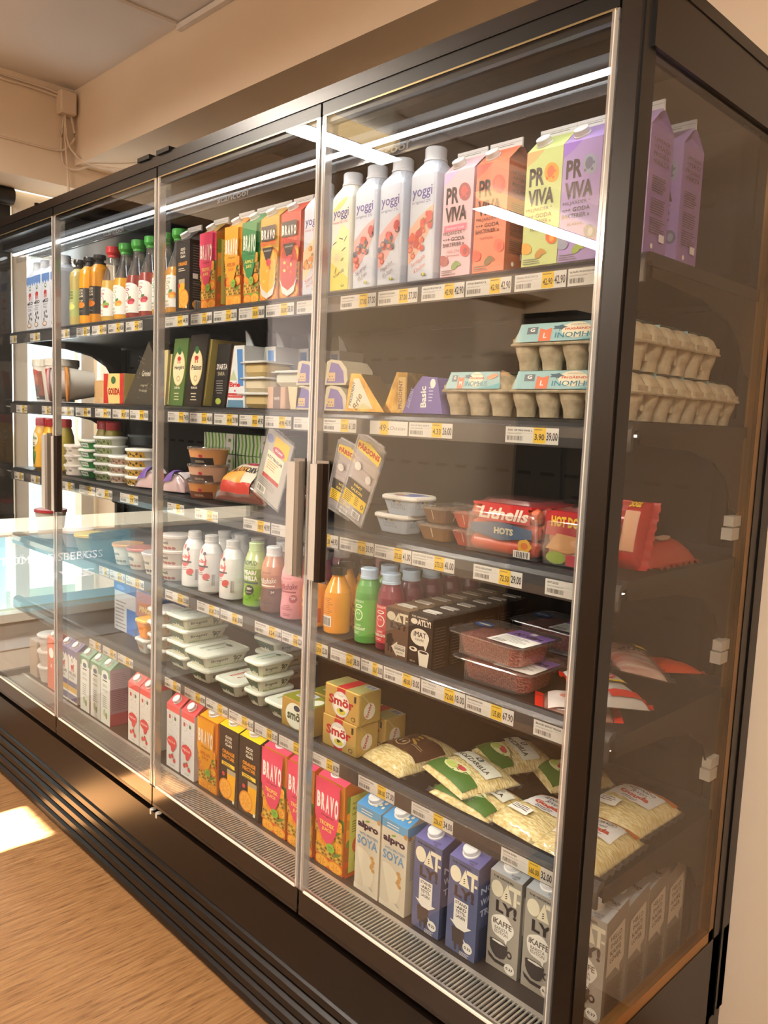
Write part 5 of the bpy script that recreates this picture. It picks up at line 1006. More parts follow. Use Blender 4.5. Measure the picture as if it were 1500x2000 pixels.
def brie_box(label, x, yf, dz=0, front=True, h=.150):
    t = thing('brie_pack', label, 'cheese', (x, yf, Z2+dz), group='tall blue and white brie packs'); b = MB(); w = .080
    b.add([(0, 0, 0), (w, 0, 0), (w*.88, 0, h), (w*.38, 0, h), (w*.14, 0, 0)], [(0, 1, 2, 3)], M('#dfe6ea', .35)); b.prism([(0, 0), (w, 0), (w*.90, h), (w*.36, h)], .0005, .08, M('#dfe3e4', .35), 'y')
    S = flat((0, 0, 0), (1, 0, 0), (0, 0, 1)); b.poly(S, [(w*.62, h*.35), (w*.90, h*.35), (w*.82, h*.94), (w*.52, h*.94)], M('#4a86c8')) 
    b.poly(S, [(w*.04, 0), (w*.92, 0), (w*.90, h*.12), (w*.08, h*.12)], M('#5a86a4')); b.poly(S, [(w*.16, h*.44), (w*.56, h*.44), (w*.36, h*.62)], M('#b9c9a0'))
    b.text(S, 'Brie', w*.44, h*.33, h*.085, M('#c8282c'), w=w*.56, bold=.04); b.rect(S, w*.08, h*.16, w*.88, h*.23, M('#c8282c')); b.text(S, 'Fraîche & Crémeuse', w*.48, h*.18, h*.03, PAPER, w=w*.7); b.ell(S, w*.46, h*.27, w*.04, h*.02, M('#c8282c'), 6)
    b.build('wrapped_wedge', t); b = MB(); b.prism([(w*.46, h), (w*.84, h), (w*.60, h+.028), (w*.40, h+.04)], .03, .034, M('#cfdde8', .25, 0, .5), 'y'); b.build('folded_top', t); return t
t = brie_box('tall white and blue brie pack with red lettering, front one', -1.108, .112)
dup(t, (-1.054, .165, Z2), 'tall white and blue brie pack, second behind the front one'); dup(t, (-1.015, .235, Z2), 'tall white and blue brie pack, third behind the front one'); dup(t, (-.98, .305, Z2), 'tall white and blue brie pack, rearmost')
CH = M('#c9b27a', .55, 0, .5); CH2 = M('#ddd2b4', .5, 0, .5)
def softch(label, x, yf, z, w, m=None):
    t = thing('soft_cheese_pack', label, 'cheese', (x, yf+.045, z), group='clear topped soft cheese packs in a stack'); b = MB()
    b.loft([(0, w*.36, .034, .012), (.010, w*.44, .042, .016), (.026, w*.44, .042, .016), (.031, w*.40, .038, .016)], m or CH, k=4, smooth=True); b.build('cheese', t)
    b = MB(); b.loft([(.0315, w*.52, .050, .016), (.034, w*.53, .051, .016), (.0345, w*.48, .046, .016), (.037, w*.46, .044, .014)], M('#e9ecea', .25, 0, .6), k=4); b.build('film_lid', t); return t
softch('round soft cheese in a white rimmed pack, bottom of the stack', -1.000, .112, Z2, .128); softch('cream soft cheese in a white rimmed pack, middle of the stack', -1.000, .112, Z2+.0375, .104, CH2); softch('mottled soft cheese in a white rimmed pack, top of the stack', -1.000, .112, Z2+.075, .104)
softch('long soft cheese pack with white film right of the stack', -.885, .13, Z2+.052, .130, M('#c9ccb8', .5)); 
slab('cheese_box', 'small peach and brown cheese box between the soft cheeses', 'cheese', -.908, .115, Z2, .070, .07, .050, '#c9a48a', lambda b, S, w, h: (b.rect(S, w*.35, 0, w*.75, h, M('#6e5448')), b.text(S, 'WHITE', w*.55, h*.4, h*.14, PAPER, w=w*.3)))
wedge('cheese_wedge', 'cream wrapped cheese wedge left of the purple labelled packs', 'cheese', -.868, .118, Z2, [(.012, 0), (.030, 0), (.064, .048), (.0, .052)], .06, '#d8c8a0')
def a_tri(b, S):
    b.text(S, 'Greveé', .135, .080, .016, M('#d9d2c0'), w=.05, slant=.3, bold=.02); b.text(S, 'lagrad', .125, .050, .008, M('#d9d2c0'), w=.035); b.text(S, '14 månader', .12, .036, .008, M('#d9d2c0'), w=.045)
    for i in range(26): b.ell(S, .09+.1*((i*37 % 50)/50)*(1-(i*13 % 40)/60), .02+.12*((i*13 % 40)/40), .0014, .0014, M('#c9c2a0'), 5)
wedge('cheese_pack', 'large dark triangular cheese pack behind the door seam', 'cheese', -1.655, .112, Z2, [(.0, 0), (.205, 0), (.205, .10), (.150, .178)], .06, '#4a4438', a_tri)
def a_gou(b, S, w, h): b.poly(S, [(0, 0), (w*.25, 0), (w*.18, h*.5), (w*.25, h), (0, h)], M('#c8322a')); b.rect(S, w*.82, 0, w, h, M('#c8322a')); b.ell(S, w*.5, h*.78, w*.12, h*.13, M('#3a6a3a'), 12); b.text(S, 'GOUDA', w*.53, h*.28, h*.24, M('#c0241f'), w=w*.58, bold=.05)
slab('gouda_block', 'yellow gouda block in red and yellow wrapper', 'cheese', -1.722, .112, Z2, .130, .07, .090, '#e2cf86', a_gou)
slab('cheese_block', 'plain pale cheese block in clear wrap beside the gouda', 'cheese', -1.828, .115, Z2, .070, .07, .070, M('#d6ae78', .4, 0, .6))
# quark tubs
def q_lid(txt, c, ink=INK):
    def F(b, S, r): b.ell(S, 0, 0, r*.94, r*.94, M(c), 28); b.text(S, txt, 0, -r*.12, r*.26, PAPER, w=r*1.2, bold=.03); b.rect(S, -r*.6, -r*.3, r*.6, -r*.26, PAPER); b.lines(S, -r*.3, r*.5, r*.6, 3, r*.1, ink); b.bars(S, -r*.1, -r*.75, r*.5, r*.25, ink, 8)
    return F
rnd_tub('quark_tub', 'quark tub lying on its side with an orange lid facing out', 'dairy tub', -1.955, .160, Z2+.060, .040, .054, .085, '#e2e0da', '#d08a3a', lidart=q_lid('KVARG', '#d8913a'), rot=(PI/2+.05, 0, -.35))
rnd_tub('quark_tub', 'quark tub lying on its side with a pink lid facing out', 'dairy tub', -2.088, .160, Z2+.060, .040, .054, .085, '#d9d0cf', '#d8a6ac', lidart=q_lid('KVARG', '#dcaab2'), rot=(PI/2+.05, 0, -.55))
def a_tubpic(b, S, r, h):
    b.rect(S, -.036, .006, .036, h-.022, M('#8a3f22')); b.ell(S, 0, h*.58, .020, .026, M('#b8623a'), 16); b.ell(S, 0, h*.30, .024, .024, M('#5a4a3e'), 14); b.ell(S, 0, h*.80, .020, .010, M('#c8482a'), 12); b.rect(S, -.036, .006, .036, .02, M('#3a2c26')); b.lines(S, -.02, .018, .04, 2, .005, PAPER)
t = rnd_tub('yoghurt_tub', 'tall yoghurt tub with a dark red picture and white lid, right one', 'dairy tub', -2.225, .165, Z2, .042, .056, .128, '#e6e2d8', '#e2ddd2', a_tubpic, group='tall white lidded tubs', lidh=.022)
dup(t, (-2.345, .17, Z2), 'tall yoghurt tub with a dark red picture and white lid, left one')
# ---------- third shelf
def sausage_pack(label, x, yf, z, w, d, rows, cols, band, art, group=None, hh=.030):
    t = thing('sausage_pack', label, 'sausages', (x, yf+d/2, z), (0, 0, 0), group); b = MB(); n = rows; r = d/n/2
    for lay in range(3):
        for j in range(n):
            cy = -d/2+r+j*2*r; cz = r+lay*r*1.75
            T = Matrix.Translation((-w/2+.006, cy, cz)) @ Matrix.Rotation(PI/2, 4, 'Y')
            c = cols[(lay+j) % len(cols)]; L_ = w-.012
            b.lathe([(0, 0), (r*.7, .003), (r*.96, .012), (r*.98, L_-.012), (r*.7, L_-.003), (0, L_)], M(c, .3, 0, .5), 12, T=T)
    b.build('sausages', t); H_ = r*2+2*r*1.75
    b = MB(); b.box(-w/2+.016, w/2-.016, -d/2-.002, d/2, H_*.96, H_+.001, M('#c8242c', .3, 0, .6)); 
    art(b, flat((-w/2, -d/2-.003, 0), (1, 0, 0), (0, 0, 1)), w, H_); b.build('label', t)
    b = MB(); rr = random.Random(5)
    secs = [(0, w/2, d/2+.004, .01), (H_*.3, w/2+.006, d/2+.006, .014), (H_*.8, w/2+.002, d/2+.005, .014), (H_+.008, w/2-.02, d/2-.02, .02)]
    b.loft(secs, FILM, k=4, smooth=True)
    for s_ in (-1, 1): b.add([(s_*w/2, -d/2, H_*.2), (s_*(w/2+.018), -d/2*.6, H_*.5), (s_*(w/2+.012), 0, H_*.9), (s_*(w/2+.02), d/2*.7, H_*.55), (s_*w/2, d/2, H_*.3)], [(0, 1, 2), (0, 2, 3), (0, 3, 4)], CRINKLE)
    b.build('film_wrap', t); return t
def a_hots(b, S, w, h):
    b.poly(S, [(w*.20, h*.66), (w*.90, h*.66), (w*.86, h), (w*.24, h)], M('#c8262c')); b.text(S, 'Lithells', w*.52, h*.70, h*.24, M('#f3e6d2'), w=w*.66, slant=.35, bold=.03); b.poly(S, [(w*.08, h*.40), (w*.5, h*.30), (w*.93, h*.40), (w*.93, h*.58), (w*.5, h*.66), (w*.08, h*.58)], M('#34587c')); b.text(S, 'HOTS', w*.55, h*.42, h*.13, M('#d9d2b0'), w=w*.26, bold=.05)
    b.ell(S, w*.84, h*.26, w*.09, h*.13, M('#e8b02a'), 14, wob=.1); b.ell(S, w*.84, h*.26, w*.05, h*.07, M('#e0782a'), 10); b.rect(S, w*.70, h*.02, w*.92, h*.16, PAPER); b.bars(S, w*.72, h*.03, w*.18, h*.11, INK, 8)
sausage_pack('large clear pack of red grill sausages with a blue band', -.236, .11, Z3, .158, .13, 4, ('#d8533a', '#cf4a34', '#e0724a'), None, a_hots)
def a_dogs(b, S, w, h):
    b.rect(S, w*.06, h*.55, w*.96, h, M('#b81f2a')); b.text(S, 'HOT DOGS', w*.52, h*.72, h*.20, M('#e8c23a'), w=w*.7, bold=.05); b.poly(S, [(w*.08, h*.30), (w*.5, h*.24), (w*.9, h*.34), (w*.8, h*.56), (w*.3, h*.6)], M('#d9a066')); b.ell(S, w*.30, h*.14, w*.2, h*.12, M('#8aa83a'), 12); b.rect(S, w*.5, h*.02, w*.95, h*.22, M('#c8344a')); b.ell(S, w*.7, h*.45, w*.14, h*.07, M('#e8b08a'), 12)
sausage_pack('clear and red pack of pale hot dogs, half behind the corner post', -.102, .115, Z3, .098, .13, 4, ('#d9a27a', '#d8946a', '#cf8a66'), None, a_dogs)
b_ = bag('sausage_pack', 'red edged bag of hot dogs leaning against the end glass', 'sausages', -.020, .185, Z3+.058, .040, .115, .030, '#b01f28', lambda b, S, w, d: (b.rect(S, -w*.30, -d*.30, w*.30, d*.28, M('#cf9a78')), b.text(S, 'DOGS', 0, d*.34, d*.10, M('#e8c23a'), w=w*.5, bold=.05)), rot=(1.2, 0, .12), edge=M('#b01f28', .3, 0, .6), seed=8)
bag('sausage_pack', 'red bag of white sausages lying behind the hot dogs', 'sausages', -.045, .30, Z3, .085, .16, .040, '#a8352c', lambda b, S, w, d: b.ell(S, 0, 0, w*.3, d*.2, M('#cfa58a'), 12), seed=12, edge=M('#a8352c', .3, 0, .5))
# pate tubs
def a_lev(b, S, w, h): b.text(S, 'LEVER-', w*.5, h*.55, h*.17, M('#8a99a8'), w=w*.55, bold=.02); b.text(S, 'PASTEJ', w*.5, h*.33, h*.17, M('#8a99a8'), w=w*.6, bold=.02); b.ell(S, w*.38, h*.85, w*.06, h*.07, M('#5a6a6a'), 8); b.ell(S, w*.6, h*.85, w*.06, h*.07, M('#b09a3a'), 8)
def a_levT(b, S, w, d): b.rect(S, w*.3, d*.05, w*.95, d*.95, M('#6a7ec0')); b.ell(S, w*.3, d*.35, w*.2, d*.2, M('#d88a5a'), 12); b.ell(S, w*.4, d*.5, w*.1, d*.1, M('#f0e0c0'), 8)
t = box_tub('liver_pate_tub', 'blue-grey liver pate tub with patterned lid, upper of two', 'tub', -.508, .118, Z3+.039, .098, .08, .040, '#b3bfcb', '#e8e4da', a_lev, a_lev, a_levT, group='liver pate tubs'); dup(t, (-.528, .158, Z3), 'blue-grey liver pate tub, lower of two')
def a_slice(c): return lambda b, S, w, h: (b.rect(S, w*.08, h*.12, w*.92, h*.95, M(c, .4, 0, .4)), b.rect(S, w*.48, 0, w*.53, h, M('#d8c6b0')))
for i, (x, z, c, lb) in enumerate(((-.413, .034, '#7a5638', 'brown sliced meat in a clear tub, upper of two'), (-.413, 0, '#8a6238', 'brown sliced meat in a clear tub, lower of two'), (-.335, .034, '#c25a44', 'red salami slices in a clear tub, upper of two'), (-.335, 0, '#b8503a', 'red salami slices in a clear tub, lower of two'), (-.42, .034, '#6e4e38', 'brown sliced meat in a clear tub, rear upper one'), (-.345, .034, '#a8604a', 'red salami slices in a clear tub, rear upper one'))):
    box_tub('sliced_meat_tub', lb, 'tub', x, .118+(.1 if i > 3 else 0), Z3+z, .070 if i != 1 else .09, .085, .034, c, TUBC, a_slice(c), a_slice(c), group='clear tubs of sliced meat')
# standing blister packs
def blister(name, label, cat, x, y, z, w, h, rot, art, meat, group=None):
    t = thing(name, label, cat, (x, y, z), rot, group); b = MB()
    b.prism([(-w/2, 0), (w/2, 0), (w/2, h-.01), (w/2-.01, h), (-w/2+.01, h), (-w/2, h-.01)], -.001, .001, TUBC, 'y'); b.prism([(-w/2+.006, .008), (w/2-.006, .008), (w/2-.006, h-.012), (-w/2+.006, h-.012)], .001, .010, FILM, 'y')
    for r0 in ((-w/2, -w/2+.003, 0, h-.008), (w/2-.003, w/2, 0, h-.008), (-w/2+.008, w/2-.008, h-.003, h), (-w/2, w/2, 0, .003)): b.box(r0[0], r0[1], -.0025, .0025, r0[2], r0[3], CRINKLE)
    b.build('clear_tray', t); b = MB()
    S = flat((-w/2, -.0012, 0), (1, 0, 0), (0, 0, 1)); art(b, S, w, h); 
    b.build('label', t); 
    if meat:
        b = MB(); 
        for i in range(5): b.loft([(0, w*.40, .004, .003), (.004, w*.42, .005, .003), (.024, w*.36, .004, .003)], M(meat, .4, 0, .3), c=(0, .005), k=2) if False else b.box(-w*.38, w*.38, .0015, .009, h*(.30+.105*i), h*(.39+.105*i), M(meat if i % 2 else '#d8b0a0', .4, 0, .3))
        b.build('sliced_meat', t)
    return t
def a_pars(b, S, w, h):
    b.poly(S, [(w*.08, h*.80), (w*.92, h*.76), (w*.94, h*.87), (w*.5, h*.93), (w*.06, h*.90)], M('#f2cf4a')); b.text(S, 'PÄRSONS', w*.5, h*.81, h*.075, M('#c2321f'), w=w*.80, bold=.05)
    b.rect(S, w*.10, h*.30, w*.92, h*.44, M('#2f2a24')); b.text(S, 'RÖKT', w*.5, h*.385, h*.036, M('#e8c84a'), w=w*.3, bold=.03); b.text(S, 'KALKON', w*.5, h*.325, h*.036, M('#e8c84a'), w=w*.42, bold=.03)
    b.rect(S, w*.10, h*.16, w*.92, h*.30, M('#f0c81e')); b.lines(S, w*.14, h*.285, w*.3, 6, .004, INK); b.lines(S, w*.52, h*.285, w*.14, 5, .004, INK); b.text(S, '0', w*.82, h*.19, h*.06, INK, w=w*.1); b.rect(S, w*.55, h*.05, w*.85, h*.13, PAPER); b.bars(S, w*.57, h*.055, w*.25, h*.065, INK, 12)
    b.ell(S, w*.3, h*.62, w*.12, h*.05, M('#e6ddd2'), 12); b.ell(S, w*.75, h*.55, w*.10, h*.05, M('#e6ddd2'), 12)
blister('turkey_pack', 'clear blister of sliced smoked turkey leaning by the second door handle', 'sliced meat', -.645, .119, Z3+.018, .088, .187, (.05, .42, 0), a_pars, '#e0bfb0')
blister('turkey_pack', 'clear blister of smoked turkey behind the first, mostly hidden', 'sliced meat', -.735, .165, Z3+.014, .088, .170, (.05, .30, 0), a_pars, '#e0bfb0')
def a_kott(b, S, w, h):
    b.rect(S, w*.04, h*.03, w*.96, h*.97, M('#b9b4ac', .35, 0, .3)); b.rect(S, w*.34, h*.70, w*.86, h*.92, M('#f0c02a')); b.ell(S, w*.55, h*.74, w*.22, h*.055, M('#c2506a'), 14); b.text(S, 'SCAN', w*.55, h*.725, h*.035, PAPER, w=w*.26, bold=.03)
    b.rect(S, w*.20, h*.36, w*.80, h*.68, M('#efe4c4')); b.text(S, 'KÖTTBULLAR', w*.5, h*.585, h*.05, INK, w=w*.56, bold=.03); b.lines(S, w*.26, h*.56, w*.4, 4, .006, M('#d8903a')); b.rect(S, w*.20, h*.30, w*.80, h*.355, M('#c2402f')); b.rect(S, w*.12, h*.07, w*.42, h*.17, PAPER); b.bars(S, w*.14, h*.08, w*.25, h*.075, INK, 10); b.lines(S, w*.12, h*.27, w*.7, 4, .005, GREY); b.ell(S, w*.18, h*.84, w*.12, h*.06, M('#7a86b0'), 12)
blister('meatball_pack', 'grey meatball pack leaning by the door handle with a yellow label', 'ready meal', -.945, .119, Z3+.024, .112, .178, (.05, .42, 0), a_kott, None)
def a_falu(b, S, w, d): b.rect(S, -w*.30, -d*.46, w*.26, d*.40, M('#d8cdb8')); b.rect(S, -w*.30, -d*.46, w*.26, -d*.30, M('#c23a2a')); b.rect(S, -w*.30, -d*.30, w*.05, d*.1, M('#e09a3a')); b.text(S, 'FALUKORV', -w*.02, -d*.04, d*.16, INK, w=w*.46, bold=.04); b.ell(S, w*.05, d*.28, w*.16, d*.10, M('#a8324a'), 14); b.text(S, 'SCAN', w*.05, d*.25, d*.07, PAPER, w=w*.2)
SAUS = M('#9a4a30', .3, 0, .6)
bag('ring_sausage', 'falu sausage in clear film with a slanted paper label', 'sausage', -1.075, .178, Z3+.040, .20, .12, .05, FILM, a_falu, rot=(.62, 0, .10), seed=4, body2=SAUS)
bag('ring_sausage', 'falu sausage in clear film behind the paper labelled one', 'sausage', -1.06, .33, Z3, .20, .12, .05, FILM, seed=5, body2=SAUS)
def a_dip(c, dk): return lambda b, S, r, h: (b.rect(S, -.06, 0, .06, h*.42, M(dk)), b.poly(S, [(.004, h*.40), (.05, h*.40), (.028, h*.78)], M(dk)), b.text(S, 'ORIGINAL', .022, h*.12, h*.14, M('#cfc0a8'), w=.028), b.ell(S, .028, h*.52, .006, h*.10, M('#b83a4a'), 10))
for i, (z, c, dk, lb) in enumerate(((0, '#c8854a', '#6a3a24', 'orange skagen salad tub, bottom of the stack'), (.044, '#d8a98a', '#5a4238', 'pale pink salad tub, middle of the stack'), (.090, '#d89a62', '#241c1a', 'peach salad tub with black band, top of the stack'))):
    rnd_tub('salad_tub', lb, 'salad tub', -1.262, .160, Z3+z, .045, .054, .044, c, TUBC, a_dip(c, dk), group='clear lidded salad tubs in a stack')
def a_cuc(b, S, w, h):
    b.rect(S, 0, 0, w, h, M('#e2e8dc'))
    for i in range(9): b.poly(S, [(w*(i*.11+.02), 0), (w*(i*.11+.07), 0), (w*(i*.11+.10), h*.5), (w*(i*.11+.07), h), (w*(i*.11+.02), h), (w*(i*.11+.05), h*.5)], M(('#4f9a2a', '#7fc23a')[i % 2]))
    b.rect(S, w*.72, h*.2, w*.94, h, M('#eef0ea')); b.ell(S, w*.83, h*.7, w*.05, h*.1, M('#7a9a3a'), 6, wob=.4)
for i, (x, z) in enumerate(((-1.335, 0), (-1.335, .058), (-1.335, .116), (-1.17, 0), (-1.17, .058), (-1.17, .116))):
    slab('yoghurt_multipack', ('bottom', 'middle', 'top')[i % 3]+' green cucumber patterned box of the '+('left', 'right')[i//3]+' stack at the back', 'box', x+.0, .24, Z3+z, .158, .12, .056, '#3f7a3a', a_cuc, group='green patterned boxes at the back of the third shelf')
# far left of third shelf
def a_must(b, S): b.ell(S, 0, .105, .022, .026, M('#e8e2c8'), 16); b.text(S, 'Vilda', 0, .105, .013, M('#2f6a3a'), w=.036, bold=.03); b.lines(S, -.016, .094, .03, 2, .006, INK); b.ell(S, 0, .04, .012, .026, M('#4a6a2a'), 10); b.ell(S, .01, .05, .006, .016, M('#6a8a3a'), 8); b.rect(S, -.008, .068, .008, .08, M('#3a7a3a'))
SQ = [(.028, 0), (.034, .006), (.035, .05), (.035, .10), (.033, .125), (.026, .148), (.0225, .156)]
for x, lb in ((-2.355, 'yellow dressing bottle with red cap, left one'), (-2.270, 'yellow dressing bottle with red cap, second from left')): bottle('dressing_bottle', lb, 'bottle', x, .150, Z3, SQ, '#e0a81c', [(0, .155), (.026, .155), (.026, .180), (.023, .184), (0, .184)], M('#b5202a', .35), a_must, 'red-capped dressing bottles')
for x, y, lb in ((-2.185, .155, 'olive green dressing bottle with red cap beside the yellow ones'), (-2.05, .24, 'olive green dressing bottle with red cap behind the white pot stack'), (-1.96, .23, 'olive green dressing bottle with red cap behind the green pot stack')): bottle('dressing_bottle', lb, 'bottle', x, y, Z3, SQ, '#a8983a', [(0, .155), (.026, .155), (.026, .180), (.023, .184), (0, .184)], M('#b5202a', .35), None, 'red-capped dressing bottles')
def a_ph(b, S, w, h): b.rect(S, 0, 0, w, h, M('#2f8a3f')); b.rect(S, w*.10, h*.18, w*.9, h*.82, M('#e8eee4')); b.text(S, 'DELPHIA', w*.5, h*.36, h*.28, M('#3a4a5a'), w=w*.68, bold=.05)
for i, nm in enumerate(('bottom', 'second', 'third', 'top')):
    box_tub('cream_cheese_tub', 'green cream cheese tub with white label, '+nm+' of its stack', 'tub', -1.948, .115, Z3+.031*i, .095, .07, .031, '#2f8a3f', '#d8dcd4', a_ph, group='green cream cheese tubs')
for i, nm in enumerate(('bottom', 'second', 'third')):
    rnd_tub('cream_cheese_pot', 'white cream cheese pot with beige print, '+nm+' of its stack', 'tub', -2.05, .15, Z3+.033*i, .042, .047, .033, '#d8cfc4', '#dcd8d0', lambda b, S, r, h: (b.text(S, 'NOVIA', -.01, .010, .009, INK, w=.03, bold=.03), b.ell(S, .02, .016, .008, .004, GREY, 8)), group='beige printed pots')
def a_herb(c1, c2): return lambda b, S, r, h: (b.rect(S, -.055, h*.12, .055, h*.75, M(c1)), [b.ell(S, -.045+.011*i, h*(.3+.2*(i % 2)), .005, h*.12, M(c2), 7, rot=i) for i in range(9)], b.text(S, 'Boursin', .0, h*.34, h*.22, INK, w=.034, slant=.2))
def potstack(x, y, n, names, c1, c2, lid, grp, z0=0, Zs=None, r=.050):
    for i in range(n): rnd_tub('cream_cheese_pot', names % ('bottom', 'second', 'third', 'fourth', 'top')[i if i < n-1 else 4], 'tub', x, y, (Zs or Z3)+z0+.0275*i, r-.006, r, .0265, '#cfd2c4', lid, a_herb(c1, c2), group=grp, lidh=.005)
potstack(-1.838, .160, 5, 'green herb pot with white lid, %s of its stack', '#9aa57a', '#5a6a3a', '#dfe3e0', 'stacked herb pots'); potstack(-1.745, .165, 3, 'pink and green pot with white lid, %s of its stack', '#b9a48e', '#8a5a5a', '#dfe3e0', 'stacked herb pots')
potstack(-1.635, .165, 4, 'yellow banded pot with white lid, %s of its stack', '#d8a83a', '#4a4a3a', '#e6e6e0', 'stacked yellow pots')
rnd_tub('cream_cheese_pot', 'grey lidded pot standing behind the herb pot stack', 'tub', -1.80, .26, Z3+.115, .046, .052, .03, '#4a5256', '#5a6468')
for i, (x, y, c) in enumerate(((-1.545, .16, 'left'), (-1.415, .17, 'right'))): bag('ham_pack', 'purple and clear pack of sliced ham, '+c+' one', 'sliced meat', x, y, Z3+.006, .095, .085, .05, FILM, seed=20+i, rot=(.1, 0, .3), body2=M('#c9a8b0', .4, 0, .4), group='purple ham packs', art=lambda b, S, w, d: (b.rect(S, -w*.42, -d*.45, -w*.05, d*.3, M('#6a4a9a')), b.rect(S, w*.1, -d*.3, w*.4, d*.1, M('#d8cfd6'))))
# ---------- fourth shelf
innocent('green smoothie bottle with pale blue cap, front row', -.617, .160, Z4, '#4f9a4a', '#5fae4a', 'SUPER', 'ANTIOXIDANT', 'smoothie bottles with pale blue caps')
innocent('red smoothie bottle with pale blue cap, front row', -.550, .160, Z4, '#7a1f3a', '#d8404e', 'SUPER', 'ENERGISE', 'smoothie bottles with pale blue caps')
t = innocent('dark purple smoothie bottle, second row behind the red one', -.552, .222, Z4, '#6a0f3c', '#c01f50', 'SUPER', 'ENERGISE', 'smoothie bottles with pale blue caps')
for x, y, nm in ((-.55, .284, 'third row behind the red one'), (-.548, .346, 'fourth row behind the red one'), (-.546, .408, 'fifth row behind the red one')): dup(t, (x, y, Z4), 'dark purple smoothie bottle, '+nm)
t = innocent('green smoothie bottle, second row behind the green one', -.619, .222, Z4, '#4f9a4a', '#5fae4a', 'SUPER', 'ANTIOXIDANT', 'smoothie bottles with pale blue caps')
dup(t, (-.620, .284, Z4), 'green smoothie bottle, third row behind the green one'); dup(t, (-.618, .346, Z4), 'green smoothie bottle, fourth row behind the green one')
FC = M('#3c3a36', .3, .7); G_F = 'yellow fruit smoothie bottles with metal caps'
fcp = [(0, .133), (.0185, .133), (.0185, .150), (.0175, .152), (0, .152)]
bottle('smoothie_bottle', 'yellow smoothie bottle with metal cap left of the door seam', 'bottle', -.795, .158, Z4, FRO, '#f0a01c', [(0, .133), (.0185, .133), (.0185, .150), (.0175, .152), (0, .152)], M('#cfc6b4', .25, .8), a_froosh('froosh'), G_F)
bottle('smoothie_bottle', 'orange smoothie bottle with barcode turned forward, right of the seam', 'bottle', -.716, .158, Z4, FRO, '#ef9a1c', fcp, FC, a_froosh('', True), G_F)
t = bottle('smoothie_bottle', 'yellow smoothie bottle half hidden behind the green one', 'bottle', -.690, .222, Z4, FRO, '#f0a820', fcp, FC, a_froosh('froosh'), G_F)
for x, y, nm in ((-.760, .222, 'second row, left'), (-.690, .285, 'third row, right'), (-.755, .285, 'third row, left'), (-.690, .348, 'fourth row')): dup(t, (x, y, Z4), 'yellow smoothie bottle with dark metal cap, '+nm)
F, R, _ = a_oat('choklad'); t = brik('oat_drink_box', 'small brown chocolate oat drink box, front of its row', 'drink carton', -.488, .118, Z4, .064, .050, .104, '#6a5142', '#4a382e', '#7a6248', F, R, cap=None, rise=.001, group='small oat drink boxes')
b = MB(); b.box(-.02, .02, -.006, .012, .1055, .1075, M('#d8d2c4')); b.build('straw_seal', t)
for i in range(1, 6): dup(t, (-.488, .143+.052*i, Z4), 'small brown chocolate oat drink box, %s behind the front one' % ('', 'first', 'second', 'third', 'fourth', 'fifth')[i])
F, R, _ = a_oat('imat'); t = brik('oat_drink_box', 'small black cooking oat box, front of its row', 'drink carton', -.422, .118, Z4, .062, .050, .104, '#1c1816', '#171412', '#26201c', F, R, cap=None, rise=.001, group='small oat drink boxes')
b = MB(); b.box(-.018, .018, -.002, .016, .1055, .1075, M('#e8e4dc')); b.build('straw_seal', t)
for i in range(1, 6): dup(t, (-.422, .143+.052*i, Z4), 'small black cooking oat box, %s behind the front one' % ('', 'first', 'second', 'third', 'fourth', 'fifth')[i])
MEAT = noisy('minced_meat', '#962a20', '#d87a68', 260, .45, 1.0, kind='voronoi', lo=.1, hi=.6, coat=.3)
def mince(label, x, yf, z, rz=0, lab=True):
    w, d, h = .185, .140, .047; t = thing('mince_tray', label, 'meat tray', (x, yf+d/2, z), (0, 0, rz), 'clear trays of minced meat'); hw, hd = w/2-.010, d/2-.010
    b = MB(); n = 30
    b.loft([(.003, hw-.016, hd-.016, .016), (.018, hw-.011, hd-.011, .02), (.036, hw-.008, hd-.009, .02), (.040, hw-.022, hd-.022, .02)], MEAT, k=5, smooth=True)
    for i in range(26): b.lathe([(0, 0), (.012, .001), (.009, .004), (0, .006)], MEAT, 8, c=(random.uniform(-hw*.75, hw*.75), random.uniform(-hd*.7, hd*.7)), T=Matrix.Translation((0, 0, .038)))
    b.build('minced_meat', t)
    b = MB(); b.loft([(0, hw-.012, hd-.012, .02), (.002, hw-.010, hd-.010, .022), (h-.004, hw-.002, hd-.002, .024)], FILM, k=5, cap=False)
    for i in range(n): 
        u = -hw+.025+(2*hw-.05)*i/(n-1); b.box(u-.0006, u+.0006, -hd+.0005, -hd+.0025, .004, h-.008, CRINKLE)
    b.build('clear_tray', t)
    b = MB(); b.loft([(h-.005, hw+.010, hd+.010, .026), (h-.003, hw+.011, hd+.011, .027), (h-.001, hw+.010, hd+.010, .026)], TUBC, k=5, cap=False); b.loft([(h-.0025, hw+.009, hd+.009, .025), (h-.0018, hw+.009, hd+.009, .025)], FILM, k=5); b.build('film_lid', t)
    if lab:
        b = MB(); S = flat((-w/2, -d/2, h-.0008), (1, 0, 0), (0, 1, 0)); b.rect(S, w*.52, d*.10, w*.97, d*.50, PAPER); b.rect(S, w*.52, d*.50, w*.97, d*.80, M('#8a6ab0')); b.text(S, 'Nötfärs', w*.75, d*.54, d*.12, INK, w=w*.34, bold=.05, slant=.2); b.rect(S, w*.70, d*.70, w*.77, d*.79, PAPER); b.lines(S, w*.56, d*.44, w*.36, 6, .006, GREY); b.bars(S, w*.56, d*.13, w*.14, d*.10, INK, 8)
        b.ell(S, w*.16, d*.62, w*.11, d*.11, M('#2a5aa8'), 18); b.ell(S, w*.16, d*.62, w*.09, d*.03, M('#e8e2a0'), 12); b.build('label', t)
    return t
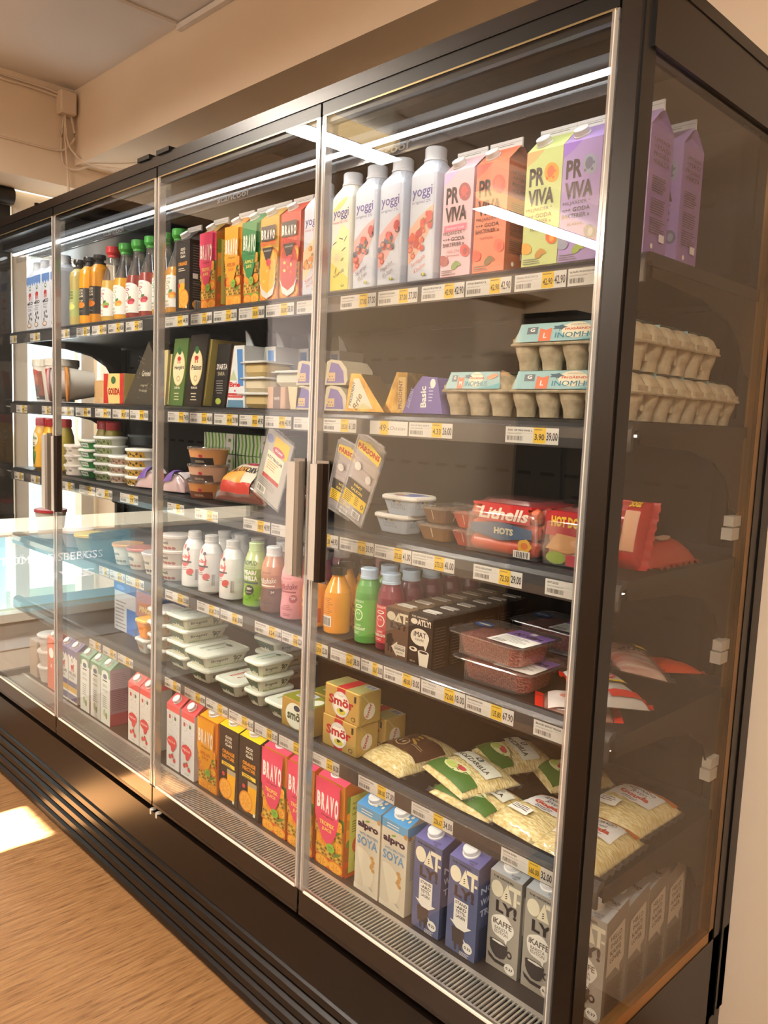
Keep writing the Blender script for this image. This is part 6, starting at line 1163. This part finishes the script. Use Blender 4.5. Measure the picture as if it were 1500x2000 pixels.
t = mince('clear tray of minced meat, front of the upper layer', -.268, .112, Z4+.047, -.04); dup(t, (-.258, .187, Z4), 'clear tray of minced meat, front of the lower layer', rot=(0, 0, .03)); dup(t, (-.245, .345, Z4+.047), 'clear tray of minced meat, rear of the upper layer'); dup(t, (-.245, .345, Z4), 'clear tray of minced meat, rear of the lower layer')
BAC = noisy('bacon_slices', '#b0483e', '#e6cfc0', 9, .4, .2, stretch=(1, 7, 1), coat=.5)
def a_bac(b, S, w, d):
    b.rect(S, -w*.34, -d*.42, w*.34, -d*.30, M('#c8281f')); b.rect(S, -w*.4, d*.18, w*.4, d*.46, M('#22201e')); b.text(S, 'BACON', 0, d*.26, d*.12, PAPER, w=w*.5, bold=.05); b.rect(S, -w*.3, -d*.05, w*.35, d*.14, M('#b8bfc6')); b.rect(S, -w*.3, -d*.1, w*.35, -d*.05, M('#f0cc2a')); b.ell(S, 0, d*.03, w*.2, d*.06, M('#b02a3a'), 14); b.text(S, 'SCAN', 0, d*.01, d*.045, PAPER, w=w*.24, bold=.04)
RE = M('#d8281c', .3, 0, .6)
bag('bacon_pack', 'red edged bacon pack lying at the shelf front by the corner post', 'bacon', -.093, .165, Z4, .120, .11, .018, FILM, lambda b, S, w, d: (b.rect(S, -w*.42, -d*.42, w*.36, d*.30, M('#e6dcd6')), b.ell(S, -w*.1, 0, w*.16, d*.12, M('#d08a7a'), 12), b.rect(S, 0, -d*.2, w*.26, -d*.05, M('#3a3a3a')), b.text(S, 'bacon', w*.13, -d*.17, d*.08, PAPER, w=w*.2)), rot=(0, .0, .6), seed=31, edge=RE, body2=BAC)
bag('bacon_pack', 'red, black and yellow bacon pack hanging over the shelf end', 'bacon', -.062, .195, Z4+.034, .095, .135, .020, '#c9c6c2', a_bac, rot=(.12, .18, 1.2), seed=33, edge=RE)
bag('bacon_pack', 'clear bacon pack with black lettering sticking out at the end glass', 'bacon', -.068, .290, Z4+.068, .095, .145, .018, FILM, lambda b, S, w, d: (b.text(S, 'KÖÖKA', 0, 0, d*.10, INK, w=w*.7, rot=.5, bold=.05), b.rect(S, w*.1, d*.1, w*.35, d*.22, YEL)), rot=(.10, .22, .9), seed=34, body2=BAC)
bag('bacon_pack', 'orange-red bacon pack folded up at the rear of the fourth shelf', 'bacon', -.068, .400, Z4+.030, .095, .14, .022, '#c8401f', rot=(-.22, .1, 1.1), seed=35, edge=RE)
# milkshakes and yoghurt drinks
capW = M('#eceeee', .35)
def shake(label, x, kind, fl, y=.158, capm=capW):
    return bottle('milkshake_bottle', label, 'bottle', x, y, Z4, MILKS, fl, capp(.0195, .138, .024), capm, a_shake(kind) if kind else None, 'milkshake bottles', turn=.28)
shake('green pear vanilla milkshake bottle with a green topped cap', -1.030, 'pear', '#b9cc8a', capm=M('#c9e0a8', .35)); shake('brown chocolate milkshake bottle', -.956, 'choc', '#c0876a'); shake('pink strawberry milkshake bottle beside the door handle', -.874, 'straw', '#efa6ac')
t = shake('milkshake bottle with a black topped cap, second row left', -1.005, None, '#7a5a4a', .225); dup(t, (-.93, .225, Z4), 'brown milkshake bottle, second row middle'); 
t = shake('pink milkshake bottle, second row beside the yellow smoothies', -.858, None, '#d89ab4', .225); dup(t, (-.858, .292, Z4), 'pink milkshake bottle, third row'); dup(t, (-.80, .375, Z4), 'pink milkshake bottle, third row behind the yellow smoothie'); dup(t, (-.732, .412, Z4), 'pink milkshake bottle, rear row behind the seam'); dup(t, (-.664, .415, Z4), 'pink milkshake bottle, rearmost by the purple smoothies')
G_YA = 'white drinking yoghurt bottles'
t = bottle('yoghurt_bottle', 'white drinking yoghurt bottle with barcode side, nearest the milkshakes', 'bottle', -1.130, .155, Z4, YAL, '#e6e4e0', capp(.0185, .134, .020), M('#dcdad6', .35), a_yalla, G_YA, turn=.05)
for x, y, nm, r in ((-1.232, .155, 'second from the milkshakes', .25), (-1.318, .155, 'third from the milkshakes', .3), (-1.125, .230, 'second row right', -.5), (-1.205, .230, 'second row middle', -.2), (-1.285, .230, 'second row left', 0), (-1.115, .305, 'third row', 0)):
    dup(t, (x, y, Z4), 'white drinking yoghurt bottle, '+nm, rot=(0, 0, r))
bigpot = dict(r1=.040, r2=.052, h=.062)
for i, (x, y) in enumerate(((-1.29, .32), (-1.17, .40), (-1.06, .40), (-.97, .36))):
    for k in range(2): rnd_tub('yoghurt_pot', '%s yoghurt pot with printed foil lid, %s of the stack %s' % (('pale', 'white')[k], ('lower', 'upper')[k], ('behind the yoghurt bottles, left', 'behind the yoghurt bottles, middle', 'behind the yoghurt bottles, right', 'behind the milkshakes')[i]), 'yoghurt', x, y, Z4+.068*k, .040, .052, .066, '#d9d2cc', M('#d8d2d6', .25, .2), group='foil lidded yoghurt pots', lidart=lambda b, S, r: (b.ell(S, 0, 0, r*.8, r*.8, M('#c8c0d0'), 20), b.ell(S, r*.2, 0, r*.4, r*.2, M('#5a5a8a'), 10), b.ell(S, -r*.3, r*.2, r*.3, r*.2, M('#a8646a'), 10)))
def a_pot(c, txt): return lambda b, S, r, h: (b.rect(S, -.05, h*.12, .05, h*.42, M('#d8cfbc')), b.text(S, txt, -.002, h*.45, h*.22, INK, w=.036, bold=.02, slant=.2), [b.ell(S, -.03+.012*i, h*.2, .006, .004, M(c), 8) for i in range(6)])
for x, c, tx, lb, lc in ((-1.715, '#8a7a4a', 'Äpple', 'yoghurt pot with an orange foil lid, left one of the front row', '#d89a4a'), (-1.622, '#a8664a', 'Persika', 'yoghurt pot with a pink foil lid, middle one of the front row', '#c8786a'), (-1.525, '#4a3a3a', 'Björnbär', 'yoghurt pot with dark berries, right one of the front row', '#d8d4d8')):
    rnd_tub('yoghurt_pot', lb, 'yoghurt', x, .158, Z4, .034, .046, .062, '#e2dccb', M(lc, .25, .3), a_pot(c, tx), group='small yoghurt pots at the shelf front')
for x, c, lb in ((-1.43, 'left', 'red and brown printed yoghurt cup, %s of the stack by the door seam'),):
    for k in range(3): rnd_tub('yoghurt_pot', lb % ('bottom', 'middle', 'top')[k], 'yoghurt', -1.425, .16, Z4+.043*k, .034, .044, .042, '#d8cfc4', M('#d8cfc8', .3), a_pot('#a8483a', 'muesli'), group='printed yoghurt cups in a stack')
# round pots seen low through the far doors on the fourth shelf (left)
for x, c, lc, h, lb in ((-2.33, '#c9c2b6', '#b02a32', .10, 'white carton-like pot with a red lid at the far end'), (-2.10, '#9a9298', '#c9c6c8', .055, 'grey dessert pot at the far end'), (-1.99, '#8a8a78', '#d8b84a', .055, 'grey dessert pot with a yellow lid'), (-1.875, '#2a2a2c', '#3a3a3c', .065, 'black dessert pot with a dark lid')):
    rnd_tub('dessert_pot', lb, 'dessert', x, .165, Z4, .042, .054, h, c, lc, group='dessert pots at the far end', lidh=.008)
# ---------- fifth shelf
BR, RR, TT = a_breg('#46603f'); G_B = 'white lidded butter spread tubs'
def breg(label, x, yf, z, w=.112, d=.155, h=.0405, col='#46603f', **k):
    F_, R_, T_ = a_breg(col); return box_tub('spread_tub', label, 'spread tub', x, yf, z, w, d, h, '#dfe0c8', '#dfe6d8', F_, R_, T_, group=G_B, taper=.014, rim=.0035, **k)
t = breg('spread tub with printed lid, upper one of the middle pair', -1.248, .112, Z5+.0385); dup(t, (-1.238, .190, Z5), 'spread tub, lower one of the middle pair')
t = breg('spread tub with a bluish lid print, top of the four high stack', -1.375, .125, Z5+.1155, col='#4a6a7a')
for k, nm in ((0, 'bottom'), (1, 'second'), (2, 'third')): dup(t, (-1.375+(.006 if k % 2 else 0), .2025, Z5+.0385*k), 'spread tub, '+nm+' of the four high stack')
breg('spread tub with a red printed lid', -1.098, .112, Z5, .105, .150, col='#c0402f')
t = breg('spread tub, topmost of the rear stack under the shelf', -1.135, .262, Z5+.077)
dup(t, (-1.130, .340, Z5+.0385), 'spread tub, second of the rear stack under the shelf'); dup(t, (-1.130, .340, Z5), 'spread tub, bottom of the rear stack under the shelf')
t = breg('small spread tub with a green printed lid, top of the three high stack', -.993, .120, Z5+.077, .078, .118, col='#3f8a3a')
dup(t, (-.991, .178, Z5+.0385), 'small spread tub, middle of the three high stack'); dup(t, (-.993, .180, Z5), 'small spread tub, bottom of the three high stack')
breg('small spread tub with a green printed lid beside the green butter pack', -.893, .115, Z5, .085, .118, col='#3f8a3a')
butter('gold and green butter pack behind the door seam', -.795, .115, Z5, 'green', .115, .066, .070); butter('gold and green butter pack behind the front one', -.785, .190, Z5, 'green', .115, .066, .070, group=None)
G_S = 'gold butter packs with a red stripe'
butter('gold butter pack with red stripe, lower one at the front', -.650, .117, Z5, 'red', group=G_S); butter('gold butter pack with red stripe, upper one at the front', -.645, .117, Z5+.0715, 'red', group=G_S); butter('gold butter pack with red stripe, behind the lower one', -.638, .192, Z5, 'red', group=G_S)
SHR = noisy('shredded_cheese', '#cdb26c', '#f0e2b0', 90, .6, .9, stretch=(1, 3, 1), coat=.4)
def a_brown(b, S, w, d): b.rect(S, -w*.46, -d*.24, w*.46, d*.22, M('#4a3022')); b.text(S, 'TZ', 0, d*.04, d*.12, M('#d8b04a'), w=w*.10, bold=.03, rot=.3); b.ell(S, -w*.12, -d*.10, d*.09, d*.09, M('#c9b48a'), 14); b.ell(S, -w*.12, -d*.10, d*.075, d*.075, M('#4a3022'), 14); b.text(S, '14', -w*.12, -d*.13, d*.07, M('#e8dcb8'), w=d*.08); b.lines(S, w*.08, -d*.05, w*.3, 2, .006, M('#c9b48a')); b.ell(S, w*.05, -d*.02, w*.1, d*.02, M('#d8b04a'), 8, rot=-.4)
bag('grated_cheese_bag', 'grated cheese bag with a brown middle band', 'grated cheese', -.520, .220, Z5, .130, .185, .030, SHR, a_brown, rot=(0, 0, -.12), seed=41, edge=FILM)
def a_moz(b, S, w, d): b.rect(S, -w*.46, -d*.46, w*.46, -d*.20, M('#3f6a2a')); b.ell(S, 0, -d*.22, w*.26, d*.10, M('#d8dca8'), 14, rot=.1); b.ell(S, w*.05, -d*.2, w*.13, d*.05, M('#b8424a'), 10); b.ell(S, -w*.1, -d*.24, w*.13, d*.06, M('#b9c96a'), 10); b.poly(S, [(-w*.42, -d*.05), (w*.42, -d*.05), (w*.42, d*.3), (-w*.42, d*.3)], M('#dcdcc8')) if False else b.rect(S, -w*.40, -d*.04, w*.42, d*.24, M('#dcdccb')); b.text(S, 'MOZZARELLA', 0, d*.02, d*.08, M('#3a4038'), w=w*.7, bold=.03); b.rect(S, -.008, d*.13, .008, d*.22, M('#4a5a52')); b.text(S, 'G', 0, d*.145, d*.055, PAPER, w=.006, bold=.04)
G_MZ = 'green banded bags of grated mozzarella'
bag('grated_cheese_bag', 'grated mozzarella bag, lower one at the shelf front', 'grated cheese', -.302, .178, Z5, .155, .125, .022, SHR, a_moz, rot=(0, 0, -.10), seed=42, group=G_MZ)
bag('grated_cheese_bag', 'grated mozzarella bag lying on the lower one', 'grated cheese', -.345, .200, Z5+.026, .155, .135, .022, SHR, a_moz, rot=(.05, 0, -.32), seed=43, group=G_MZ)
bag('grated_cheese_bag', 'grated mozzarella bag behind, its label upside to the back', 'grated cheese', -.352, .355, Z5+.016, .135, .14, .024, SHR, a_moz, rot=(.06, 0, -.5), seed=44, group=G_MZ)
bag('grated_cheese_bag', 'grated mozzarella bag farthest back by the gouda bags', 'grated cheese', -.225, .385, Z5+.012, .12, .14, .024, SHR, a_moz, rot=(.05, 0, -.6), seed=45, group=G_MZ)
def a_gouda(b, S, w, d): b.rect(S, -w*.46, d*.34, w*.46, d*.47, M('#d8782a')); b.rect(S, -w*.30, -d*.06, w*.36, d*.32, M('#e6e6e4')); b.text(S, 'ELDORADO', .004, d*.22, d*.06, INK, w=w*.42, bold=.02); b.text(S, 'Riven', .004, d*.13, d*.07, INK, w=w*.24, slant=.3); b.text(S, 'Gouda', .004, d*.03, d*.085, M('#c2402f'), w=w*.46, bold=.05, slant=.1); b.lines(S, -w*.1, -d*.0, w*.3, 2, .005, INK); b.rect(S, -w*.32, -d*.32, w*.02, -d*.16, PAPER); b.lines(S, -w*.3, -d*.18, w*.28, 3, .005, INK)
G_GO = 'orange topped bags of grated gouda'
bag('grated_cheese_bag', 'grated gouda bag lying behind the front glass at the shelf edge', 'grated cheese', -.168, .195, Z5, .135, .150, .026, SHR, a_gouda, rot=(0, 0, -.12), seed=46, group=G_GO)
bag('grated_cheese_bag', 'grated gouda bag at the corner, lower one seen through the end glass', 'grated cheese', -.062, .180, Z5+.006, .130, .155, .028, SHR, a_gouda, rot=(.04, 0, -.02), seed=47, group=G_GO)
bag('grated_cheese_bag', 'grated gouda bag at the corner, upper rear one', 'grated cheese', -.070, .335, Z5+.012, .130, .155, .028, SHR, a_gouda, rot=(.06, 0, -.08), seed=48, group=G_GO)
# left of the door seam on the fifth shelf
slab('snack_bag', 'blue and white bag standing under the small yoghurt pots', 'snack bag', -1.80, .19, Z5, .15, .10, .165, '#c9cfd6', lambda b, S, w, h: (b.rect(S, 0, h*.8, w, h, M('#2a5ab8')), b.ell(S, w*.3, h*.88, w*.2, h*.05, M('#6a92d8'), 12), b.rect(S, w*.6, 0, w, h*.5, M('#3a7ac8')), b.lines(S, w*.08, h*.6, w*.5, 8, .012, GREY)), artT=lambda b, S, w, d: b.rect(S, 0, 0, w, d, M('#2a5ab8')))
slab('snack_bag', 'blue, purple and orange snack bag beside the deli tubs', 'snack bag', -1.655, .19, Z5, .13, .10, .165, '#3a7ac8', lambda b, S, w, h: (b.rect(S, 0, h*.45, w, h*.95, M('#b08a9a')), b.rect(S, w*.1, h*.5, w*.95, h*.75, M('#c88a6a')), b.text(S, 'PINGO', w*.5, h*.55, h*.12, M('#e8d8a0'), w=w*.7, bold=.05), b.ell(S, w*.5, h*.28, w*.3, h*.18, M('#c86a3a'), 16)), artT=lambda b, S, w, d: b.rect(S, 0, 0, w, d, M('#2a5ab8')))
def a_deli(c): return lambda b, S, w, h: (b.rect(S, w*.1, h*.1, w*.9, h*.9, M(c)), [b.ell(S, w*(.2+.15*i), h*.5, w*.06, h*.2, M(('#c85a3a', '#6a8a3a')[i % 2]), 8) for i in range(5)])
for i, nm in enumerate(('bottom', 'second', 'third', 'top')): box_tub('deli_tub', 'clear lidded deli tub with red and green filling, '+nm+' of its stack', 'tub', -1.475, .115, Z5+.038*i, .095, .09, .038, '#b8a890', '#e2e0dc', a_deli('#c8a08a'), a_deli('#b8a890'), group='deli tubs')
box_tub('deli_tub', 'pale deli tub, lower one left of the stack', 'tub', -1.562, .115, Z5, .075, .07, .045, '#c4ccc8', '#d8dcd8', a_deli('#b4bcb8')); box_tub('deli_tub', 'bright orange deli tub standing on the pale one', 'tub', -1.562, .115, Z5+.0455, .072, .068, .058, '#f09a2a', '#f0b85a', lambda b, S, w, h: [b.rect(S, w*(.3+.2*i), h*.3, w*(.36+.2*i), h*.7, M('#e2601e')) for i in range(3)])
# ---------- bottom deck
YD = .130
G_O = 'grey barista oat drink cartons'; F, R, T = a_oat('barista')
t = brik('oat_drink_carton', 'grey barista oat drink carton, leftmost of its kind', 'drink carton', -.2085, .152, Z6, .0725, .0725, .190, '#a79f92', '#8c867c', '#b9bcbe', F, R, artT=T, group=G_O, rise=.018)
dup(t, (-.128, .190, Z6), 'grey barista oat drink carton, front one left of the corner post')
t2 = dup(t, (-.044, .205, Z6), 'grey barista oat drink carton behind the end glass, front of its row')
for i, nm in ((1, 'second'), (2, 'third'), (3, 'rearmost')): dup(t, (-.044, .205+.0755*i, Z6), 'grey barista oat drink carton behind the end glass, '+nm)
for i, nm in ((1, 'second'), (2, 'third'), (3, 'fourth')): dup(t, (-.128, .190+.0755*i, Z6), 'grey barista oat drink carton, '+nm+' in the row left of the post')
F, R, T = a_oat('standard'); G_O2 = 'blue oat drink cartons'
t = brik('oat_drink_carton', 'blue oat drink carton with a white arrow, right one', 'drink carton', -.292, YD, Z6, .0735, .0735, .190, '#5c6285', '#4a4f70', '#6a6aa0', F, R, artT=T, group=G_O2)
dup(t, (-.384, YD+.036, Z6), 'blue oat drink carton with a white arrow, left one'); dup(t, (-.384, YD+.115, Z6), 'blue oat drink carton behind the left one'); dup(t, (-.292, YD+.115, Z6), 'blue oat drink carton behind the right one')
G_A = 'white soya drink cartons with blue tops'
t = brik('soya_drink_carton', 'white soya drink carton with blue top, right one', 'drink carton', -.480, YD, Z6, .0745, .0735, .194, '#ddd2ba', '#c9bda6', '#4a9ad2', a_alpro, a_alproR, artT=a_alproT, group=G_A)
dup(t, (-.559, YD+.036, Z6), 'white soya drink carton with blue top, left one'); dup(t, (-.559, YD+.115, Z6), 'white soya drink carton behind the left one'); dup(t, (-.480, YD+.115, Z6), 'white soya drink carton behind the right one')
FR_ = a_bravo('#e8476a', 'Original', 'TROPISK', 'JUICE', ['#e0641e', '#b06a1c', '#f0a02a', '#c8902a', '#6a8a2c'])
t = brik('juice_carton', 'large pink and orange tropical juice carton right of the door seam', 'juice carton', -.683, YD, Z6, .093, .066, .212, '#d8862a', '#d8742a', '#e8476a', FR_[0], FR_[1], group='large tropical juice cartons', rise=.024)
dup(t, (-.790, YD+.033, Z6), 'large pink and orange tropical juice carton behind the door seam'); dup(t, (-.893, YD+.033, Z6), 'large pink and orange tropical juice carton left of the door seam')
F, R = a_gm('ORANGE', 'NECTAR'); t = brik('juice_carton', 'dark brown orange nectar carton with yellow top, right one', 'juice carton', -1.002, YD, Z6, .088, .066, .205, '#2a211c', '#241c18', '#f5cf1c', F, R, group='dark orange nectar cartons', rise=.024)
dup(t, (-1.096, YD+.033, Z6), 'dark brown orange nectar carton with yellow top, left one')
FR_ = a_bravo('#f6a81c', 'Original', 'APELSIN', 'JUICE', ['#f0a02a', '#e2601e', '#f0861c', '#d85a18', '#f09a26']); brik('juice_carton', 'large orange juice carton beside the red and white milk cartons', 'juice carton', -1.194, YD, Z6, .090, .066, .200, '#f0902a', '#d8742a', '#f0b01c', FR_[0], FR_[1], rise=.024)
def milk(label, x, F, front, side, roofc, grp, R=None, w=.070, h=.188): return gable('milk_carton', label, 'milk carton', x, YD-.005, Z6, w, .070, h, front, side, F, R, cap='#e8e4e0', roof=.026, fincol=roofc, ridge=roofc, fold=roofc, group=grp, capx=0)
t = milk('red topped white milk carton with red splash, right one', -1.292, a_straw, '#dcdcd8', '#c9c4c4', '#c8323a', 'red topped milk cartons by the door seam'); dup(t, (-1.372, YD+.03, Z6), 'red topped white milk carton with red splash, left one')
t = milk('pale milk carton with coral splash and roof, right of the pair', -1.535, a_straw, '#e6e2d8', '#c9c4ba', '#e5605c', 'coral topped milk cartons'); dup(t, (-1.609, YD+.03, Z6), 'pale milk carton with coral splash and roof, left of the pair')
t = milk('white and green carton with pink striped side, right one', -1.803, a_white_green, '#e4e6dc', '#b08a9a', '#7aa284', 'green topped organic cartons', a_pinkside); dup(t, (-1.876, YD+.03, Z6), 'white and green carton with a blue seal, middle one'); dup(t, (-1.955, YD+.03, Z6), 'white and green carton with a blue seal, left one')
t = milk('white carton with purple and yellow bands, right one', -2.052, a_milk('#5f5a80', '#c83a34', 'MELLAN', '#6a6288'), '#e2e0d8', '#c9c6be', '#7a7090', 'purple banded milk cartons'); dup(t, (-2.126, YD+.03, Z6), 'white carton with purple and yellow bands, left one')
F = a_milk('#d2553c', '#c83a34', 'YOGHURT'); t = milk('coral red yoghurt carton in the far door', -2.235, lambda b, S, w, h: (b.text(S, 'oboy', w*.5, h*.4, h*.12, PAPER, w=w*.2, bold=.03), b.ell(S, w*.5, h*.72, w*.3, h*.10, PAPER, 14)), '#dd6a48', '#c85a3c', '#e07a58', None)
for k in range(3): rnd_tub('yoghurt_pot', '%s pot of the pale stack at the far end of the bottom deck' % ('bottom', 'middle', 'top')[k], 'yoghurt', -2.335, .165, Z6+.06*k, .036, .046, .058, '#c9bdb2', '#d8d4ce', group='pale pot stack in the far door')
slab('cardboard_case', 'brown cardboard case at the far end of the bottom deck', 'box', -2.42, .13, Z6, .07, .2, .14, '#b09a84')
